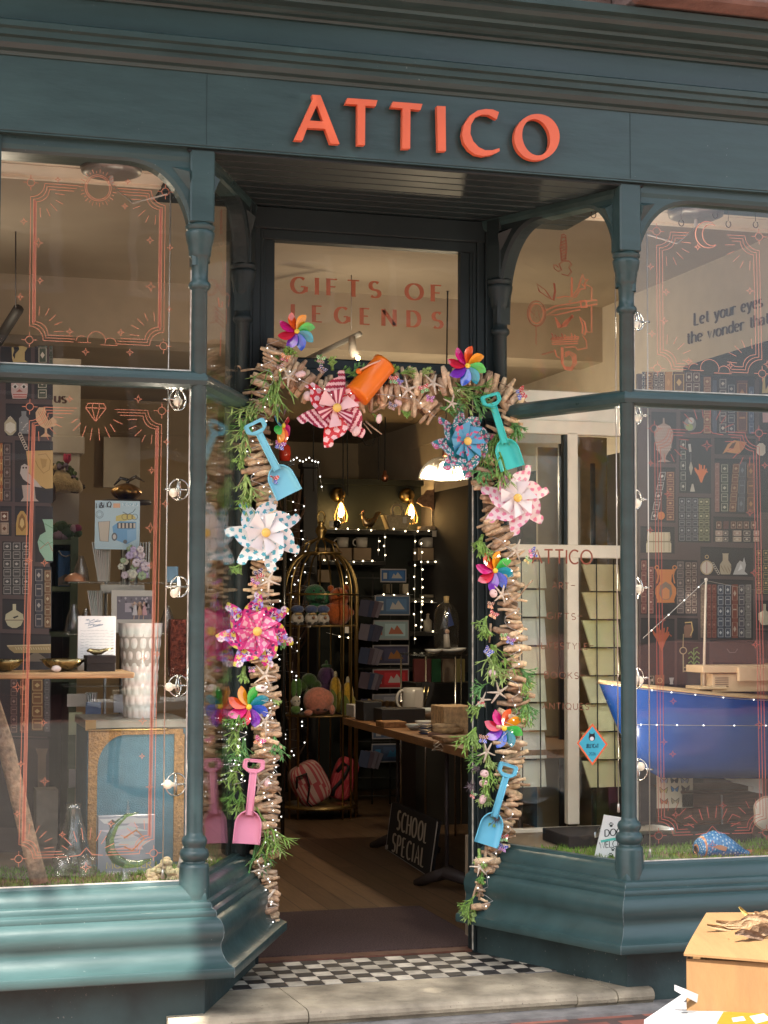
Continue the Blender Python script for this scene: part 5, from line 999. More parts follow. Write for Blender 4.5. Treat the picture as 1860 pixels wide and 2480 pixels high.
for (x0, x1, y0, c, d, n, le) in ((1062, 1115, 1110, (.24, .12, .10, 1), (.34, .2, .17, 1), 6, 0), (1128, 1215, 1120, (.06, .075, .055, 1), (.48, .46, .38, 1), 5, 0), (1218, 1300, 1120, (.17, .075, .04, 1), (.42, .28, .17, 1), 5, 45), (1312, 1395, 1100, (.085, .09, .11, 1), (.18, .19, .22, 1), 3, 20), (1420, 1510, 1110, (.16, .075, .04, 1), (.40, .2, .08, 1), 3, 0)): m.book(x0, y0, x1, 1660, c, d, n, le)
m.cell(335, 1155, 625, 1770); m.book(340, 1205, 420, 1755, (.06, .055, .06, 1), (.50, .48, .45, 1), 5, 105); m.book(520, 1210, 612, 1755, (.15, .06, .05, 1), (.42, .26, .13, 1), 7); m.F.disc(*m.q(465, 1700), 9, 10, (.50, .18, .05, 1), 3.5)
m.cell(235, 1815, 615, 2112); m.rot(438, 1885, [(125, 0), (130, 60), (125, 110), (140, 125), (140, 225), (0, 225)], (.56, .50, .36, 1)); m.ln([(300, 1990), (575, 1990)], 3, (.26, .22, .14, 1)); 
for i in range(5): m.ln([(325+i*57, 1890), (325+i*57, 2100)], 1.5, (.30, .26, .17, 1))
m.cell(655, 1488, 1022, 1992)
for i in range(3): m.book(662+i*74, 1500, 730+i*74, 1985, (.05, .052, .065, 1), (.30, .30, .32, 1), 6)
for i in range(2): m.book(880+i*64, 1505, 940+i*64, 1985, (.075, .085, .04, 1), (.48, .44, .28, 1), 6)
m.cell(1048, 1708, 1560, 1992)
for i, x in enumerate((1075, 1155, 1238, 1308, 1382, 1462)): m.book(x, 1760, x+64, 1850, BRN if i != 1 else (.13, .06, .06, 1), (.46, .36, .28, 1) if i != 1 else BRN, 1)
for i, (x, w) in enumerate(((1065, 85), (1150, 66), (1262, 100), (1375, 90), (1490, 70))): m.book(x, 1865, x+w, 1925, (.38, .26, .21, 1) if i % 2 == 0 else (.08, .06, .065, 1), PALE, 1); m.book(x, 1935, x+w, 1990, (.38, .30, .22, 1) if i % 2 == 0 else (.07, .055, .06, 1), PALE, 1)
m = Mural(F, 1500, 1300, .226); m.cell(225, 235, 835, 832)
for (x0, x1, y0, c, d, n) in ((230, 290, 250, (.15, .05, .045, 1), (.34, .2, .15, 1), 5), (305, 365, 320, (.18, .06, .055, 1), (.46, .3, .26, 1), 6), (610, 690, 260, (.085, .07, .07, 1), (.26, .2, .18, 1), 6), (705, 765, 270, (.09, .055, .05, 1), (.42, .34, .28, 1), 7), (770, 828, 270, (.09, .055, .05, 1), (.42, .34, .28, 1), 7)): m.book(x0, y0, x1, 825, c, d, n)
m.rot(495, 350, [(105, 0), (105, 15), (65, 60), (60, 130), (110, 200), (112, 260), (90, 330), (95, 355), (0, 358)], (.52, .20, .065, 1), 3.6); m.rot(495, 480, [(0, 0), (60, 40), (70, 130), (40, 190), (0, 195)], (.22, .17, .13, 1), 3.8); m.rot(495, 540, [(0, 0), (40, 30), (40, 120), (0, 130)], (.56, .24, .10, 1), 4)
for sx in (-1, 1): m.F.ring(*m.q(495+sx*95, 330), 4.5, 2.6, (.50, .20, .07, 1), 3.7); m.ln([(495+sx*95, 350), (495+sx*80, 420), (495+sx*95, 500)], 3.4, (.5, .19, .06, 1), 3.7)
m.cell(868, 105, 1430, 412); m.F.disc(*m.q(935, 330), 16, 18, (.42, .33, .20, 1), 3); m.F.disc(*m.q(935, 330), 13, 15, (.58, .52, .44, 1), 3.3); m.ln([(935, 270), (935, 390)], 1.3, (.3, .05, .05, 1), 3.5); m.F.ring(*m.q(935, 215), 4, 1.5, GOLD, 3.4); m.rot(1136, 178, [(36, 0), (30, 15), (30, 75), (60, 120), (62, 180), (50, 225), (0, 226)], (.40, .35, .25, 1))
for i in range(12): m.ln([(1085+i*9, 300+(i*17) % 60), (1095+i*9, 330+(i*17) % 60)], 1.2, (.24, .19, .12, 1), 3.5)
m.blob([(1215, 405), (1260, 290), (1290, 255), (1320, 270), (1335, 220), (1355, 300), (1340, 370), (1375, 405)], (.46, .47, .46, 1)); m.blob([(1265, 370), (1300, 290), (1320, 340)], (.68, .70, .70, 1), 3.4)
for i in range(6): m.F.ring(*m.q(1000+i*12, 290+i*20), 3, 1, PALE, 3.4)
m.cell(868, 448, 1432, 1092)
for (x0, x1, c, d, n) in ((868, 918, (.22, .15, .11, 1), (.34, .26, .18, 1), 6), (938, 984, (.17, .045, .035, 1), (.30, .14, .1, 1), 6), (990, 1038, (.17, .045, .035, 1), (.30, .14, .1, 1), 6), (1048, 1116, (.06, .075, .11, 1), (.52, .54, .56, 1), 5), (1126, 1194, (.06, .075, .11, 1), (.52, .54, .56, 1), 5), (1200, 1268, (.20, .055, .035, 1), (.48, .36, .28, 1), 3), (1274, 1340, (.085, .08, .10, 1), (.48, .46, .42, 1), 5), (1346, 1412, (.17, .16, .15, 1), (.34, .32, .30, 1), 6)): m.book(x0, 510, x1, 1085, c, d, n)
m.cell(1462, 130, 1600, 620); m.book(1465, 135, 1520, 615, (.10, .06, .05, 1), GOLD, 6); m.book(1535, 135, 1600, 615, (.06, .075, .05, 1), GOLD, 6); m.cell(1462, 680, 1600, 980); m.rot(1555, 720, [(14, 0), (14, 70), (66, 100), (66, 170), (30, 225), (0, 225)], (.50, .47, .34, 1))
m.cell(228, 868, 590, 1610); coral(m, 450, 920, 1220, 105, (.40, .10, .045, 1), 12, 3); m.ln([(450, 1190), (452, 1480)], 6, (.26, .08, .045, 1)); m.rot(430, 1480, [(50, 0), (50, 110), (0, 110)], (.24, .11, .06, 1)); m.F.ring(*m.q(430, 1540), 6, 1.5, GOLD, 3.4); m.book(325, 1480, 372, 1590, GRN, PALE, 1)
m.cell(618, 868, 842, 1100); m.rot(735, 940, [(30, 0), (45, 30), (40, 140), (0, 140)], (.24, .13, .09, 1)); m.ln([(700, 920), (770, 915), (785, 1000), (760, 1060)], 3, GOLD); m.cell(618, 1130, 962, 1610); m.ln([(685, 1040), (680, 1180)], 2.2, (.4, .33, .18, 1)); m.F.ring(*m.q(682, 1220), 8, 2.4, (.42, .36, .22, 1), 3.4); m.ln([(682, 1260), (684, 1450)], 3, (.42, .36, .22, 1)); m.ln([(684, 1400), (725, 1400), (725, 1440), (690, 1440)], 3, (.42, .36, .22, 1))
m.rot(800, 1370, [(50, 0), (80, 40), (70, 150), (90, 230), (0, 232)], (.035, .05, .05, 1)); m.ln([(795, 1380), (795, 1200), (840, 1185)], 2.4, (.20, .36, .12, 1))
for y_ in (1240, 1290, 1340):
    for sx in (-1, 1): m.ln([(797, y_+30), (797+sx*30, y_-10), (797+sx*60, y_+15)], 3, (.20, .36, .12, 1))
m.rot(557, 1510, [(26, 0), (14, 50), (20, 70), (0, 72)], (.40, .40, .38, 1)); m.cell(968, 1105, 1442, 1330, (.085, .062, .062, 1)); m.ln([(1150, 1200), (1180, 1240), (1240, 1240), (1265, 1200)], 2, (.2, .17, .16, 1)); m.cell(1000, 1345, 1442, 1900, (.03, .025, .028, 1)); m.cell(1460, 1000, 1600, 1300, (.05, .04, .045, 1)); m.book(1550, 1350, 1600, 1480, BRN, GOLD, 2)
m.cell(228, 1640, 900, 3050, (.05, .04, .045, 1)); F.build('printed_picture', VCP, t)
# sentence on the party wall
F = Flat((1.948, 0, 0), Vector((1, 0, 0)), .0006)
def z4(x, y): return 1540+x*.217, 480+y*.217
INK = (.055, .022, .02, 1)
F.text('Let your eyes take', *z4(655, 1420), *z4(1700, 1130), 29, INK, .18, .06, .06, gap=.18); F.text('the wonder that you', *z4(575, 1630), *z4(1740, 1330), 28, INK, .18, .06, .06, gap=.18)
o = F.build('wall_lettering', VCP); tag(o, 'dark serif sentence lettered on the pale right hand wall', 'lettering')
# cream pillar with 'us' in the left
x0, x1, z0, z1 = bx(126, 900, 196, 1900, 2.2); t = thing('cream_pillar', 'cream wall pier with the end of a dark lettered word behind the left window', 'pier', (x0, 2.2, .112)); g = MB(); g.box(x0-.6, x1, 2.2, 2.6, .108, at(150, 868, 2.2).z); g.box(x0-.61, x1+.02, 2.185, 2.615, at(150, 1100, 2.2).z, at(150, 1055, 2.2).z, bv=.006); g.build('pier', mat('dull_cream', (.40, .35, .28), rough=.8, var=.08), t)
F = Flat((0, 2.199, 0), YN); F.text('us', 133, 974, 159, 976, 23, INK, .26, .09, .05); F.build('lettering', VCP, t)
# ---- goods in the left window
x0, x1, z0, z1 = bx(-80, 1626, 318, 1643, .22)
PINE = mat('pale_pine', (.50, .30, .14), rough=.55, var=.22, vscale=10, bump=.15, stretch=(1, 14, 14))
t = thing('plank_shelf', 'pale pine plank shelf across the left window', 'shelf', (x0, .3, z0)); g = MB(); g.box(x0, x1, .14, .42, z0, z1, bv=.004); g.build('plank', PINE, t); ZS = z1
g = MB(); P = [at(-30, 1700, .10), at(12, 1800, .10), at(48, 1950, .10), at(75, 2060, .10), at(95, 2139, .10)]; P[0] = at(-38, 1640, .12); g.tube(P, [.024, .027, .026, .027, .029], 9, (.27, .19, .12, 1), flat=.7); o = g.build('driftwood_post', mat('grey_driftwood', (.27, .185, .115), rough=.85, var=.5, vscale=40, bump=1, bscale=60), loc=P[-1]); tag(o, 'leaning weathered driftwood post at the left of the left window', 'driftwood post')
def lath(name, prof, px, py, y, label, cat, m, col=(.5, .5, .5, 1), n=24, sx=1, group=None, cf=None):
    """lathe object; prof in photo pixels (radius, height above base)"""
    c = at(px, py, y); k = 1/ppm(c); g = MB(); g.lathe([(r*k, z*k) for r, z in prof], c, n, col, cf=cf); o = g.build(name, m, loc=c); tag(o, label, cat, group); return o
PEWT = mat('pewter', (.42, .34, .17), rough=.25, metal=1, var=.15, vscale=30)
for (px, w, lab) in ((12, 46, 'gilded shallow bowl at the left end of the pine plank'), (152, 56, 'larger gilded bowl on the pine plank beside the black box')):
    c = at(px, 1627, .27); c.z = ZS; k = 1/ppm(c); g = MB(); g.lathe([(0, .001), (w*.3*k, .001), (w*.7*k, 12*k), (w*k, 29*k), (w*.97*k, 30*k), (w*.66*k, 15*k), (0, 5*k)], c, 30); o = g.build('gilded_bowl', PEWT, loc=c); tag(o, lab, 'bowl', 'gilded bowls')
c = at(136, 1622, .17); c.z = ZS; g = MB(); g.ball(c+Vector((0, 0, .0115)), .0125, 8, (.72, .60, .55, 1), (1.3, 1, .92)); o = g.build('white_pebble', VCG, loc=c); tag(o, 'smooth white pebble in front of the gilded bowl', 'pebble')
x0, x1, z0, z1 = bx(210, 1593, 281, 1627, .22); t = thing('gift_box', 'dark brown lidded gift box at the end of the pine plank', 'box', ((x0+x1)/2, .26, ZS)); g = MB(); g.box(x0+.002, x1-.002, .222, .318, ZS, ZS+.027, (.030, .022, .02, 1)); g.build('body', MATTE, t); g = MB(); g.box(x0, x1, .22, .32, ZS+.0275, ZS+.052, (.034, .025, .023, 1), bv=.001); g.build('lid', MATTE, t)
c = at(236, 1592, .26); k = 1/ppm(c); c.z = ZS+.0525; g = MB(); g.M = Matrix.Translation(c); g.tube([(-26*k, 0, 10*k), (-20*k, 0, 12*k), (-8*k, 0, 8*k), (8*k, 0, 8*k), (20*k, 0, 13*k), (38*k, 0, 17*k)], [2*k, 5*k, 7.5*k, 7*k, 4*k, 1*k], 10, (.45, .36, .18, 1)); g.tube([(-4*k, 0, 0), (-4*k, 0, 6*k)], 3*k, 6, (.4, .3, .15, 1)); o = g.build('bird_figurine', PEWT, loc=c); tag(o, 'little gilded bird figurine standing on the dark gift box', 'figurine')
t = thing('notice', 'white handwritten notice standing behind the gift box', 'notice', at(235, 1605, .34)); x0, x1, z0, z1 = bx(188, 1492, 281, 1612, .345); g = MB(); g.box(x0, x1, .345, .3475, ZS, z1, (.74, .72, .72, 1)); g.build('card', VC, t); F = Flat((0, .345, 0), YN)
r2 = random.Random(4)
for (xa, xb, y_) in ((208, 242, 1504), (214, 248, 1514)):
    for i in range(8): F.line([(xa+(xb-xa)*i/8, y_+r2.uniform(-3, 3)), (xa+(xb-xa)*(i+.6)/8, y_+r2.uniform(-3, 3)-2), (xa+(xb-xa)*(i+1)/8, y_+r2.uniform(-3, 3))], 1.6, (.10, .18, .28, 1))
F.line([(206, 1511), (245, 1503)], 1.2, (.1, .18, .3, 1)); F.line([(213, 1521), (250, 1513)], 1.2, (.1, .18, .3, 1))
for j in range(12):
    x = 195
    while x < 262: l = r2.uniform(4, 11); F.line([(x, 1528+j*7+r2.uniform(-1, 1)), (x+l*.5, 1527+j*7+r2.uniform(-1.5, 1.5)), (x+l, 1528+j*7+r2.uniform(-1, 1))], 1, (.42, .42, .45, 1)); x += l+2.5
    F.line([(268, 1529+j*7), (276, 1528+j*7)], 1, (.35, .35, .4, 1))
F.build('handwriting', VCP, t)
# trunk
x0, x1, z0, z1 = bx(207, 1742, 408, 2120, .45); z0 = .503
t = thing('storage_trunk', 'blue fabric trunk edged in tan cane under the white vase', 'trunk', ((x0+x1)/2, .6, z0)); BLUEF = mat('blue_canvas', (.06, .14, .19), rough=.8, var=.12, vscale=20, bump=.6, bscale=300); CANE = mat('tan_cane', (.22, .125, .045), rough=.6, var=.3, vscale=80, bump=.7, bscale=160)
g = MB(); g.box(x0, x1+.06, .45, .80, z0, z1-.03); g.build('body', BLUEF, t)
g = MB(); g.box(x0-.006, x1+.066, .444, .806, z1-.03, z1, bv=.004); g.build('lid', mat('trunk_top', (.19, .19, .165), rough=.3, var=.15), t)
g = MB(); xs = x0+.004
pts = []
for i in range(13): a = math.pi/2*i/12; pts.append((xs+.030+.085*(1-math.cos(a)) if False else xs+.030+.095*(1-math.sin(math.pi/2-a)), z1-.048-.115*(1-math.cos(math.pi/2-a)) if False else z1-.165+.115*math.sin(a)))
poly = [(xs, z0+.01), (xs+.030, z0+.01)]+pts+[(x1+.05, z1-.05), (x1+.05, z1-.032), (xs, z1-.032)]
g.prism(poly, .4405, .4495); g.prism([(x1+.02, z0+.01), (x1+.055, z0+.01), (x1+.055, z1-.05), (x1+.02, z1-.05)], .4405, .4495); g.build('cane_edging', CANE, t)
g = MB(); g.box(x0-.008, x0+.028, .440, .4436, z1-.034, z1+.002); g.tube([(x0+i*.004, .439, z1-.034+(.002 if i % 2 else 0)) for i in range(int((x1-x0)/.004))], .004, 5); g.build('corner_plate', BRASS, t)
ZT = z1
# scale-patterned vase
c = at(338, 1727, .58); c.z = ZT; k = 1/ppm(c); Hh = 228*k; g = MB()
def vr(v): return (37+12*v+5*v**6)*k
def vf(u, v):
    row = v*8.2; i = int(row); q = u*14+(i % 2)*.5; a = u*6.2832; f = q-int(q)-.5; h = row-i; bump = math.cos(f*math.pi)*math.sin(min(1, h*.9+.15)*math.pi)**.8; rr = vr(v)+bump*2.4*k*(1 if v < .96 else 0); return (c.x+rr*math.cos(a), c.y+rr*math.sin(a), c.z+Hh*v)
g.grid(vf, 112, 60, lambda u, v: (.50+.04*math.sin(v*40), .49, .48, 1)); g.grid(lambda u, v: (c.x+(vr(1)-.003-.01*v)*math.cos(u*6.2832), c.y+(vr(1)-.003-.01*v)*math.sin(u*6.2832), c.z+Hh-.15*v), 40, 3, col=(.3, .28, .26, 1)); o = g.build('scale_vase', mat('vase_glaze', None, rough=.35, var=.10, vscale=25, coat=.3), loc=c); tag(o, 'tall white vase covered in overlapping scale relief', 'vase')
# book, glass fish, tumblers, jug, coral
y = .30; t = thing('hardback_book', 'grey hardback book with gold title standing behind the glass fish', 'book', at(307, 2130, y)); x0, x1, z0, z1 = bx(236, 1972, 376, 2133, y); z0 = .505; g = MB(); g.box(x0, x1, y, y+.03, z0, z1, (.20, .22, .26, 1), bv=.002); g.build('cover', VCG, t); F = Flat((0, y, 0), YN)
for i in range(9): F.poly([(238+rnd.uniform(0, 90), 1975+i*9), (300+rnd.uniform(0, 74), 1972+i*9), (310+rnd.uniform(0, 60), 1985+i*9), (245+rnd.uniform(0, 60), 1986+i*9)], (.30+.03*(i % 3), .32+.03*(i % 2), .36, 1), 1+i*.1)
F.poly([(262, 1992), (272, 1984), (280, 1990), (276, 2010), (266, 2006)], (.05, .06, .07, 1), 3); F.line([(300, 2030), (330, 2010), (350, 2030), (320, 2060), (300, 2050)], 4, (.36, .16, .07, 1), 3)
F.text('MONSTER', 258, 2103, 366, 2101, 15, (.42, .35, .10, 1), .16, .1, .08, lv=3); F.text('Legends and Literature'.upper(), 260, 2118, 362, 2116, 7, (.6, .6, .6, 1), .16, .14, lv=3)
F.build('cover_print', VCP, t)
y = .16; t = thing('glass_fish', 'curved green and clear glass fish ornament on a glass base', 'glass ornament', at(300, 2138, y)); def_ = [(336, 1968), (305, 1975), (280, 1998), (266, 2030), (267, 2058), (280, 2080), (305, 2092), (335, 2092), (368, 2080)]
g = MB(); P = [at(a, b, y) for a, b in def_]; k = 1/ppm(P[0]); g.tube(P, [2*k, 6*k, 10*k, 13*k, 15*k, 16*k, 15*k, 11*k, 3*k], 12, flat=.8); g.build('body', CLEARG, t)
g = MB(); g.tube([at(a-5, b+2, y-.006) for a, b in def_[1:7]], [2*k, 4*k, 5*k, 5*k, 6*k, 7*k], 8); g.build('back_stripe', CLEARB, t)
g = MB(); g.tube([at(308, 1976, y), at(311, 1955, y), at(310, 1938, y)], [5*k, 3*k, .6*k], 6); g.tube([at(262, 1990, y), at(270, 2002, y)], [1.5*k, 6*k], 6); g.lathe([(24*k, 0), (22*k, 6*k), (12*k, 26*k), (7*k, 42*k), (10*k, 52*k)], at(303, 2139, y), 14); g.build('base', CLEAR, t)
for (px, lab) in ((150, 'clear glass tumbler left of the other on the grass'), (210, 'clear glass tumbler touching the grey book')):
    c = at(px, 2133, .22); c.z = .505; k = 1/ppm(c); g = MB(); g.lathe([(0, 1*k), (19*k, 1*k), (24*k, 50*k), (22.5*k, 50*k), (18*k, 6*k), (0, 6*k)], c, 22); o = g.build('glass_tumbler', CLEAR, loc=c); tag(o, lab, 'glass', 'glass tumblers')
c = at(176, 2085, .40); c.z = .505; k = 1/ppm(c); g = MB(); g.lathe([(0, 1*k), (44*k, 1*k), (46*k, 30*k), (36*k, 70*k), (22*k, 120*k), (17*k, 145*k), (21*k, 160*k), (20*k, 160*k), (15*k, 145*k), (20*k, 118*k), (34*k, 68*k), (43*k, 28*k), (0, 5*k)], c, 26); o = g.build('glass_carafe', CLEAR, loc=c); tag(o, 'clear glass carafe standing beside the trunk', 'carafe')
c = at(402, 2118, .12); c.z = .505; k = 1/ppm(c); g = MB()
for i in range(60):
    a, b = rnd.uniform(-44, 34), rnd.uniform(0, 1); h = 50*(1-abs(a+2)/52)*b; g.ball(c+Vector((a*k, rnd.uniform(-.03, .03), h*k)), rnd.uniform(5, 11)*k, 5, (.68, .56+rnd.uniform(-.05, .05), .32, 1), (1, 1, .8))
o = g.build('yellow_coral', mat('coral_bone', None, rough=.9, var=.2, bump=.8, bscale=120), loc=c); tag(o, 'pale yellow coral lump at the foot of the left lamp rod', 'coral')
c = at(450, 2085, .20); c.z = .505; k = 1/ppm(c); g = MB(); g.tube([c, c+Vector((.01, 0, .07)), c+Vector((.03, 0, .19))], [.035, .026, .012], 10, (.62, .56, .5, 1)); o = g.build('white_coral', MATTE, loc=c); tag(o, 'white coral piece half hidden by the left front column', 'coral')
g = MB(); x0, x1, z0, z1 = bx(85, 1912, 140, 2110, .7); g.box(x0, x1, .68, .8, .503, z1, (.23, .2, .16, 1)); o = g.build('grey_plinth', MATTE, loc=(x0, .7, .503)); tag(o, 'plain grey display plinth behind the driftwood post', 'plinth')
# ================================================================== the street behind the camera: it lights, shades and is mirrored in the panes
def building(name, label, x0, x1, y, h, wallm, trim, winx, rows, awn=None):
    t = thing(name, label, 'building', ((x0+x1)/2, y, GZ)); g = MB(); g.box(x0, x1, y-6, y, GZ-.01, h); g.build('wall', wallm, t)
    for zz in rows:
        for wx in winx:
            g = MB(); w, hh = 1.1, 1.7
            for (a, b, c, d) in ((-w/2-.12, -w/2, 0, hh), (w/2, w/2+.12, 0, hh), (-w/2-.12, w/2+.12, hh, hh+.14), (-w/2-.16, w/2+.16, -.12, 0), (-w/2, w/2, hh/2-.03, hh/2+.03)): g.box(wx+a, wx+b, y, y+.07, zz+c, zz+d)
            f = g.build('window', trim, t); g = MB(); g.box(wx-w/2, wx+w/2, y+.005, y+.02, zz, zz+hh); g.build('glazing', mat('dark_glazing', (.03, .035, .04), rough=.06, var=0, spec=.8), f)
    g = MB(); g.box(x0, x1, y-.5, y+.25, h, h+.3); g.build('parapet', trim, t)
    g = MB(); g.box(x0+.3, x1-.3, y+.002, y+.12, 2.7, 3.3); g.build('shop_fascia', awn or trim, t)
    g = MB(); g.box(x0+.5, x1-.5, y+.002, y+.06, .6, 2.65); g.build('shop_window', mat('dark_glazing', (.03, .035, .04)), t)
WHT = mat('white_trim', (.40, .38, .35), rough=.6)
building('brick_building', 'red brick town building with white sash windows across the street', -11, -1.5, -22, 10.6, brick_mat('red_brick', (.26, .10, .07, 1), (.19, .075, .055, 1), (.3, .27, .24, 1), 1, .23, .075), WHT, (-9.5, -7.2, -4.9, -2.6), (3.9, 6.8))
building('rendered_building', 'cream rendered town building across the street', -1.4, 9, -22, 9.6, mat('cream_render', (.15, .115, .085), rough=.85, var=.3), WHT, (.2, 2.6, 5.0, 7.4), (3.9, 6.6), mat('navy_sign', (.03, .05, .10), rough=.4))
# stall table further back, mirrored in the left window
t = thing('stall_table', 'white topped market stall table with books on it, mirrored in the left window', 'stall table', (1.4, -7.2, GZ))
g = MB(); g.box(-.25, 3.2, -7.6, -7.0, .64, .70, bv=.005); g.build('table_top', mat('white_laminate', (.75, .74, .72), rough=.4, var=.04), t)
for lx, ly in ((-.1, -7.1), (3.0, -7.1), (-.1, -7.5), (3.0, -7.5)):
    g = MB(); g.box(lx-.02, lx+.02, ly-.02, ly+.02, GZ-.006, .64); g.build('leg', mat('steel_leg', (.3, .3, .3), rough=.4, metal=.8), t)
for i, (x, w, c) in enumerate(((0, .35, (.55, .5, .4, 1)), (.02, .3, (.5, .42, .3, 1)), (.9, .3, (.2, .25, .4, 1)), (1.5, .35, (.5, .12, .1, 1)), (2.2, .3, (.4, .4, .35, 1)))):
    g = MB(); z = .70+(.05 if i == 1 else 0); g.box(x-.12, x-.12+w, -7.35, -7.1, z, z+.045, c, bv=.003); o = g.build('stall_book', VC, loc=(x, -7.2, z)); tag(o, ('thick cream book lying on the far stall table', 'tan book on top of the cream book on the far stall table', 'dark blue book on the far stall table', 'red book on the far stall table', 'grey book at the end of the far stall table')[i], 'book')
# unseen tree, its crown shaped to shade everything but the foot of the left window
t = thing('shade_tree', 'tall leafy tree unseen behind the viewer, its crown shaped to shade the shopfront', 'tree', (-6.0, -5.0, GZ))
g = MB(); g.tube([(-6.0, -5.0, GZ-.02), (-6.0, -4.95, 2.2), (-5.8, -4.8, 4.4), (-5.2, -4.5, 6.4)], [.19, .15, .13, .10], 10, (.09, .065, .045, 1))
for k in range(9):
    a = k*.7; g.tube([(-5.4, -4.6, 5.4+.12*k), (-4.0, -4.2, 8.2+.1*k), (-1.6+math.cos(a)*1.1, -3.8+math.sin(a)*.8, 8.9+.22*k)], [.08, .05, .015], 6, (.09, .065, .045, 1))
g.build('trunk', MATTE, t)
g = MB(); r2 = random.Random(11)
SD = SUN_DIR
BL2 = ((.35, 2.75, 3.3, 2.2, 4), (.88, .95, 1.55, 1.65, 6))     # where the crown's shade falls on the facade: centre x, z, half width, half height, squareness
for k in range(15000):
    bx_, bz_, hx, hz, pw = BL2[0 if k < 10500 else 1]
    while True:
        u0, v0 = r2.uniform(-1, 1), r2.uniform(-1, 1)
        if abs(u0)**pw+abs(v0)**pw < 1: break
    tt = r2.uniform(5.6, 8.6); c = Vector((bx_+u0*hx, 0, bz_+v0*hz))-SD*tt; s_ = r2.uniform(.07, .13)
    u = Vector((r2.gauss(0, 1), r2.gauss(0, 1), r2.gauss(0, 1))).normalized(); v = u.orthogonal().normalized(); q = r2.uniform(.6, 1.3)
    g.add([c-u*s_, c-v*s_*.6, c+u*s_, c+v*s_*.6], [(0, 1, 2, 3)], (.06*q, .11*q, .025*q, 1))
g.build('crown', mat('tree_leaf', None, rough=.6, var=.2), t)

# ================================================================== stall in the right foreground
yb = -1.15
x0, ztop = at(1662, 2322, yb).x, at(1662, 2322, yb).z; zb = at(1690, 2447, yb).z
MT = Matrix.Translation((x0, yb, 0)) @ Matrix.Rotation(R(-29), 4, 'Z')     # the stall stands askew to the shopfront
t = thing('market_table', 'market table edge in the right foreground under the cardboard box', 'table', MT @ Vector((.6, 0, GZ))); g = MB(); g.M = MT; g.box(.0, 1.3, -.40, .42, zb-.04, zb-.006, bv=.003); g.build('table_top', mat('trestle_top', (.16, .15, .15), rough=.6), t)
for lx, ly in ((.05, .36), (1.2, .36), (1.2, -.35), (.05, -.35)):
    g = MB(); g.M = MT; g.box(lx-.018, lx+.018, ly-.018, ly+.018, GZ-.006, zb-.04); g.build('leg', mat('steel_leg', (.3, .3, .3)), t)
CARD = mat('cardboard', (.20, .108, .042), rough=.85, var=.10, vscale=3, bump=.3, bscale=9, stretch=(9, 2, 2))
t = thing('cardboard_box', 'orange brown cardboard box with its lid flap up in the right foreground', 'cardboard box', (x0+.25, yb+.15, zb))
g = MB(); g.M = MT; w_, d_ = .62, .30; th = .005; z0 = zb-.001; h_ = ztop
for (a, b, c, d) in ((0, w_, 0, th), (0, w_, d_-th, d_), (0, th, th, d_-th), (w_-th, w_, th, d_-th)): g.box(a, b, c, d, z0, h_, bv=.001)
g.box(th, w_-th, th, d_-th, z0+.001, z0+.006); g.build('body', CARD, t)
g = MB(); g.M = MT; nn = 8       # lid flap, sprung up and slightly bowed, with its pale corrugated edge
def fl(u, v): return (-.006+.63*u+.05*v*(1-u), -.012+.30*v, h_+.016+.060*v**.8*(1-.1*u)-.022*u*(1-v)+.008*math.sin(u*5)*v)
g.grid(fl, 16, 8, sm=True); g.grid(lambda u, v: tuple(Vector(fl(u, v))-Vector((0, 0, .006))), 16, 8, sm=True)
for k in range(16): a, b = fl(k/16, 0), fl((k+1)/16, 0); g.add([a, b, (b[0], b[1], b[2]-.006), (a[0], a[1], a[2]-.006)], [(0, 1, 2, 3)])
for k in range(8): a, b = fl(0, k/8), fl(0, (k+1)/8); g.add([a, b, (b[0], b[1], b[2]-.006), (a[0], a[1], a[2]-.006)], [(0, 1, 2, 3)])
g.build('lid_flap', CARD, t)
LEAF = mat('dried_leaf', None, rough=.7, var=.35, vscale=40, bump=.5, bscale=120)
def leafblade(name, pts, wid, col, label, y=yb+.08, cat='dried leaf', lift=.006):
    P = [at(x, yy, y) for x, yy in pts]; g = MB(); n = len(P); L_, R_ = ribbon(pts, lambda q: 2)
    vs = []; 
    for i in range(n):
        w = wid*math.sin(math.pi*min(.97, (i+.35)/n))**.7; nx = ((L_[i][0]-R_[i][0])/2, (L_[i][1]-R_[i][1])/2)
        for s, dz in ((-1, .004), (0, -.003), (1, .004)): vs.append(at(pts[i][0]+nx[0]*w*s, pts[i][1]+nx[1]*w*s, y-abs(s)*.006+.002*math.sin(i*2+s)))
    g.add(vs, [(i*3+j, i*3+j+1, i*3+j+4, i*3+j+3) for i in range(n-1) for j in (0, 1)], col, True); o = g.build(name, LEAF, loc=P[0]); tag(o, label, cat, 'dried seed pods and leaves on the box')
leafblade('dried_leaf', [(1712, 2240), (1742, 2247), (1790, 2251), (1830, 2250), (1880, 2247)], 7, (.25, .165, .085, 1), 'long pale dried leaf pointing left over the box lid')
leafblade('dried_leaf', [(1790, 2196), (1800, 2207), (1815, 2222), (1835, 2236)], 5, (.36, .27, .085, 1), 'yellow dried stalk sticking up above the box lid')
leafblade('dried_leaf', [(1734, 2232), (1766, 2240), (1800, 2238), (1850, 2230), (1890, 2226)], 11, (.26, .175, .095, 1), 'broad tan dried leaf behind the long pale leaf')
leafblade('dried_leaf', [(1762, 2275), (1775, 2290), (1805, 2300), (1835, 2295), (1880, 2288)], 10, (.20, .135, .10, 1), 'grey brown curled leaf lying on the box lid', yb+.03)
leafblade('dried_leaf', [(1800, 2280), (1822, 2268), (1850, 2262), (1885, 2264)], 9, (.15, .09, .06, 1), 'dark brown crumpled leaf in the pile on the box lid', yb+.05)
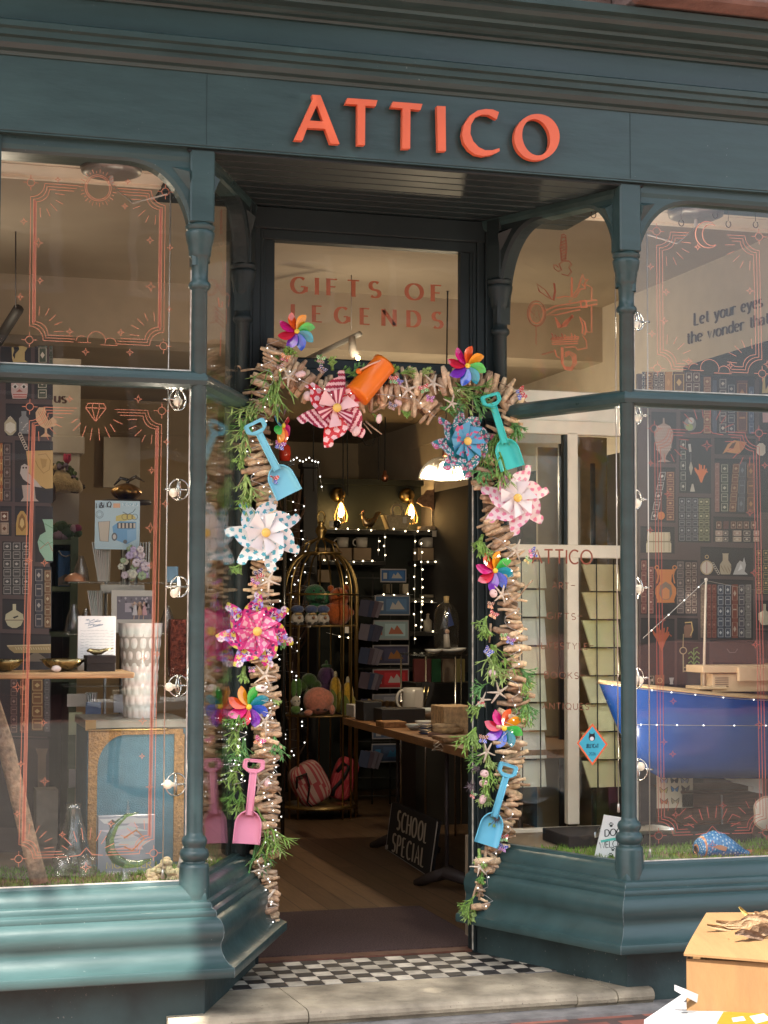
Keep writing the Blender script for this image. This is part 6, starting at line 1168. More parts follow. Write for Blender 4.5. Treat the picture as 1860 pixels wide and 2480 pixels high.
leafblade('dried_leaf', [(1826, 2210), (1842, 2219), (1880, 2214)], 9, (.5, .34, .2, 1), 'ribbed tan seed pod at the top of the pile', yb+.12)
for i, (p0, p1, p2, w, c, lab) in enumerate((((1798, 2243), (1835, 2232), (1880, 2236), 15, (.24, .15, .08, 1), 'wide tan husk in the middle of the pile'), ((1812, 2266), (1845, 2252), (1885, 2250), 16, (.17, .105, .06, 1), 'wide brown husk low in the pile'), ((1780, 2262), (1815, 2262), (1850, 2274), 10, (.13, .08, .05, 1), 'dark curled husk under the pile'), ((1836, 2228), (1856, 2216), (1885, 2222), 12, (.28, .19, .10, 1), 'pale ribbed husk at the back of the pile'), ((1795, 2229), (1830, 2222), (1870, 2228), 8, (.20, .125, .07, 1), 'narrow brown leaf behind the tan husk'))): leafblade('dried_leaf', [p0, ((p0[0]+p1[0])/2, (p0[1]+p1[1])/2-5), p1, ((p1[0]+p2[0])/2, (p1[1]+p2[1])/2-3), p2], w, c, lab, yb+.02-.015*i)
t = thing('paper_sheet', 'white paper sheet with a torn taped corner beside the cardboard box', 'paper', (x0-.05, yb-.1, zb))
g = MB(); P = [atz(1560, 2470, zb+.001), atz(1660, 2402, zb+.001), atz(1720, 2400, zb+.001), atz(1720, 2478, zb+.001), atz(1640, 2500, zb+.001), atz(1560, 2480, zb+.001)]
g.add([tuple(p) for p in P]+[tuple(p-Vector((0, 0, .004))) for p in P], [(5, 4, 3, 2, 1, 0)]+[(i, i+6, (i+1) % 6+6, (i+1) % 6) for i in range(6)]); g.build('sheet', mat('white_paper', (.34, .34, .35), rough=.6, var=.04, bump=.1, bscale=15), t)
P = [at(1634, 2385, yb-.03), at(1664, 2397, yb-.03), at(1700, 2412, yb-.01), at(1695, 2432, yb-.01), at(1655, 2411, yb-.03), at(1634, 2399, yb-.03)]
g = MB(); g.add([tuple(p) for p in P]+[tuple(p+Vector((0, .002, 0))) for p in P], [(0, 1, 4, 5), (1, 2, 3, 4)]+[(i, i+6, (i+1) % 6+6, (i+1) % 6) for i in range(6)]); g.build('torn_strip', mat('white_paper', (.8, .8, .8)), t)
t = thing('magazine', 'yellow and white printed magazine lying in front of the cardboard box', 'magazine', (x0+.2, yb-.05, zb)); F = Flat((0, 0, zb+.004), Vector((0, 0, 1)))
F.poly([(1668, 2449), (1862, 2449), (1900, 2500), (1640, 2500)], (.30, .30, .30, 1), 1); F.poly([(1752, 2451), (1862, 2450), (1890, 2495), (1735, 2480)], (.30, .135, .010, 1), 2); F.poly([(1815, 2462), (1850, 2455), (1868, 2470), (1830, 2480)], (.5, .48, .36, 1), 3); F.poly([(1772, 2466), (1800, 2462), (1806, 2472), (1776, 2476)], (.45, .43, .42, 1), 3); F.poly([(1640, 2452), (1662, 2448), (1690, 2449), (1680, 2453)], (.16, .17, .18, 1), 3)
F.build('cover', VCP, t)
# ================================================================== right window goods
x0, x1, _, _ = bx(1236, 1000, 1552, 1100, .92)
t = thing('cream_partition', 'cream painted glazed partition behind the right recess window', 'partition', ((x0+x1)/2, .92, .503))
def pbox(px0, py0, px1, py1, y0, y1, name, m=CREAM, bv=.003):
    a, b, c, d = bx(px0, py0, px1, py1, y0); g = MB(); g.box(a, b, y0, y1, c, d, bv=bv); return g.build(name, m, t)
pbox(1228, 955, 1550, 1024, .93, .96, 'header_panel', mat('bright_cream', (.80, .77, .68), rough=.6)); pbox(1228, 1025, 1550, 1047, .92, .96, 'top_rail')
pbox(1376, 1048, 1400, 1321, .92, .96, 'stile'); pbox(1376, 1350, 1402, 1997, .92, .96, 'stile'); pbox(1228, 1322, 1550, 1349, .92, .96, 'mid_rail'); pbox(1228, 1998, 1550, 2030, .92, .96, 'bottom_rail'); pbox(1366, 1048, 1375.5, 1321, .925, .955, 'dark_bead', TEALD, 0); pbox(1535, 1048, 1552, 1997, .921, .959, 'stile')
a, b, c, d = bx(1228, 1048, 1550, 1997, .938); g = MB(); g.box(a, b, .938, .942, c, d); g.build('glazing', GLASS, t)
CREAMD = mat('tan_board', (.36, .27, .14), rough=.7, var=.1)
def slab(px0, py0, px1, py1, y, name, label, cat, m, th=.02, group=None, col=(.5, .5, .5, 1), floor=None):
    a, b, c, d = bx(px0, py0, px1, py1, y)
    if floor is not None: c = floor
    g = MB(); g.box(a, b, y, y+th, c, d, col, bv=min(.002, th*.2)); o = g.build(name, m, loc=((a+b)/2, y, c)); tag(o, label, cat, group); return o
slab(1303, 1085, 1372, 1500, 1.9, 'tan_display_board', 'tan display board behind the cream partition', 'board', CREAMD, floor=.112); slab(1400, 1060, 1470, 1500, 2.2, 'yellow_display_board', 'second tan board further back behind the cream partition', 'board', CREAMD, floor=.112)
slab(1355, 1075, 1369, 1290, 1.7, 'dark_picture_frame', 'dark narrow frame leaning on the tan board', 'frame', mat('dark_frame', (.03, .025, .02), rough=.4), floor=.112)
# card spinners
def spinner(px, half, rows, y, label, col, glab, bend):
    c = at(px, 1800, y); t = thing('card_spinner', label, 'card rack', (c.x, y, .112), 'greeting card racks behind the partition'); g = MB()
    for dx in (-.6, .55): g.tube([at(px+dx*half, rows[0]-20, y-.02), at(px+dx*half+4, rows[-1]+65, y-.02)], .0028, 6, (.05, .05, .05, 1))
    g.tube([(c.x, y+.12, .112), (c.x, y+.12, 2.0)], .012, 8, (.06, .06, .06, 1)); g.lathe([(0, 0), (.2, .005), (.2, .02), (0, .03)], (c.x, y+.12, .112), 20, (.05, .05, .05, 1)); g.build('wire_frame', mat('black_wire', (.035, .035, .035), rough=.4), t)
    for i, r in enumerate(rows):
        a, b = at(px-half, r+64, y), at(px+half, r, y); k = (b.z-a.z); g = MB(); w = (b.x-a.x); o_ = bend*w
        P = [(a.x+o_*.0, y-.004, a.z), (b.x, y-.004, a.z), (b.x+.004, y+.03, b.z), (a.x-o_-.004, y+.03, b.z)]
        g.add(P+[(p[0], p[1]+.012, p[2]) for p in P], [(0, 1, 2, 3), (4, 7, 6, 5), (0, 4, 5, 1), (1, 5, 6, 2), (2, 6, 7, 3), (3, 7, 4, 0)], (col[0]*rnd.uniform(.9, 1.05), col[1], col[2]*rnd.uniform(.85, 1.05), 1))
        u0 = .6; xx = a.x+w*u0
        for q in range(5): g.add([(xx+q*.004, y-.0035+.034*.30, a.z+k*.26), (xx+.002+q*.004, y-.0035+.034*.30, a.z+k*.26), (xx+.002+q*.004, y-.0035+.034*.12, a.z+k*.12), (xx+q*.004, y-.0035+.034*.12, a.z+k*.12)], [(0, 1, 2, 3)], (.12, .12, .11, 1))
        g.add([(xx, y-.0038+.034*.56, a.z+k*.55), (xx+w*.25, y-.0038+.034*.56, a.z+k*.55), (xx+w*.25, y-.0038+.034*.36, a.z+k*.36), (xx, y-.0038+.034*.36, a.z+k*.36)], [(0, 1, 2, 3)], (.40, .38, .30, 1))
        o = g.build('greeting_card', VCP, loc=(a.x, y, a.z)); tag(o, glab[0] % (('top', 'second', 'third', 'fourth', 'fifth', 'sixth', 'seventh', 'eighth', 'ninth')[i]), 'greeting card', glab[1])
spinner(1466, 36, [1367+i*68 for i in range(8)], 1.15, 'tall wire card spinner of cream envelopes right of the cream stile', (.86, .80, .50), ('%s cream envelope card down the right hand rack', 'cream cards in the right rack'), .14)
spinner(1285, 38, [1360+i*69 for i in range(8)], 1.2, 'tall wire card spinner of pale cards behind the right garland', (.80, .79, .70), ('%s pale card down the rack behind the right garland', 'pale cards in the rack behind the garland'), -.1)
g = MB(); x0, x1, z0, z1 = bx(1377, 2009, 1822, 2062, .44); g.box(x0, x1, .44, .70, .503, z1, (.022, .017, .016, 1), bv=.003); o = g.build('low_plinth', MATTE, loc=((x0+x1)/2, .5, .503)); tag(o, 'long low dark brown display plinth on the grass', 'plinth'); ZP = z1
# dogs welcome sign
y = .22; t = thing('welcome_sign', 'white card sign welcoming dogs, half behind the right front column', 'sign', at(1470, 2078, y)); g = MB(); P = [at(a, b, y) for a, b in ((1464, 1973), (1535, 1985), (1512, 2092), (1441, 2072))]; g.add([tuple(p) for p in P]+[tuple(p+Vector((0, .005, 0))) for p in P], [(3, 2, 1, 0)]+[(i, i+4, (i+1) % 4+4, (i+1) % 4) for i in range(4)]); g.build('card', mat('white_card', (.74, .76, .74), rough=.5, var=.03), t)
F = Flat((0, y, 0), YN); BK = (.02, .03, .03, 1)
def paw(x, y_, s): F.disc(x, y_+s*.4, s*.55, s*.45, BK, 2); [F.disc(x+dx*s, y_+dy*s, s*.2, s*.26, BK, 2) for dx, dy in ((-.6, -.15), (-.22, -.55), (.22, -.55), (.6, -.15))]
paw(1480, 1997, 7); paw(1484, 2056, 6); paw(1479, 2071, 7); paw(1506, 2050, 6); F.text('DOGS', 1465, 2026, 1516, 2020, 16, BK, .17, .12, gap=.16, lv=2); F.text('WELCOME', 1452, 2055, 1528, 2046, 15, BK, .12, .1, gap=.16, lv=2); F.line([(1455, 2038), (1480, 2033), (1520, 2028)], 6, (.10, .50, .42, 1), 2); F.build('sign_print', VCP, t)
# model boat
y = .42; t = thing('model_boat', 'large blue model boat with cream deck, cabin and mast in the right window', 'model boat', at(1700, 1885, y)); BLU = (.010, .058, .25, 1)
TOP = [(1450, 1655), (1490, 1659), (1540, 1664), (1620, 1672), (1740, 1684), (1880, 1692), (2010, 1688)]; BOT = [(1452, 1658), (1497, 1765), (1540, 1850), (1600, 1884), (1740, 1886), (1880, 1886), (2010, 1880)]
def li(pl, u):
    s = u*(len(pl)-1); i = min(int(s), len(pl)-2); f = s-i; return pl[i][0]+(pl[i+1][0]-pl[i][0])*f, pl[i][1]+(pl[i+1][1]-pl[i][1])*f
def hull(side):
    def fn(u, v):
        (a, b), (c, d) = li(TOP, u), li(BOT, u); p = at(a+(c-a)*v, b+(d-b)*v, y); br = .13*min(1, u*1.5)**.7*(math.cos(v*math.pi/2)**.45); return (p.x, y+side*br, p.z)
    return fn
g = MB()
for s in (-1, 1): g.grid(hull(s), 40, 14, col=BLU)
for s in (-1, 1): g.tube([tuple(Vector(hull(s)(i/40, 0))+Vector((0, 0, .002))) for i in range(41)], .0045, 6, (.50, .34, .18, 1))
g.build('hull', mat('boat_paint', None, rough=.22, var=.08, vscale=6, coat=.2), t)
DECKM = mat('boat_deck', (.52, .37, .21), rough=.5, var=.1, bump=.08)
g = MB(); g.grid(lambda u, v: tuple(Vector(hull(-1)(u, 0)).lerp(Vector(hull(1)(u, 0)), v)+Vector((0, 0, .004+.010*math.sin(v*math.pi)))), 30, 6, col=(.5, .38, .22, 1)); g.build('deck', DECKM, t)
def cab(px0, py0, px1, py1, ya, yb_, nm): a, b, c, d = bx(px0, py0, px1, py1, ya); g = MB(); g.box(a, b, ya, yb_, c, d, bv=.002); return g.build(nm, mat('boat_cabin', (.62, .46, .28), rough=.5, var=.06), t)
cabin = cab(1726, 1630, 1930, 1676, .37, .47, 'cabin'); cab(1702, 1611, 1930, 1630, .35, .49, 'cabin_roof'); cab(1790, 1616, 1930, 1650, .335, .352, 'side_board'); cab(1695, 1662, 1760, 1670, .36, .48, 'hatch')
g = MB()
for i in range(5): a, b, c, d = bx(1732, 1641+i*5, 1764, 1643+i*5, .3695); g.box(a, b, .367, .370, c, d, (.12, .08, .05, 1))
g.build('louvre', VC, cabin)
g = MB(); g.tube([at(1704, 1668, y), at(1710, 1404, y)], [.0058, .004], 8, (.6, .52, .42, 1)); g.ball(at(1710, 1404, y), .007, 6, (.6, .55, .5, 1)); g.build('mast', VC, t)
g = MB(); g.tube([at(1709, 1406, y), at(1557, 1546, y)], .0012, 4, (.4, .36, .3, 1)); g.tube([at(1709, 1406, y), at(1800, 1424, y), at(1900, 1440, y)], .0010, 4, (.2, .18, .16, 1)); g.build('rigging', VC, t)
HB = .30
fairy([tuple(hull(-1)(u, .38) if False else hull(-1)(u, (1752+0-li(TOP, u)[1])/(li(BOT, u)[1]-li(TOP, u)[1]))+Vector((0, -.004, 0)) if False else Vector(hull(-1)(u, (1752-li(TOP, u)[1])/(li(BOT, u)[1]-li(TOP, u)[1])))+Vector((0, -.005, 0))) for u in [.26+.09*i for i in range(8)]], 7, 'fairy light string along the side of the blue boat hull', 'fairy lights on the model boat', drop=0, br=.0026, wr=.0009)
fairy([tuple(Vector(hull(-1)(u, .02))+Vector((0, -.007, 0))) for u in [.05+.1*i for i in range(9)]], 9, 'fairy light string under the deck edge of the blue boat', 'fairy lights on the model boat', drop=0, br=.0024, wr=.0009)
fairy([at(1709, 1406, .41), at(1640, 1470, .41), at(1557, 1546, .41)], 4, 'fairy lights along the boat rigging', 'fairy lights on the model boat', drop=0, br=.0026, wr=.0008)
# card of butterflies
y = .62; t = thing('butterfly_card', 'cream card printed with six butterflies standing under the boat', 'card', at(1634, 1958, y)); a, b, c, d = bx(1591, 1870, 1678, 1958, y); g = MB(); g.box(a, b, y, y+.003, c, d, (.56, .50, .38, 1)); g.build('card', VCP, t); F = Flat((0, y, 0), YN)
for i, (x, yy, cc) in enumerate(((1608, 1890, (.3, .35, .45, 1)), (1633, 1890, (.05, .05, .06, 1)), (1658, 1890, (.3, .3, .34, 1)), (1607, 1914, (.45, .40, .16, 1)), (1634, 1911, (.05, .16, .34, 1)), (1660, 1910, (.07, .05, .05, 1)), (1608, 1941, (.40, .14, .05, 1)), (1635, 1940, (.35, .28, .18, 1)))):
    for s in (-1, 1): F.poly([(x, yy), (x+s*10, yy-8), (x+s*9, yy-1), (x+s*7, yy+7), (x+s*2, yy+5)], cc, 2); F.line([(x, yy), (x+s*10, yy-8), (x+s*9, yy-1), (x+s*7, yy+7)], 1.4, (.03, .025, .025, 1), 3)
F.build('print', VCP, t)
t = thing('wooden_crate', 'dark brown wooden crate under the boat in the right window', 'crate', at(1745, 2012, .62)); a, b, c, d = bx(1651, 1916, 1842, 2010, .62); c = .503
DKW = mat('dark_crate_wood', (.085, .038, .022), rough=.5, var=.4, vscale=12, bump=.3, stretch=(1, 10, 10))
for i in range(3):
    g = MB(); h = (d-c)/3; g.box(a, b, .62, .85, c+h*i+.001, c+h*(i+1)-.001, bv=.002); g.build('board', DKW, t)
g = MB(); g.box(a-.004, b+.004, .612, .86, d, d+.012, bv=.002); g.build('lid', DKW, t); g = MB(); m_ = (a+b)/2; g.box(m_-.003, m_+.003, .614, .6195, c, d-.01); g.build('strap', mat('steel_leg', (.3, .3, .3)), t)
y = .57; g = MB(); o_ = [(1766, 1868), (1786, 1883), (1834, 1862), (1846, 1866), (1846, 1922), (1824, 1918), (1824, 1906), (1790, 1898), (1760, 1886)]; q = [at(a, b, y) for a, b in o_]; g.prism([(p.x, p.z) for p in q], y, y+.04); o = g.build('letter_block', mat('white_block', (.66, .65, .62), rough=.5), loc=q[8]); tag(o, 'white block letter lying tilted on the dark crate', 'letter')
y = .40; c = at(1855, 1970, y); g = MB(); g.grid(lambda u, v: (c.x+.055*(1+.08*math.cos(5*v*6.28))*math.sqrt(u)*math.cos(v*6.2832), y-.02*(1-u), c.z+.066*math.sqrt(u)*math.sin(v*6.2832)), 10, 36, lambda u, v: (.60, .54, .44, 1) if u < .8 else (.42, .28, .18, 1)); g.grid(lambda u, v: (c.x+.055*(1+.08*math.cos(5*v*6.28))*math.sqrt(u)*math.cos(v*6.2832), y+.02*(1-u), c.z+.066*math.sqrt(u)*math.sin(v*6.2832)), 10, 36, col=(.5, .44, .36, 1)); o = g.build('shell_plate', VCG, loc=c); tag(o, 'round cream shell shaped ornament at the right picture edge', 'ornament')
# blue fish figurine
y = .14; k = 1/ppm(at(1740, 2050, y)); t = thing('fish_figurine', 'blue painted wooden fish figurine lying on the grass behind the right sill', 'figurine', at(1740, 2078, y))
prof = [(1685, 2052, 2), (1690, 2038, 10), (1705, 2024, 20), (1728, 2015, 29), (1750, 2020, 30), (1775, 2038, 24), (1800, 2058, 13), (1812, 2064, 7)]
def ff(u, v):
    s = u*(len(prof)-1); i = min(int(s), len(prof)-2); f = s-i; X = prof[i][0]+(prof[i+1][0]-prof[i][0])*f; topy = prof[i][1]+(prof[i+1][1]-prof[i][1])*f; boty = min(2077, topy+(2077-topy)*(1 if u > .05 else .6)); top_, bot_ = topy-4, boty; a_ = v*6.2832; m_ = (top_+bot_)/2; h = (bot_-top_)/2; p = at(X, m_-h*math.cos(a_), y); return (p.x, y+.045*math.sin(a_)*min(1, h/24), p.z)
def fc(u, v):
    if .20 < u < .235 or (u < .05): return (.55, .22, .09, 1)
    r_ = math.sin(u*91+v*47)*math.sin(u*37-v*83); return (.34, .50, .58, 1) if r_ > .62 else ((.02, .12, .28, 1) if r_ < -.7 else (.045, .20, .42, 1))
g = MB(); g.grid(ff, 50, 40, fc); g.build('body', VCG, t)
g = MB(); P = [at(a, b, y-.004) for a, b in ((1806, 2060), (1821, 2058), (1822, 2076), (1806, 2074))]; g.add([tuple(p) for p in P]+[tuple(p+Vector((0, .02, 0))) for p in P], [(3, 2, 1, 0), (4, 5, 6, 7)]+[(i, i+4, (i+1) % 4+4, (i+1) % 4) for i in range(4)], (.50, .22, .12, 1)); g.build('tail', VCG, t)
g = MB(); P = [at(a, b, y-.047) for a, b in ((1725, 2050), (1745, 2046), (1762, 2052), (1758, 2062), (1742, 2058))]; g.add([tuple(p) for p in P], [(4, 3, 2, 1, 0)], (.42, .2, .12, 1)); g.build('side_fin', VCG, t)
c = at(1540, 2008, .36); c.z = ZP; k = 1/ppm(c); g = MB(); g.grid(lambda u, v: (c.x+(u-.5)*210*k, .36+.12*v*math.sin(max(.08, math.sin(u*math.pi))*1.5), c.z+.004+.016*(2*v-1)**2+.012*math.sin(u*9)*v), 40, 8, col=(.55, .55, .52, 1)); g.grid(lambda u, v: (c.x+(u-.5)*210*k, .36+.12*v*math.sin(max(.08, math.sin(u*math.pi))*1.5), c.z+.001+.016*(2*v-1)**2+.012*math.sin(u*9)*v), 40, 8, col=(.5, .5, .5, 1)); o = g.build('leaf_dish', VCM, loc=c); tag(o, 'long silver leaf dish on the low dark plinth', 'dish')

# ================================================================== inside the shop, behind the open door
x0 = at(560, 1300, 6.2).x
g = MB(); g.box(x0, 2.1, 6.2, 6.26, .11, 2.284); g.box(x0, 2.1, 6.14, 6.26, 2.26, 2.30); struct('dark_back_wall', g, DARKW)
g = MB(); g.box(-.45, .50, .715, 1.585, .111, .119, bv=.003); o = g.build('doormat', mat('mat_pile', (.085, .052, .05), rough=1, var=.5, vscale=160, bump=1, bscale=260), loc=(0, 1.1, .112)); tag(o, 'large dark purple brown doormat just inside the doorway', 'doormat')
# lights: glass pendant, two wall sconces, a track spot
def lamp(loc, w, r, col): l = bpy.data.lights.new('lamp', 'POINT'); l.energy = w; l.shadow_soft_size = r; l.color = col; o = bpy.data.objects.new('lamp_light', l); COL.objects.link(o); o.location = loc; return o
def cord(pts, y, label, r=.004, m=None, group='black lamp cords hanging from the shop ceiling'):
    g = MB(); P = [at(a, b, y) for a, b in pts]; g.tube(P, r, 6, (.02, .018, .016, 1)); o = g.build('lamp_cord', m or MATTE, loc=P[-1]); tag(o, label, 'cord', group)
y = 2.75; t = thing('pendant_lamp', 'lit ribbed glass pendant lamp in the upper right of the doorway', 'pendant lamp', at(1079, 1105, y)); k = 1/ppm(at(1079, 1130, y)); c = at(1079, 1158, y)
RIB = clear_mat('ribbed_glass', (.88, .86, .78, 1), .25, .15)
g = MB()
def rf(u, v): rr = (58*math.sqrt(max(.0, 1-v**1.7))+6)*k*(1+.02*math.cos(u*6.2832*44)); a_ = u*6.2832; return (c.x+rr*math.cos(a_), c.y+rr*math.sin(a_), c.z+52*k*v)
g.grid(rf, 176, 12); g.tube([(c.x+64*k*math.cos(6.2832*i/30), c.y+64*k*math.sin(6.2832*i/30), c.z) for i in range(31)], .006, 6); g.build('glass_shade', RIB, t)
g = MB(); g.lathe([(0, 54*k), (8*k, 52*k), (8*k, 66*k), (5*k, 72*k), (0, 72*k)], c, 12); g.build('cap', mat('copper', (.45, .2, .12), rough=.3, metal=1), t); g = MB(); g.ball(c+Vector((0, 0, 26*k)), 15*k, 9); g.build('bulb', mat('pendant_bulb', (1, .86, .62), rough=.5, var=0, emit=16), t)
g = MB(); g.tube([c+Vector((0, 0, 70*k)), at(1085, 645, y)], .004, 6, (.02, .018, .016, 1)); q = at(1085, 640, y); g.lathe([(0, -.012), (.05, -.012), (.052, .012), (0, .02)], q, 20, (.05, .04, .04, 1)); g.tube([q, Vector((q.x, q.y, 3.0))], .012, 6, (.1, .1, .1, 1)); g.build('cord', MATTE, t); lamp(c+Vector((0, 0, -.03)), 13, .05, (1, .80, .55))
def sconce(px, py, bxp, byp, y, label):
    t = thing('wall_sconce', label, 'wall lamp', at(px, py, y), 'cage wall lamps'); k = 1/ppm(at(px, py, y)); p = at(px, py, y-.02); g = MB(); g.M = Matrix.Translation(p) @ Matrix.Rotation(R(90), 4, 'X'); g.lathe([(0, .03), (10*k, .03), (17*k, .012), (18*k, 0), (18*k, -.03), (0, -.03)], n=22); g.build('wall_plate', BRASS, t); b = at(bxp, byp, y-.13)
    g = MB(); g.tube([p, p+Vector((0, -.08, .02)), b+Vector((0, 0, 32*k)), b+Vector((0, 0, 18*k))], [.014, .014, .018, .022], 10); g.build('arm', BRASS, t)
    g = MB(); g.lathe([(0, -17*k), (5*k, -15*k), (8*k, -6*k), (6*k, 6*k), (3*k, 16*k), (0, 18*k)], b, 12); g.build('bulb', WARMB, t)
    g = MB()
    for i in range(8): a_ = 6.2832*i/8; g.tube([b+Vector((r*k*math.cos(a_), r*k*math.sin(a_), z*k)) for r, z in ((3, 22), (11, 4), (17, -14), (15, -26), (6, -30))], .0022, 4)
    g.build('cage', BRASS, t); lamp(b+Vector((0, -.03, -.06)), .9, .03, (1, .60, .22))
sconce(819, 1198, 826, 1236, 6.18, 'cage wall lamp with a glowing bulb above the left shelf'); sconce(986, 1200, 996, 1239, 6.18, 'cage wall lamp with a glowing bulb behind the basket bag'); sconce(1131, 1205, 1128, 1250, 6.18, 'cage wall lamp half hidden by the right door post')
y = 2.5; t = thing('track_light', 'ceiling track bar with one lit spot lamp seen through the lettered window', 'track light', at(867, 850, y)); g = MB(); g.tube([at(872, 808, y), at(740, 872, y+.4)], .014, 8, (.30, .29, .27, 1)); g.tube([at(851, 800, y), at(851, 612, y)], .003, 6, (.25, .22, .2, 1)); g.lathe([(.01, 0), (.018, .02), (0, .03)], at(851, 612, y)-Vector((0, 0, .03)), 10, (.6, .55, .48, 1)); g.build('track', VC, t); g = MB(); g.tube([at(852, 815, y), at(855, 850, y), at(862, 862, y)], [.016, .022, .026], 12, (.38, .34, .3, 1)); g.build('spot_head', VC, t); g = MB(); g.ball(at(867, 867, y-.02), .011, 7); g.build('bulb', WARMB, t)
lamp(at(870, 880, y-.1), .9, .08, (1, .82, .58))
y = 2.0; t = thing('track_light', 'black track light bar hanging at the far left behind the window', 'track light', at(20, 790, y)); g = MB(); g.tube([at(45, 748, y), at(-20, 850, y+.3)], .024, 8, (.02, .018, .018, 1)); g.tube([at(38, 748, y), at(38, 545, y)], .003, 6, (.06, .05, .05, 1)); g.lathe([(.012, -.01), (.02, .0), (0, .012)], at(38, 538, y), 10, (.5, .45, .38, 1)); g.build('track', VC, t)
lamp(at(-30, 800, y-.2)+Vector((.0, 0, -.1)), 2.0, .1, (1, .84, .62))
y = 4.6
for p, lab in (([(759, 1010), (759, 1190)], 'straight black cord left of the doorway centre'), ([(831, 1060), (831, 1200)], 'left cord of the close pair'), ([(841, 1040), (842, 1200)], 'right cord of the close pair'), ([(917, 1000), (917, 1164)], 'cord beside the copper lampholder'), ([(871, 1052), (885, 1078), (900, 1080), (914, 1050)], 'looped slack cord under the red pinwheel'), ([(805, 1045), (815, 1054), (830, 1050)], 'short slack loop under the red pinwheel')): cord(p, y, lab)
t = thing('bare_pendant', 'copper lampholder on a black cord hanging without a shade', 'pendant lamp', at(932, 1153, y)); g = MB(); k = 1/ppm(at(932, 1153, y)); g.tube([at(933, 1010, y), at(932, 1140, y)], .004, 6, (.02, .018, .016, 1)); g.build('cord', MATTE, t); g = MB(); g.lathe([(0, 14*k), (4*k, 13*k), (5*k, 4*k), (9*k, 0), (8*k, -10*k), (5*k, -14*k), (0, -15*k)], at(932, 1153, y), 14); g.build('lampholder', mat('copper', (.45, .2, .12)), t)
# shelves on the dark wall with mugs, boxes, ornaments
y = 5.95; SHELFM = mat('dark_shelf', (.02, .018, .016), rough=.5, var=.2)
for (py, xa, xb, lab) in ((1283, 770, 1150, 'black top shelf carrying the hen, bag and wooden fish'), (1358, 770, 925, 'black shelf of white mugs on the left'), (1358, 1012, 1150, 'black shelf of white mugs on the right'), (1447, 770, 1150, 'black third shelf of small boxes'), (1530, 870, 1150, 'black fourth shelf of bottles'), (1615, 870, 1150, 'black lowest shelf on the back wall')):
    a, b = at(xa, py, y), at(xb, py, y); g = MB(); g.box(a.x, b.x, y-.10, 6.2, a.z-.03, a.z, bv=.003); o = g.build('wall_shelf', SHELFM, loc=(a.x, y, a.z)); tag(o, lab, 'shelf', 'black wall shelves')
WHITEG = mat('white_glaze', (.62, .58, .52), rough=.25, var=.04)
def mug(px, py, label):
    c = at(px, py, y); k = 1/ppm(c); t = thing('mug', label, 'mug', c, 'white mugs on boxes'); g = MB(); g.lathe([(0, .001), (13*k, .001), (15*k, 24*k), (13.5*k, 24*k), (12*k, 3*k), (0, 3*k)], c, 18); g.build('cup', WHITEG, t); g = MB(); g.tube([c+Vector((-14*k-8*k*math.sin(q), 0, 12*k+8*k*math.cos(q))) for q in [math.pi*i/8 for i in range(9)]], 1.8*k, 6); g.build('handle', WHITEG, t)
KRAFT = mat('kraft_box', (.30, .215, .14), rough=.8, var=.12)
for px, lab in ((830, 'left white mug on its box'), (876, 'white mug right of the left sconce'), (1036, 'white mug left of three on the right shelf'), (1079, 'middle white mug on the right shelf'), (1124, 'white mug beside the right door post')): mug(px, 1326, lab)
def box_at(px0, py0, px1, py1, y, name, label, cat, m, col=(.3, .2, .14, 1), group=None, th=.12): return slab(px0, py0, px1, py1, y, name, label, cat, m, th, group, col)
for i, (a, b) in enumerate(((772, 800), (808, 852), (857, 899), (1012, 1056), (1060, 1105), (1109, 1150))): box_at(a, 1327, b, 1357, 5.9, 'kraft_box', ('brown box behind the cage dome', 'brown box under the left mug', 'brown box right of the left mug', 'brown box under the first right mug', 'brown box under the middle right mug', 'brown box beside the door post')[i], 'box', KRAFT, group='brown gift boxes')
for i, (a, c_, b, d, col) in enumerate(((1058, 1424, 1090, 1446, (.4, .34, .26, 1)), (1024, 1440, 1050, 1447, (.3, .26, .2, 1)), (1100, 1428, 1118, 1447, (.34, .24, .17, 1)), (935, 1415, 950, 1437, (.36, .3, .22, 1)), (975, 1414, 990, 1438, (.42, .36, .28, 1)), (770, 1380, 802, 1410, (.3, .22, .14, 1)), (1122, 1400, 1136, 1446, (.40, .36, .3, 1)))): box_at(a, c_, b, d, 5.9, 'small_box', ('small pale box under the right mugs', 'flat box on the third shelf', 'little brown box on the third shelf', 'small box behind the card rack', 'pale box behind the card rack top', 'brown box inside the cage view', 'tall pale box near the door post')[i], 'box', VC, col, 'small boxes on the back shelves', .08)
for i, px in enumerate((1036, 1122)): lath('pump_bottle', [(0, 0), (11, 1), (11, 26), (4, 32), (3, 40), (5, 42), (0, 44)], px, 1530, 5.9, ('pale pump bottle left of the ship bottle', 'pale pump bottle right of the ship bottle')[i], 'bottle', VC, (.42, .38, .32, 1), 12, group='pump bottles')
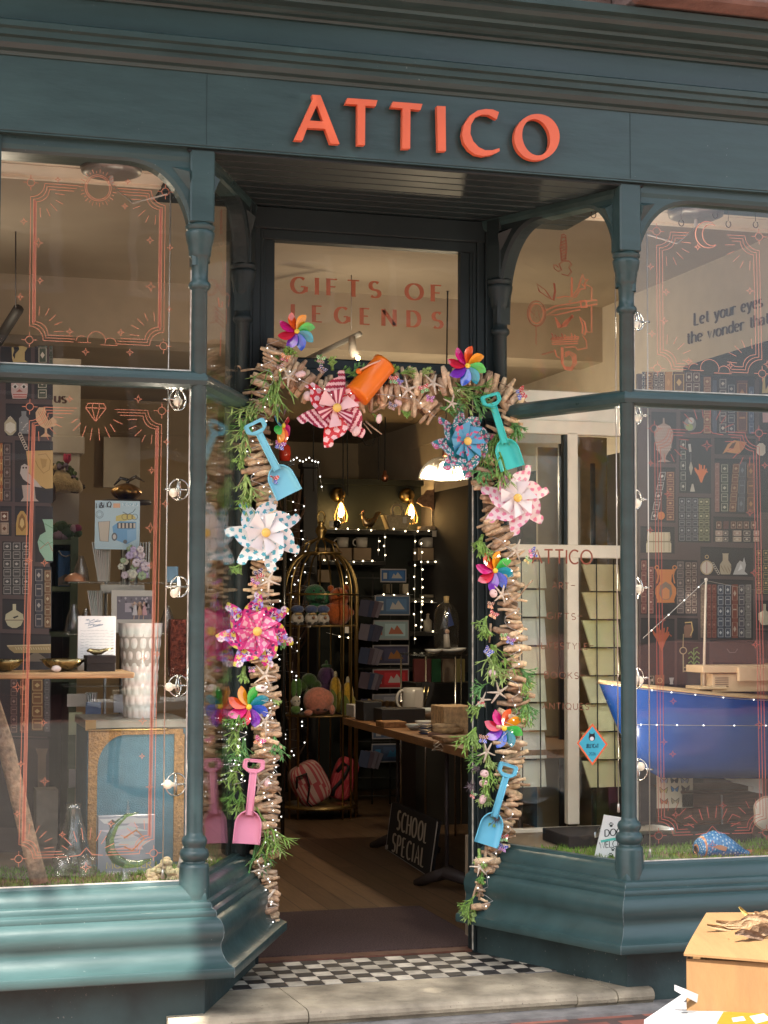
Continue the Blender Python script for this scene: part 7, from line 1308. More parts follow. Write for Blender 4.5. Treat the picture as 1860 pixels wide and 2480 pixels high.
# hen, bag, wooden fish, dark pots
c = at(893, 1281, y); k = 1/ppm(c); g = MB(); g.M = Matrix.Translation(c); BZ = (.36, .27, .16, 1); g.tube([(-15*k, 0, 36*k), (-14*k, 0, 26*k), (-8*k, 0, 15*k), (4*k, 0, 14*k), (14*k, 0, 22*k), (22*k, 0, 38*k), (30*k, 0, 40*k)], [3.5*k, 4*k, 10*k, 11*k, 6*k, 5*k, 3*k], 10, BZ, flat=.7)
for dx in (-3, 3): g.tube([(dx*k, 0, 6*k), (dx*k, 0, 0)], 1.2*k, 5, BZ)
g.ball((-15*k, 0, 38*k), 4.5*k, 6, BZ); g.tube([(-18*k, 0, 37*k), (-23*k, 0, 35*k)], [2*k, .3*k], 5, BZ); g.tube([(-15*k, 0, 41*k), (-13*k, 0, 46*k)], [2.5*k, 1*k], 5, (.5, .2, .15, 1)); o = g.build('hen_ornament', VCM, loc=c); tag(o, 'small metal hen ornament on the top black shelf', 'ornament')
t = thing('basket_bag', 'pale straw basket bag with a loop handle on the top black shelf', 'bag', at(963, 1281, y)); P = [(942, 1281), (984, 1281), (996, 1248), (930, 1246)]; q = [at(a, b, y-.03) for a, b in P]; g = MB(); g.prism([(p.x, p.z) for p in q], y-.06, y+.06, (.50, .42, .28, 1)); g.build('body', mat('straw', None, rough=.85, var=.2, vscale=80, bump=.6, bscale=200), t); g = MB(); g.tube([at(951+0, 1250, y-.065), at(950, 1232, y-.065), at(956, 1223, y-.065), at(967, 1223, y-.065), at(974, 1233, y-.065), at(976, 1250, y-.065)], .011, 7, (.52, .44, .3, 1)); g.build('handle', mat('straw', None), t)
t = thing('wooden_fish', 'flat wooden fish on a rod and block stand on the top black shelf', 'ornament', at(1046, 1281, y)); O = [(1010, 1216), (1014, 1207), (1026, 1198), (1034, 1187), (1052, 1186), (1068, 1197), (1076, 1206), (1082, 1205), (1092, 1196), (1094, 1218), (1083, 1214), (1068, 1226), (1054, 1230), (1058, 1238), (1048, 1236), (1042, 1229), (1024, 1226)]; q = [at(a, b, y-.05) for a, b in O]; g = MB(); g.prism([(p.x, p.z) for p in q], y-.06, y-.03, (.34, .20, .12, 1)); g.build('body', VCW, t); g = MB(); g.tube([at(1047, 1234, y-.045), at(1047, 1276, y-.045)], .006, 6, (.55, .5, .42, 1)); a, b, c_, d = bx(1020, 1275, 1072, 1282, y-.09); g.box(a, b, y-.09, y, c_, d, (.42, .32, .22, 1)); g.build('stand', VCW, t)
for i, (px, r, h) in enumerate(((816, 11, 22), (1092, 18, 24))):
    c = at(px, 1281, y); k = 1/ppm(c); g = MB(); g.ball(c+Vector((0, 0, h*.5*k)), h*.55*k, 8, (.02, .02, .022, 1), (r/h*1.6, 1, .95)); o = g.build('dark_ornament', VCG, loc=c); tag(o, ('small round black ornament under the left sconce', 'black pot shaped ornament near the right door post')[i], 'ornament')
# price labels
for i, (px, py, yy) in enumerate(((803, 1270, 5.85), (980, 1260, 5.85), (1052, 1293, 5.8), (748, 1512, 4.55), (840, 1526, 4.5))):
    a, b, c_, d = bx(px-5, py-8, px+5, py+7, yy); g = MB(); g.box(a, b, yy, yy+.002, c_, d, (.66, .62, .56, 1)); o = g.build('price_tag', VC, loc=(a, yy, c_)); tag(o, ('white price tag under the left sconce', 'white price tag on the basket bag', 'white price tag hanging below the wooden fish', 'white price tag on the upper cage shelf', 'white price tag hanging on the right cage bars')[i], 'price tag')
WF = mat('warm_fairy_bulb', (1, .83, .52), rough=.4, var=0, emit=3)
y = 5.82
def wf(pts, n, lab): fairy([at(a, b, y) for a, b in pts], n, lab, 'warm fairy lights on the back shelves', drop=5, br=.0052, bulb=WF, wire=MATTE, wr=.0015)
wf([(775, 1282), (910, 1283)], 5, 'warm lights along the left of the top shelf'); wf([(940, 1283), (1135, 1287)], 7, 'warm lights along the right of the top shelf'); wf([(932, 1291), (932, 1358)], 3, 'short warm light drop left of the middle recess'); wf([(1005, 1295), (1004, 1560)], 9, 'long warm light drop right of the card rack'); wf([(1020, 1304), (1021, 1425), (1019, 1530)], 11, 'long warm light drop beside the right mugs'); wf([(775, 1358), (910, 1360)], 6, 'warm lights under the left mugs'); wf([(1028, 1360), (1135, 1366)], 6, 'warm lights under the right mugs'); wf([(838, 1375), (838, 1430)], 4, 'warm light drop seen through the cage'); wf([(912, 1440), (1000, 1440)], 3, 'warm lights behind the card rack'); wf([(1010, 1458), (1130, 1462)], 5, 'warm lights along the third shelf'); wf([(1094, 1375), (1096, 1385), (1093, 1414), (1095, 1445)], 5, 'warm light drop right of the ship bottle'); wf([(790, 1532), (856, 1548)], 3, 'warm lights low behind the cage'); wf([(1030, 1530), (1125, 1540)], 3, 'warm lights along the bottle shelf'); wf([(917, 1300), (916, 1345)], 2, 'two warm lights at the end of the left mug shelf')
# ---- gilt birdcage stand with soft toys
GILT = mat('gilt_cage', (.42, .30, .12), rough=.35, metal=1, var=.2)
yc = 4.78; cc = at(776, 1991, yc); kc = 1/ppm(at(776, 1600, yc)); cx = at(776, 1600, yc).x
Zc = lambda py: at(776, py, yc).z
t = thing('birdcage_stand', 'tall gilt birdcage display stand with three shelves of soft toys', 'display stand', (cx, yc, .112)); rc = 90*kc; CCv = (0, 0, 0)
def ringz(z, r, rad, name='ring'): g = MB(); g.tube([(cx+r*math.cos(6.2832*i/40), yc+r*math.sin(6.2832*i/40), z) for i in range(41)], rad, 6, cap=False); g.build(name, GILT, t)
zs_, zd = Zc(1440), Zc(1340)
for i in range(20):
    a_ = 6.2832*(i+.3)/20; 
    if -2.2 < math.atan2(math.sin(a_), math.cos(a_)) < -1.35 : continue
    pts = [(cx+rc*math.cos(a_), yc+rc*math.sin(a_), .112), (cx+rc*math.cos(a_), yc+rc*math.sin(a_), zs_)]
    for j in range(1, 8): q = math.pi/2*j/8; pts.append((cx+(rc*math.cos(q)*.70+rc*.30)*math.cos(a_) , yc+(rc*math.cos(q)*.70+rc*.30)*math.sin(a_), zs_+(zd-zs_)*math.sin(q)))
    pts.append((cx+rc*.28*math.cos(a_), yc+rc*.28*math.sin(a_), zd)); g = MB(); g.tube(pts, .0055, 5); g.build('cage_bar', GILT, t)
ringz(zd, rc*.53, .008); ringz(zs_, rc, .007); ringz(Zc(1950), rc, .009)
g = MB()
for i in range(12): a_ = 6.2832*i/12; g.tube([(cx+rc*.53*math.cos(a_), yc+rc*.53*math.sin(a_), zd), (cx+rc*.42*math.cos(a_), yc+rc*.42*math.sin(a_), Zc(1316)), (cx+rc*.1*math.cos(a_), yc+rc*.1*math.sin(a_), Zc(1304))], .005, 5)
g.lathe([(10*kc, 0), (7*kc, 6*kc), (14*kc, 18*kc), (13*kc, 26*kc), (5*kc, 36*kc), (10*kc, 40*kc), (0, 44*kc)], (cx, yc, Zc(1306)), 16); g.tube([(cx+kc*r*math.cos(q)*.7, yc, Zc(1253)+kc*14*math.sin(q)) for q in [6.2832*i/16 for i in range(17)] for r in (13,)], .006, 6); g.build('crown_finial', GILT, t)
ZSH = [Zc(1513), Zc(1728), Zc(1945)]
for z in ZSH: g = MB(); g.lathe([(0, -.012), (rc*.98, -.012), (rc*1.0, -.005), (rc*.98, 0), (0, 0)], (cx, yc, z), 36); g.build('cage_shelf', mat('cage_shelf', (.30, .21, .09), rough=.4, metal=.7, var=.2), t)
def toy(name, label, px, py, y, parts, shelf, rot=0):
    """soft toy: parts are (x, z above the shelf, radius, colour, scale) in photo pixels"""
    c = at(px, py, y); c.z = ZSH[shelf] if shelf is not None else c.z; k = 1/ppm(c); t = thing(name, label, 'soft toy', c, None); byn = {}
    for (nm, x, dy, z, r, col, sc) in parts:
        g = MB() if nm in ('ear', 'arm', 'foot', 'eye', 'leaf', 'husk') else byn.setdefault(nm, MB())
        g.ball(c+Vector((x*k, dy*k, z*k)), r*k, 9, col, sc)
        if nm not in byn: g.build(nm, VCF, t)
    for nm, g in byn.items(): g.build(nm, VCF, t)
GR, OR_, BL_ = (.02, .13, .06, 1), (.40, .09, .015, 1), (.05, .08, .20, 1)
toy('plush_dinosaur', 'dark green plush dinosaur sitting on the upper cage shelf', 763, 1510, 4.75, [('body', 0, 0, 20, 24, GR, (1, .8, 1.1)), ('head', -2, -4, 74, 24, GR, (1.1, 1, 1)), ('body', 0, 0, 48, 16, GR, (1, 1, 1.4)), ('snout', 6, -22, 66, 14, GR, (1, 1, .8)), ('tail', 42, 8, 64, 22, (.03, .16, .07, 1), (1.1, .8, 1)), ('body', 22, 4, 40, 16, GR, (1.2, 1, 1)), ('eye', -10, -26, 82, 3, (.02, .02, .02, 1), (1, 1, 1)), ('eye', 8, -27, 82, 3, (.02, .02, .02, 1), (1, 1, 1))], 0)
toy('plush_monster', 'shaggy orange plush creature on the upper cage shelf', 818, 1510, 4.72, [('body', 0, 0, 28, 32, OR_, (1.05, .9, 1)), ('head', 2, -4, 66, 26, OR_, (1, .9, .95)), ('ear', -18, 0, 88, 8, OR_, (1, 1, 1)), ('ear', 20, 0, 90, 8, OR_, (1, 1, 1)), ('arm', -28, -10, 40, 9, (.30, .05, .02, 1), (1.2, 1, 1)), ('arm', 28, -10, 30, 10, OR_, (1, 1, 1)), ('eye', -6, -28, 72, 3, (.02, .02, .02, 1), (1, 1, 1))], 0)
for px, yy, lab in ((720, 4.58, 'white gnome toy with blue hat at the left end of the cage shelf'), (754, 4.55, 'white gnome toy with blue hat in the middle of the cage shelf'), (782, 4.57, 'white gnome toy with blue hat against the orange creature')):
    toy('plush_gnome', lab, px, 1510, yy, [('body', 0, 0, 15, 16, (.52, .49, .46, 1), (1, .9, 1)), ('hat', 0, 0, 38, 15, BL_, (1.1, 1, .7)), ('nose', 2, -16, 18, 4, (.30, .16, .1, 1), (1, 1, 1)), ('beak', 0, -13, 27, 6, (.40, .28, .12, 1), (1.6, .6, .5)), ('foot', -7, -10, 4, 5, (.02, .02, .02, 1), (1.2, 1, .8)), ('foot', 8, -10, 4, 5, (.02, .02, .02, 1), (1.2, 1, .8))], 0)
toy('plush_pak_choi', 'plush pak choi with white stem and smiling face on the middle cage shelf', 716, 1726, 4.6, [('stem', 0, 0, 14, 13, (.10, .22, .05, 1), (1, 1, .9)), ('stem', 0, 0, 34, 12, (.58, .56, .48, 1), (.95, .95, 1.2)), ('leaf', -5, 0, 66, 12, (.08, .20, .04, 1), (.6, .5, 1.8)), ('leaf', 8, 0, 68, 12, (.06, .17, .03, 1), (.6, .5, 1.9)), ('eye', -4, -12, 36, 1.6, (.01, .01, .01, 1), (1, 1, 1)), ('eye', 5, -12, 36, 1.6, (.01, .01, .01, 1), (1, 1, 1))], 1)
toy('plush_broccoli', 'dark green plush broccoli behind the peach on the middle cage shelf', 748, 1726, 4.85, [('crown', 0, 0, 78, 18, (.04, .10, .02, 1), (1.1, 1, 1)), ('crown', -16, 0, 66, 14, (.05, .11, .02, 1), (1, 1, 1)), ('crown', 16, -4, 66, 14, (.04, .09, .02, 1), (1, 1, 1)), ('stalk', 0, 0, 30, 14, (.12, .2, .05, 1), (1, 1, 2))], 1)
toy('plush_aubergine', 'purple plush aubergine standing behind on the middle cage shelf', 790, 1726, 4.88, [('body', 0, 0, 84, 22, (.075, .03, .11, 1), (1, 1, 1.25)), ('body', 0, 0, 40, 24, (.07, .03, .10, 1), (1, 1, 1.5)), ('cap', 0, 0, 112, 10, (.03, .09, .03, 1), (1.3, 1, .6)), ('cap', 0, 0, 120, 4, (.03, .09, .03, 1), (1, 1, 1.6))], 1)
toy('plush_peach', 'big salmon pink plush peach on the middle cage shelf', 770, 1726, 4.58, [('body', 0, 0, 36, 35, (.56, .21, .15, 1), (1.05, .85, .95)), ('body', 14, -6, 40, 24, (.58, .22, .15, 1), (1, .9, 1)), ('foot', -28, -16, 8, 9, (.54, .22, .16, 1), (1.2, 1, .9)), ('foot', 32, -12, 14, 9, (.54, .22, .16, 1), (.8, 1, 1.4)), ('eye', -8, -32, 16, 3, (.05, .02, .02, 1), (1.6, .6, 1)), ('eye', 10, -33, 16, 3, (.05, .02, .02, 1), (1.6, .6, 1))], 1)
for px, yy, h, lab in ((812, 4.72, 52, 'yellow plush sweetcorn leaning beside the peach'), (842, 4.66, 40, 'second yellow plush sweetcorn at the right of the cage shelf')):
    toy('plush_sweetcorn', lab, px, 1726, yy, [('cob', 0, 0, h+8, 18, (.52, .32, .03, 1), (.8, .8, 1.7)), ('husk', -8, -6, h-20, 16, (.12, .16, .03, 1), (.7, .7, 1.9)), ('husk', 8, -6, h-22, 16, (.30, .25, .04, 1), (.8, .7, 1.8)), ('silk', 0, 0, h+42, 6, (.55, .5, .35, 1), (.8, .8, 1.6))], 1)
# rucksacks
def rucksack(px, py, y, w, h, rot, c1, c2, label):
    c = at(px, py, y); c.z = ZSH[2]; k = 1/ppm(c); t = thing('rucksack', label, 'rucksack', c, 'rucksacks in the cage'); M = Matrix.Translation(c+Vector((0, 0, h*.5*k+2*k))) @ Matrix.Rotation(R(rot), 4, 'Y'); g = MB(); g.M = M
    def fn(u, v): a_ = u*6.2832; q = math.pi*v; sx = math.copysign(abs(math.cos(a_))**.6, math.cos(a_)); sy = math.copysign(abs(math.sin(a_))**.6, math.sin(a_)); return (w*.5*k*sx*math.sin(q)**.45, w*.30*k*sy*math.sin(q)**.45, h*.5*k*math.copysign(abs(math.cos(q))**.7, math.cos(q)))
    g.grid(fn, 48, 30, lambda u, v: c1 if int(((math.cos(u*6.2832))*.5+.5)*15+v*2) % 2 else c2); g.build('body', mat('canvas', None, rough=.85, var=.1, bump=.3, bscale=120), t)
    g = MB(); g.M = M; g.tube([(-w*.42*k, -w*.26*k, h*.1*k), (-w*.3*k, -w*.38*k, h*.34*k), (-w*.02*k, -w*.36*k, h*.30*k), (-w*.1*k, -w*.36*k, 0), (-w*.35*k, -w*.33*k, -h*.3*k), (-w*.3*k, -w*.3*k, -h*.46*k)], .014, 6, (.02, .018, .02, 1), flat=.4); g.build('strap', VC, t); return M, k
rucksack(750, 1943, 4.66, 88, 104, -28, (.40, .07, .085, 1), (.50, .33, .30, 1), 'red and white striped rucksack with black strap at the bottom of the cage'); rucksack(832, 1943, 4.86, 60, 104, 18, (.42, .03, .05, 1), (.46, .08, .09, 1), 'bright pinkish red rucksack behind the cage bars on the right')
# black post, twig tree with white lights, red jar
yp = 5.45; a, b, c_, d = bx(730, 1134, 770, 1990, yp); t = thing('black_post', 'square black wooden post with a cap left of the cage', 'post', ((a+b)/2, yp, .112)); g = MB(); g.box(a, b, yp, yp+.1, .112, d, bv=.004); g.build('shaft', SHELFM, t); g = MB(); g.box(a-.012, b+.012, yp-.012, yp+.112, d, d+.035, bv=.006); g.build('cap', SHELFM, t)
yt = 5.35; bx0 = at(708, 1980, yt).x; t = thing('twig_tree', 'bundle of brown twigs wrapped in white lights left of the black post', 'twig tree', (bx0, yt, .112)); g = MB()
for i in range(46):
    a_ = rnd.uniform(0, 6.28); z0 = rnd.uniform(.15, 2.0); r_ = rnd.uniform(.03, .10); g.tube([(bx0+.02*math.cos(a_), yt+.02*math.sin(a_), z0), (bx0+r_*math.cos(a_), yt+r_*math.sin(a_), z0+.1), (bx0+r_*1.2*math.cos(a_+.3), yt+r_*math.sin(a_), z0+rnd.uniform(.15, .3))], [.008, .006, .003], 5, (.12, .07, .045, 1))
g.tube([(bx0, yt, .112), (bx0+.01, yt, 2.2)], [.03, .015], 7, (.11, .065, .04, 1)); g.build('branches', MATTE, t)
zz = [(rnd.uniform(-.17, .13), .3+i*.023) for i in range(82)]
fairy([(bx0+dx, yt-.10, z) for dx, z in zz], 70, 'cold white fairy lights wound over the twig tree', 'white lights inside the shop', drop=0, br=.0045, wr=.001); fairy([at(700+10*i, 1120-6*(i % 3), 5.4) for i in range(8)]+[at(776, 1160, 5.42), at(781, 1190, 5.42)], 12, 'white fairy lights trailing round the cap of the black post', 'white lights inside the shop', drop=0, br=.005, wr=.0015)
c = at(690, 1118, 4.0); k = 1/ppm(c); g = MB(); g.lathe([(0, 0), (13*k, 1*k), (15*k, 20*k), (13*k, 36*k), (8*k, 42*k), (0, 44*k)], c, 14, (.45, .035, .02, 1)); g.box(c.x-.05, c.x+.05, c.y-.04, c.y+.04, c.z-.02, c.z, (.02, .02, .02, 1)); g.tube([(c.x, c.y, .112), (c.x, c.y, c.z-.01)], .012, 6, (.02, .02, .02, 1)); o = g.build('red_lantern', VCG, loc=(c.x, c.y, .112)); tag(o, 'red glass lantern on a thin black stand behind the left blue spade', 'lantern')
# ---- postcard rack
yr = 5.3; t = thing('postcard_rack', 'tall black wire rack of picture cards right of the cage', 'card rack', at(915, 1995, yr)); t.location.z = .112; kr = 1/ppm(at(930, 1700, yr)); g = MB()
for px in (866, 905, 948, 993): p0, p1 = at(px, 1995, yr), at(px, 1390, yr); g.tube([(p1.x, yr+.02, .112), (p1.x, yr+.02, p1.z)], .005, 5, (.02, .02, .02, 1))
for py in range(1400, 1950, 44): p0, p1 = at(866, py, yr), at(993, py, yr); g.tube([(p0.x, yr+.015, p0.z), (p1.x, yr+.015, p1.z)], .004, 5, (.02, .02, .02, 1))
g.build('wire_frame', mat('black_wire', (.035, .035, .035)), t)
PC = [(1378, 1410, 922, 984, (.03, .11, .30, 1), (.45, .46, .46, 1), 'blue bottle shaped box with white ship at the top of the card rack'), (1442, 1490, 908, 993, (.08, .16, .30, 1), (.55, .54, .54, 1), 'blue card with a white sailing ship, second in the rack'), (1502, 1550, 905, 990, (.30, .42, .46, 1), (.45, .16, .10, 1), 'pale card with red and orange sail, third in the rack'), (1562, 1610, 903, 990, (.05, .05, .10, 1), (.34, .15, .05, 1), 'dark card with an orange lantern scene in the rack'), (1620, 1668, 903, 990, (.40, .03, .04, 1), (.55, .50, .50, 1), 'red card with white lettering shape in the rack'), (1680, 1722, 902, 988, (.20, .21, .26, 1), (.32, .3, .28, 1), 'grey card just above the table in the rack'), (1762, 1790, 902, 988, (.10, .15, .26, 1), (.5, .5, .5, 1), 'blue and white card below the table line'), (1800, 1847, 900, 989, (.05, .08, .15, 1), (.05, .22, .42, 1), 'lowest dark blue card in the rack')]
for (p0, p1, xa, xb, c1, c2, lab) in PC:
    a, b, c_, d = bx(xa, p0, xb, p1, yr); g = MB(); g.box(a, b, yr, yr+.012, c_, d, (.40, .38, .40, 1)); g.build_ = None; w, h = b-a, d-c_
    g.box(a+.006, b-.006, yr-.001, yr+.001, c_+.008, d-.008, c1); g.box(a+w*.32, b-w*.1, yr-.002, yr, c_+h*.2, c_+h*.82, tuple(v*1.5 for v in c1[:3])+(1,)); g.prism([(a+w*.42, c_+h*.3), (a+w*.85, c_+h*.3), (a+w*.75, c_+h*.55), (a+w*.66, c_+h*.75), (a+w*.58, c_+h*.5), (a+w*.5, c_+h*.66)], yr-.003, yr-.001, c2); g.box(a+w*.10, a+w*.24, yr-.002, yr, c_+h*.25, c_+h*.7, c2)
    o = g.build('picture_card', VCP, loc=(a, yr, c_)); tag(o, lab, 'card', 'picture cards in the black rack')
for i, py in enumerate((1450, 1508, 1565, 1625, 1690, 1815)):
    for j in range(4):
        p = at(866+j*9, py+40, yr-.02); g = MB(); g.M = Matrix.Translation(p) @ Matrix.Rotation(R(12+j*3), 4, 'Y') @ Matrix.Rotation(R(-50), 4, 'Z'); q = rnd.choice([(.10, .10, .16, 1), (.22, .20, .26, 1), (.14, .11, .15, 1), (.07, .09, .17, 1)]); g.box(0, .075, 0, .003, 0, .105, q); o = g.build('picture_card', VCP, loc=p); tag(o, 'dark card slotted edgeways at the left of the black rack', 'card', 'cards slotted edgeways in the black rack')
# ---- wooden table with goods
ZTb = .80; t = thing('display_table', 'long rustic wooden table on iron legs inside the doorway', 'table', (.95, 2.4, .112)); TBL = mat('table_top', (.22, .105, .042), rough=.5, var=.3, vscale=9, bump=.2, stretch=(8, 1, 8))
g = MB(); g.add([(.645, 3.42, ZTb), (1.5, 3.42, ZTb), (1.5, 1.20, ZTb), (.60, 1.20, ZTb), (.645, 3.42, ZTb-.035), (1.5, 3.42, ZTb-.035), (1.5, 1.20, ZTb-.035), (.60, 1.20, ZTb-.035)], [(3, 2, 1, 0), (4, 5, 6, 7), (0, 4, 7, 3), (3, 7, 6, 2), (1, 2, 6, 5), (0, 1, 5, 4)]); g.build('table_top', TBL, t)
for (px, py, yy) in ((963, 1990, 3.2), (1082, 2040, 1.95)):
    p = at(px, py, yy); g = MB(); g.tube([(p.x, yy, .2), (p.x, yy, ZTb-.035)], .010, 8); g.tube([(p.x-.02, yy, .2), (p.x+.1, yy-.05, .16), (p.x+.2, yy-.1, .12)], [.03, .028, .02], 8); g.tube([(p.x+.02, yy, .2), (p.x-.04, yy+.1, .16), (p.x-.08, yy+.2, .12)], [.03, .025, .02], 8); g.build('iron_leg', mat('iron', (.035, .025, .024), rough=.6), t)
def onT(px, py): p = atz(px, py, ZTb+.0005); return p
def tbox(px0, py0, px1, py1, name, label, cat, col, m=None, dz=0, d=.16):
    p = onT(px0, py1); y = p.y; a, b, c_, e = bx(px0, py0, px1, py1, y); g = MB(); g.box(a, b, y, y+d, ZTb+.0005+dz, max(e, ZTb+dz+.02), col, bv=.002); o = g.build(name, m or VC, loc=(a, y, ZTb)); tag(o, label, cat); return o
tbox(857, 1708, 878, 1737, 'white_box', 'small white box at the left end of the wooden table', 'box', (.5, .48, .46, 1)); tbox(880, 1700, 925, 1746, 'black_box', 'black box beside the small white box on the table', 'box', (.015, .015, .017, 1)); tbox(925, 1716, 1030, 1752, 'long_black_box', 'long low black box across the middle of the table', 'box', (.014, .014, .016, 1))
tbox(929, 1748, 985, 1763, 'wood_board', 'flat pale wooden board at the table edge', 'board', (.26, .13, .05, 1), VCW, 0, .14); tbox(1076, 1711, 1150, 1785, 'wooden_box', 'pale wooden box beside the right door jamb', 'box', (.52, .34, .17, 1), VCW, 0, .2)
def tl(name, prof, px, py, label, cat, m, col, n=20, group=None, y=None):
    c = onT(px, py); k = 1/ppm(c); g = MB(); g.lathe([(r*k, z*k) for r, z in prof], c, n, col); o = g.build(name, m, loc=c); tag(o, label, cat, group); return c, k
BW = lambda r, h: [(0, .5), (r*.45, .5), (r*.8, h*.5), (r, h), (r*.94, h), (r*.7, h*.5), (0, 3)]
tl('serving_bowl', BW(44, 26), 1052, 1742, 'large white bowl with green inside on the table', 'bowl', VCG, (.50, .54, .52, 1)); tl('small_bowl', BW(24, 14), 1005, 1768, 'shallow pale bowl at the table front', 'bowl', VCG, (.42, .48, .46, 1)); tl('small_bowl', BW(26, 16), 1030, 1762, 'white bowl behind the blue saucers', 'bowl', VCG, (.58, .58, .55, 1))
for i in range(4):
    c = onT(1030, 1778); k = 1/ppm(c); c.z += i*6*k; g = MB(); g.lathe([(0, .5*k), (12*k, .5*k), (18*k, 5*k), (17*k, 5*k), (0, 2*k)], c, 20, (.035, .06, .14, 1) if i % 2 == 0 else (.22, .25, .30, 1)); o = g.build('blue_saucer', VCG, loc=c); tag(o, ('lowest blue saucer of the stack on the table', 'second pale blue saucer of the stack', 'third blue saucer of the stack', 'top pale blue saucer of the stack')[i], 'saucer', 'stack of blue saucers')
for i, (px, py, w, cc_) in enumerate(((1070, 1786, 30, (.20, .11, .075, 1)), (1085, 1780, 34, (.36, .24, .12, 1)), (1078, 1768, 26, (.42, .29, .16, 1)))):
    c = onT(px, 1786); k = 1/ppm(c); c.z += i*10*k; g = MB(); g.tube([c+Vector((w*k*math.cos(q), w*.5*k*math.sin(q), 7*k)) for q in [6.2832*j/16 for j in range(17)]], 7*k, 7, cc_); o = g.build('rope_coaster', VCW, loc=c); tag(o, ('dark wooden ring at the bottom of the pile by the wooden box', 'tan wooden ring in the middle of the pile', 'pale wooden ring on top of the pile')[i], 'ring')
for i, cc_ in enumerate((.3, .24)):
    p = onT(1050+i*4, 1801+i*4); g = MB(); g.box(p.x, p.x+.4, p.y, p.y+.22, ZTb+.0005+.0, ZTb+.012, (cc_, cc_*.55, cc_*.25, 1)) if i == 0 else g.box(p.x+.05, p.x+.42, p.y+.04, p.y+.2, ZTb+.0135, ZTb+.028, (cc_, cc_*.55, cc_*.25, 1)); o = g.build('wooden_tray', VCW, loc=(p.x, p.y, ZTb)); tag(o, ('larger flat wooden tray at the table corner', 'smaller wooden tray resting on the larger one')[i], 'tray')
g = MB(); p = onT(1058, 1800); k = 1/ppm(p); P = [(0, 0), (-14, -14), (8, -26), (-18, -30), (4, -8), (16, -28), (24, -20), (6, -32)]; g.tube([p+Vector((a*k, -.03, b*k*.7+.01)) for a, b in P], .0022, 5, (.5, .42, .3, 1)); o = g.build('string_tie', VC, loc=p); tag(o, 'loose string tie dangling over the table edge', 'string')
c, k = tl('white_jug', [(0, 1), (24, 1), (27, 20), (26, 50), (25, 64), (23.5, 64), (24, 20), (0, 5)], 1000, 1730, 'white enamel jug with a paper label on the table', 'jug', VCG, (.44, .42, .38, 1))
jug = [o for o in bpy.data.objects if o.name.startswith('white_jug')][-1]; g = MB(); g.tube([c+Vector((-25*k-16*k*math.sin(q), 0, 36*k+22*k*math.cos(q))) for q in [math.pi*i/10 for i in range(11)]], 3.6*k, 8, (.44, .42, .38, 1)); g.build('handle', VCG, jug)
p = onT(1008, 1732); k = 1/ppm(p); g = MB(); q = [p+Vector((a*k, -.06, b*k)) for a, b in ((-14, 4), (6, 4), (10, 60), (-10, 62))]; g.add([tuple(v) for v in q]+[tuple(v+Vector((0, .003, 0))) for v in q], [(3, 2, 1, 0)]+[(i, i+4, (i+1) % 4+4, (i+1) % 4) for i in range(4)], (.40, .38, .35, 1)); o = g.build('paper_label', VC, loc=q[0]); tag(o, 'grey paper label standing against the enamel jug', 'label')
t = thing('cutlery_box', 'black case of gilt cutlery tilted up beside the jug', 'cutlery case', onT(1010, 1728)); p = onT(1008, 1728); k = 1/ppm(p); g = MB(); q = [p+Vector((a*k, -.07, b*k)) for a, b in ((-12, 2), (18, 2), (38, 76), (10, 78))]; g.add([tuple(v) for v in q]+[tuple(v+Vector((0, .02, 0))) for v in q], [(3, 2, 1, 0), (4, 5, 6, 7)]+[(i, i+4, (i+1) % 4+4, (i+1) % 4) for i in range(4)], (.012, .012, .014, 1)); g.build('case', VC, t)
for dx in (0, 10):
    g = MB(); g.tube([p+Vector(((dx+0)*k, -.073, 16*k)), p+Vector(((dx+6)*k, -.073, 40*k)), p+Vector(((dx+12)*k, -.073, 66*k))], [2*k, 1.2*k, 2.6*k], 6); g.build('spoon', PEWT, t)
p = onT(950, 1722); k = 1/ppm(p); g = MB(); g.grid(lambda u, v: (p.x+(u-.5)*100*k, p.y+v*.1, p.z+14*k*(2*v-1)**2+(10-22*u)*k*.4+.02+.004*math.sin(u*40)), 40, 6, col=(.5, .42, .3, 1)); o = g.build('gilt_tray', VCM, loc=p); tag(o, 'crinkle edged gilt tray lying on the black boxes', 'tray')
c = onT(1120, 1706); lath('glass_bottle_jar', [(0, 1), (20, 1), (22, 30), (20, 60), (13, 78), (12, 84), (10, 84), (18, 58), (0, 4)], 1123, 1712, c.y, 'clear patterned glass jar beside the door jamb', 'jar', CLEARB)
# ---- glass side table with the ship in a bottle
yg = 3.9; p = at(1078, 1583, yg); t = thing('glass_side_table', 'small glass topped table with thin steel legs behind the wooden table', 'side table', (p.x, yg, .112)); a = at(1003, 1586, yg).x; b = at(1160, 1586, yg).x; g = MB(); g.box(a, b, yg-.2, yg+.3, p.z-.012, p.z); g.build('glass_top', CLEAR, t)
for (lx, ly) in ((a+.01, yg-.19), (b-.01, yg-.19), (a+.01, yg+.29), (b-.01, yg+.29), (at(1103, 1600, yg-.2).x, yg-.2)): g = MB(); g.tube([(lx, ly, .112), (lx, ly, p.z-.012)], .006, 6); g.build('leg', CHROME, t)
c = at(1081, 1572, yg); c.z = p.z+.016; k = 1/ppm(c); t = thing('ship_bottle', 'tall clear glass bottle with a small figure and dark sails inside', 'bottle', c); g = MB(); g.lathe([(0, 1*k), (24*k, 1*k), (30*k, 14*k), (32*k, 60*k), (30*k, 90*k), (20*k, 110*k), (8*k, 118*k), (6*k, 122*k)], c, 28); g.build('glass', CLEAR, t); g = MB(); g.lathe([(6*k, 116*k), (7*k, 132*k), (0, 133*k)], c, 12, (.34, .25, .12, 1)); g.build('cork', VC, t)
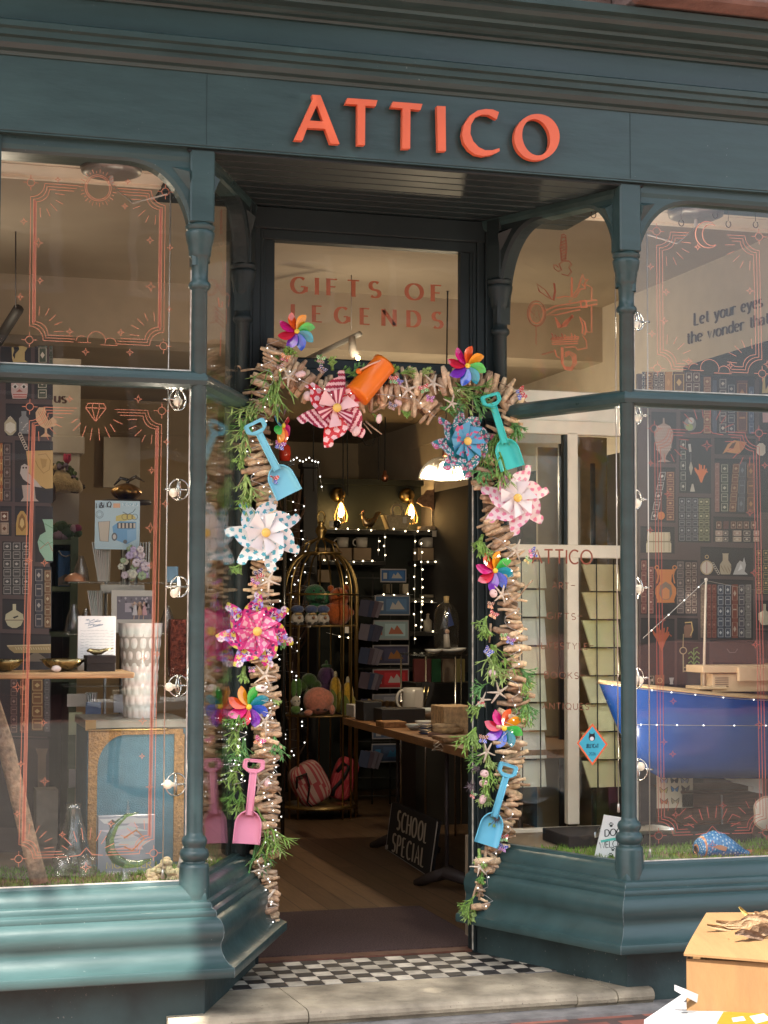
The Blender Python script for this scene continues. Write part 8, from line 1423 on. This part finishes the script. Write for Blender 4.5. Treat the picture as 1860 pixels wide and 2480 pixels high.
g = MB(); g.ball(c+Vector((2*k, 0, 46*k)), 6*k, 6, (.5, .3, .22, 1)); g.tube([c+Vector((0, 0, 40*k)), c+Vector((2*k, 0, 8*k))], [7*k, 9*k], 8, (.42, .38, .36, 1)); g.prism([(c.x-16*k, c.z+52*k), (c.x-2*k, c.z+108*k), (c.x-2*k, c.z+56*k)], c.y, c.y+.004, (.05, .05, .06, 1)); g.prism([(c.x+4*k, c.z+58*k), (c.x+6*k, c.z+106*k), (c.x+20*k, c.z+62*k)], c.y, c.y+.004, (.02, .04, .16, 1)); g.build('figure', VC, t)
for i, (px, r, h) in enumerate(((1050, 22, 12), (1090, 36, 12), (1110, 20, 14))): c = at(px, 1583, yg-.12+.05*i); c.z = p.z+.0005; k = 1/ppm(c); g = MB(); g.lathe([(q*k, z*k) for q, z in BW(r, h)], c, 22, (.50, .50, .48, 1)); o = g.build('white_dish', VCG, loc=c); tag(o, ('small white dish at the left of the glass table', 'wide white dish in front of the ship bottle', 'small white dish right of the ship bottle')[i], 'dish', 'white dishes on the glass table')
for i, (xa, xb, cc_) in enumerate(((1003, 1030, (.14, .03, .03, 1)), (1031, 1045, (.10, .025, .03, 1)), (1046, 1068, (.02, .10, .04, 1)), (1072, 1100, (.30, .22, .17, 1)), (1104, 1126, (.30, .25, .10, 1)))): slab(xa, 1596, xb, 1652, yg+.35, 'standing_book', ('dark red patterned book under the glass table', 'narrow maroon book under the glass table', 'green book under the glass table', 'pale framed card under the glass table', 'yellowish framed card under the glass table')[i], 'book', VC, .03, 'books under the glass table', cc_)
a, b = at(995, 1653, yg+.4), at(1160, 1653, yg+.4); g = MB(); g.box(a.x, b.x, yg+.3, yg+.6, .112, a.z); o = g.build('book_stand', SHELFM, loc=(a.x, yg+.4, .112)); tag(o, 'black stand carrying the row of books', 'stand')
# ---- chalkboard on the floor
yA, yB = None, None; P = [at(935, 2058, 3.25), at(1042.5, 2127.5, 2.315)]; A_b = Vector((.845, 3.25, .125)); B_b = Vector((.781, 2.315, .114)); nrm = Vector((B_b.y-A_b.y, -(B_b.x-A_b.x), 0)).normalized(); nrm = -nrm if nrm.x > 0 else nrm
def onB(px, py): return atp(px, py, B_b, nrm)
c4 = [onB(*q) for q in ((948, 1940.6), (1062, 1989), (1042.5, 2127.5), (935, 2058))]
t = thing('chalkboard', 'black felt letter board with white capital letters standing on the shop floor', 'letter board', B_b); g = MB(); th = nrm*-.015; g.add([tuple(v) for v in c4]+[tuple(v+th) for v in c4], [(3, 2, 1, 0), (4, 5, 6, 7)]+[(i, i+4, (i+1) % 4+4, (i+1) % 4) for i in range(4)]); g.build('board', mat('black_felt', (.014, .013, .015), rough=.8, var=.3, vscale=60), t)
F = Flat(B_b, nrm, .0015); LC = (.50, .45, .36, 1); F.text('SCHOOL', 962, 2008, 1033, 2042, 46, LC, .085, .075, gap=.42, lv=2, shear=.10); F.text('SPECIAL', 950, 2061, 1026, 2100, 44, LC, .085, .075, gap=.40, lv=2, shear=.10)
F.line([(950, 1945), (936, 2054)], 1.3, (.45, .43, .42, 1), 2); F.line([(936, 2056), (1040, 2123)], 1.3, (.45, .43, .42, 1), 2); F.line([(1061, 1990), (1042, 2126)], 2.6, (.55, .54, .53, 1), 2); F.rect(934, 2046, 941, 2056, (.5, .48, .46, 1), 2); F.build('white_lettering', VCP, t)
# ---- behind the left window: card display, bear head, pumpkin
y = 1.05
def shelfg(px0, px1, py, y, label): a, b = at(px0, py, y), at(px1, py, y); g = MB(); g.box(a.x, b.x, y-.05, y+.16, a.z-.005, a.z); o = g.build('glass_shelf', CLEAR, loc=(a.x, y, a.z)); tag(o, label, 'shelf', 'clear shelves of the card display'); return a.z
z1_ = shelfg(160, 425, 1409, y, 'upper clear shelf of the card display'); z2_ = shelfg(156, 432, 1534, y, 'middle clear shelf of the card display'); z3_ = shelfg(155, 430, 1660, y, 'lower clear shelf under the pine plank')
t = thing('card_display', 'grey metal frame carrying the clear card shelves in the left window', 'card display', (at(300, 1700, y+.1).x, y+.1, .112)); g = MB()
for px in (258, 300, 330): p = at(px, 1330, y+.12); g.tube([(p.x, p.y, .112), (p.x, p.y, p.z)], .006, 6, (.3, .3, .3, 1))
p0, p1 = at(244, 1418, y+.1), at(350, 1418, y+.1); g.box(p0.x, p1.x, y+.1, y+.13, p0.z-.03, p0.z+.004, (.34, .34, .34, 1)); g.build('frame', mat('brushed_steel', None, rough=.4, metal=.6, var=.1), t)
t = thing('pop_up_poster', 'pale blue printed card with a blue camper van at the top of the display', 'poster', at(284, 1322, y)); a, b, c_, d = bx(229, 1214, 339, 1330, y); g = MB(); g.box(a, b, y, y+.003, c_, d, (.40, .56, .66, 1)); g.build('card', VCP, t); F = Flat((0, y, 0), YN); DK = (.05, .06, .08, 1)
F.text('M&MQ', 233, 1231, 269, 1228, 13, DK, .2, .12, gap=.12, lv=2); F.rect(274, 1219, 291, 1230, (.66, .40, .26, 1), 2); F.ring(241, 1246, 9, 1.4, (.2, .26, .32, 1), 2); F.ring(241, 1246, 6, 1, (.2, .26, .32, 1), 2)
F.rect(296, 1218, 335, 1226, (.55, .68, .76, 1), 2); F.text('3D POP UP', 298, 1225, 333, 1225, 6, (.16, .36, .5, 1), .16, .16, lv=3)
F.poly([(281, 1250), (300, 1244), (322, 1246), (330, 1256), (300, 1262), (280, 1262)], (.52, .46, .16, 1), 2); [F.ring(x, 1252, 7, 1, DK, 3) for x in (302, 314, 326)]; F.line([(297, 1240), (310, 1246), (322, 1240), (328, 1232)], 1.3, DK, 3); F.poly([(238, 1264), (266, 1262), (262, 1312), (242, 1310)], (.50, .46, .40, 1), 2); F.line([(238, 1264), (266, 1262), (262, 1312), (242, 1310), (238, 1264)], 1.4, (.16, .16, .14, 1), 3)
F.poly([(272, 1275), (290, 1262), (330, 1264), (330, 1306), (306, 1318), (276, 1306)], (.14, .34, .60, 1), 2); F.poly([(308, 1284), (330, 1280), (330, 1306), (308, 1314)], (.22, .42, .66, 1), 3); F.rect(284, 1266, 328, 1280, (.06, .07, .09, 1), 3); [F.rect(287+i*9, 1267, 292+i*9, 1279, (.5, .48, .42, 1), 3.5) for i in range(5)]; F.disc(277, 1300, 7, 10, (.12, .14, .16, 1), 3); F.disc(277, 1300, 4, 6, (.5, .5, .5, 1), 4); F.disc(303, 1312, 5, 5, (.12, .14, .16, 1), 4)
F.build('print', VCP, t)
def fan(pxs, py0, py1, n, dx, y, col, label, nm='greeting_card'):
    for i in range(n):
        p = at(pxs+i*dx*.55, py1, y+.004*i); q = at(pxs+i*dx-abs(py1-py0)*.14, py0, y+.004*i); g = MB(); k = 1/ppm(p); w = 2.3*k; g.add([p+Vector((-w/2, 0, 0)), p+Vector((w/2, 0, 0)), q+Vector((w/2, .02, 0)), q+Vector((-w/2, .02, 0)), p+Vector((-w/2+.02, .11, 0)), p+Vector((w/2+.02, .11, 0)), q+Vector((w/2+.02, .13, 0)), q+Vector((-w/2+.02, .13, 0))], [(0, 1, 2, 3), (1, 5, 6, 2), (0, 3, 7, 4), (3, 2, 6, 7), (4, 7, 6, 5), (0, 4, 5, 1)], (col[0]*rnd.uniform(.85, 1.1), col[1], col[2], 1)); o = g.build(nm, VCP, loc=p); tag(o, label, 'greeting card', label.replace('card in ', 'cards in '))
fan(238, 1312, 1408, 9, 5.2, y-.02, (.46, .42, .38), 'white edged greeting card in the upper fanned stack'); fan(228, 1430, 1532, 8, 4.6, y-.02, (.46, .42, .38), 'white edged greeting card in the middle shelf stack'); fan(340, 1312, 1400, 6, 7, y+.04, (.40, .40, .42), 'clear wrapped greeting card in the right fanned stack'); fan(214, 1680, 1724, 5, 6, y-.1, (.5, .49, .48), 'white card in the small stack on the trunk')
g = MB(); 
for i in range(26):
    a_, r_ = rnd.uniform(0, 6.28), rnd.uniform(0, 1)**.5; px, py = 327+36*r_*math.cos(a_), 1366+40*r_*math.sin(a_); p = at(px, py, y-.05-rnd.uniform(0, .03)); q = rnd.choice([(.55, .48, .56, 1), (.60, .55, .58, 1), (.42, .36, .56, 1), (.55, .56, .48, 1), (.30, .40, .26, 1)]); R_ = rnd.uniform(7, 12)/ppm(p)
    for j in range(6): b_ = j*1.047+i; g.ball(p+Vector((R_*.6*math.cos(b_), 0, R_*.6*math.sin(b_))), R_*.5, 4, q, (1, .35, 1))
o = g.build('flower_card', VCP, loc=at(327, 1406, y)); tag(o, 'lilac and white pop-up flower card on the upper clear shelf', 'card')
t = thing('framed_card', 'white framed pop-up card with dancing figures on the middle clear shelf', 'card', at(321, 1532, y)); a, b, c_, d = bx(269, 1430, 371, 1532, y-.02); g = MB(); g.box(a, b, y-.02, y-.015, c_, d, (.56, .54, .50, 1)); g.build('frame', VCP, t); F = Flat((0, y-.02, 0), YN); F.rect(283, 1444, 369, 1500, (.17, .16, .20, 1), 1)
for i in range(40): F.rect(285+rnd.uniform(0, 78), 1446+rnd.uniform(0, 46), 289+rnd.uniform(4, 82), 1449+rnd.uniform(0, 46), rnd.choice([(.3, .28, .33, 1), (.40, .36, .42, 1), (.10, .09, .12, 1)]), 1.5) if i < 8 else F.disc(285+rnd.uniform(0, 82), 1448+rnd.uniform(0, 40), 2.5, 3, rnd.choice([(.34, .32, .36, 1), (.44, .4, .46, 1), (.12, .1, .13, 1)]), 2)
for x, cc_ in ((326, (.6, .58, .62, 1)), (338, (.50, .32, .22, 1)), (349, (.62, .36, .40, 1))): F.poly([(x-2, 1466), (x+3, 1466), (x+8, 1490), (x-6, 1490)], cc_, 3); F.disc(x, 1461, 3, 4, (.55, .38, .3, 1), 3); F.line([(x-1, 1490), (x-2, 1500)], 2, (.55, .38, .3, 1), 3); F.line([(x-1, 1470), (x-8, 1460)], 1.8, (.55, .4, .32, 1), 3)
F.build('print', VCP, t)
for i, (a, b, c_, d, cc_, lab) in enumerate(((207, 1700, 245, 1732, (.12, .18, .3, 1), 'dark card tucked behind the trunk top'), (275, 1682, 303, 1726, (.50, .50, .54, 1), 'white card with a blue tree drawing beside the vase'), (162, 1680, 210, 1712, (.30, .28, .26, 1), 'pale carton behind the pine plank'), (166, 1725, 200, 1780, (.34, .38, .26, 1), 'pop-up garden card hanging by the trunk'), (166, 1862, 200, 1908, (.52, .50, .52, 1), 'white printed cards stacked beside the trunk'), (402, 1372, 432, 1410, (.12, .22, .32, 1), 'blue wrapped card near the lamp rod'))): slab(a, b, c_, d, .9 if i != 1 else .75, 'shop_card', lab, 'card', VCP, .004, 'odd cards around the trunk', cc_)
for i, (px, py, w, h) in enumerate(((196, 1408, 20, 62), (178, 1533, 22, 70), (405, 1533, 20, 66), (208, 1533, 18, 60))):
    p = at(px, py, y); k = 1/ppm(p); g = MB(); g.lathe([(0, 1*k), (w*k, 1*k), (w*.8*k, h*.5*k), (w*.25*k, h*k)], p, 8); o = g.build('wrapped_model', clear_mat('cellophane%d' % i, (.8, .8, .82, 1), .14, .12), loc=p); tag(o, ('cellophane wrapped model on the upper clear shelf', 'cellophane wrapped model at the left of the middle shelf', 'cellophane wrapped model right of the framed card', 'cellophane wrapped model behind the notice')[i], 'wrapped gift', 'cellophane wrapped gifts')
p = at(182, 1408, y); k = 1/ppm(p); g = MB(); g.lathe([(26*k, 0), (25*k, 8*k), (14*k, 18*k), (0, 22*k)], p, 20, (.50, .22, .11, 1)); o = g.build('orange_dome', VCG, loc=p); tag(o, 'small orange dome model on the upper clear shelf', 'model')
# dark shelf unit with the blue gift bag
y = 1.5; t = thing('green_bookcase', 'dark green open bookcase behind the left window', 'bookcase', at(160, 1900, y)); t.location.z = .112; a, b, c_, d = bx(60, 1300, 190, 1900, y); SG = mat('sage_paint', (.085, .11, .055), rough=.6)
for (u0, u1) in ((a, a+.03), (b-.03, b)): g = MB(); g.box(u0, u1, y, y+.3, .112, d); g.build('side', SG, t)
g = MB(); g.box(a+.03, b-.03, y+.28, y+.3, .112, d, (.02, .02, .02, 1)); g.build('back', SHELFM, t)
for py in (1306, 1420, 1530, 1640): g = MB(); z = at(100, py, y).z; g.box(a+.03, b-.03, y+.002, y+.28, z-.02, z); g.build('bookcase_shelf', SG, t)
z = at(100, 1420, y).z; a, b, c_, d = bx(140, 1334, 177, 1420, y+.03); t = thing('gift_bag', 'blue paper gift bag with white cord handle in the green bookcase', 'gift bag', (a, y, z)); g = MB(); g.box(a, b, y+.03, y+.12, z+.0005, d, (.018, .10, .24, 1), bv=.003); g.build('bag', VCP, t); g = MB(); g.tube([at(142, 1334, y+.025), at(150, 1345, y+.02), at(160, 1348, y+.02), at(170, 1344, y+.02), at(176, 1334, y+.025)], .003, 5, (.5, .46, .4, 1)); g.build('cord_handle', VC, t); F = Flat((0, y+.03, 0), YN); F.poly([(141, 1400), (160, 1390), (177, 1396), (177, 1418), (141, 1418)], (.16, .13, .10, 1), 1); F.text('JAWS'[0:0] or 'AHOY', 152, 1366, 170, 1366, 6, (.2, .4, .55, 1), .14, .14, lv=2) if False else None; F.build('bag_print', VCP, t)
g = MB(); z = at(100, 1306, y).z
for i in range(24): p = at(130+rnd.uniform(0, 62), 1300-rnd.uniform(0, 26), y+.05); g.ball(p, rnd.uniform(.012, .026), 5, rnd.choice([(.05, .08, .04, 1), (.22, .04, .09, 1), (.06, .09, .05, 1), (.3, .2, .22, 1)]))
o = g.build('flower_garland', MATTE, loc=at(160, 1300, y)); tag(o, 'dark dried flower garland along the top of the green bookcase', 'flowers')
# bear head
y = 2.05; c = at(150, 1168, y); k = 1/ppm(c); FUR = (.42, .30, .14, 1); t = thing('bear_head', 'cream plush polar bear head mount wearing a flower crown', 'animal head', c); g = MB()
def bf(u, v):
    s = u; cxp = -34+86*s; cz = 6-20*s*s; rr = (34*(1-s)**.6+13*s**.5)*(1 if s < .9 else math.sqrt(max(0, (1-s)/.1))) if s > .02 else 30*s/.02; a_ = v*6.2832; return (c.x+cxp*k, c.y+rr*.8*k*math.sin(a_), c.z+(cz+rr*math.cos(a_)*(1-.25*s))*k)
g.grid(bf, 26, 24, col=FUR); g.build('head', VCF, t); g = MB(); g.ball(c+Vector((50*k, 0, -10*k)), 6.5*k, 7, (.02, .017, .016, 1)); g.tube([c+Vector((20*k, -14*k, -24*k)), c+Vector((36*k, -10*k, -26*k)), c+Vector((47*k, -4*k, -18*k))], 1.4*k, 5, (.08, .05, .03, 1)); g.build('nose', VCG, t); g = MB(); g.ball(c+Vector((22*k, -19*k, 10*k)), 3*k, 6, (.01, .01, .01, 1)); g.build('eye', VCG, t); g = MB(); g.ball(c+Vector((-22*k, -20*k, 34*k)), 9*k, 7, FUR); g.build('ear', VCF, t)
g = MB()
for i in range(26): a_ = rnd.uniform(-30, 36); p = c+Vector((a_*k, -rnd.uniform(8, 22)*k, (40-.016*a_*a_-(.4*a_ if a_ > 0 else 0)+rnd.uniform(-5, 5))*k)); g.ball(p, rnd.uniform(4, 7)*k, 5, rnd.choice([(.05, .07, .03, 1), (.13, .10, .13, 1), (.2, .15, .2, 1), (.07, .10, .04, 1)]))
for i in range(9): a_ = 6.28*i/9; p = c+Vector((10*k, -20*k, 44*k)); g.tube([p, p+Vector((6*k*math.cos(a_), 6*k*math.sin(a_), 10*k)), p+Vector((8*k*math.cos(a_), 8*k*math.sin(a_), 24*k))], [3*k, 4.5*k, 1*k], 6, (.34, .035, .075, 1))
g.build('flower_crown', MATTE, t); g = MB(); g.box(c.x-.09, c.x-.03, c.y-.05, 2.2, c.z-.09, c.z+.08, (.06, .04, .03, 1), bv=.01); g.build('mount', VCW, t)
# gilded pumpkin on a stand at the top of the display
y = 1.4; c = at(306, 1212, y); k = 1/ppm(c); t = thing('gilded_pumpkin', 'dark gilded pumpkin ornament with curled stalk above the printed card', 'pumpkin', c); g = MB(); g.grid(lambda u, v: (c.x+34*k*(1+.10*abs(math.cos(u*6.2832*4)))*math.sin(v*math.pi)*math.cos(u*6.2832), c.y+34*k*(1+.10*abs(math.cos(u*6.2832*4)))*math.sin(v*math.pi)*math.sin(u*6.2832), c.z+20*k+22*k*math.cos(v*math.pi)*(1-.25*math.sin(v*math.pi)**2)), 72, 18); g.build('body', mat('antique_gold', (.30, .17, .05), rough=.3, metal=1, var=.4, vscale=30, bump=.4, bscale=60), t)
g = MB(); g.tube([c+Vector((0, 0, 36*k)), c+Vector((4*k, 0, 50*k)), c+Vector((-14*k, 0, 54*k)), c+Vector((-30*k, 0, 36*k))], [5*k, 5*k, 4*k, 2*k], 8, (.03, .03, .032, 1)); g.tube([c+Vector((0, 0, 46*k)), c+Vector((22*k, 0, 58*k)), c+Vector((44*k, 0, 46*k))], [5*k, 5*k, 1*k], 6, (.08, .06, .04, 1)); g.build('stalk', VCG, t); g = MB(); g.tube([(c.x, c.y+.0, .112), (c.x, c.y, c.z)], .02, 8, (.05, .04, .03, 1)); g.lathe([(0, 0), (.12, 0), (.12, .02), (0, .03)], (c.x, c.y, .112), 20, (.05, .04, .03, 1)); g.lathe([(0, -.02), (.10, -.015), (.10, -.001), (0, 0)], c, 20, (.05, .04, .03, 1)); g.build('stand', VC, t)
# beige panelled wall at the back left with a dado
g = MB(); g.box(-1.0, .36, 5.6, 5.66, .11, 2.73); g.box(-1.0, .36, 5.585, 5.66, at(300, 1050, 5.6).z, at(300, 1042, 5.6).z); struct('partition_wall', g, mat('beige_wall', (.40, .31, .2), rough=.85, var=.08, vscale=3))
slab(250, 1060, 340, 1180, 5.5, 'pale_panel', 'pale rectangular panel on the beige wall behind the pumpkin', 'panel', CREAM, .03); slab(412, 1500, 452, 1640, .9, 'red_ornament', 'dark red and gold beaded ornament behind the vase', 'ornament', mat('red_bead', (.16, .04, .025), rough=.4, metal=.5, var=.8, vscale=60, bump=1, bscale=120), .06)
g = MB(); a, b, c_, d = bx(551.5, 760, 560.5, 2020, .66); g.box(a, b, .66, .70, .503, 2.86); o = g.build('white_post', mat('bright_cream', (.80, .77, .68)), loc=(a, .66, .503)); tag(o, 'white painted post inside the left recess window', 'post')
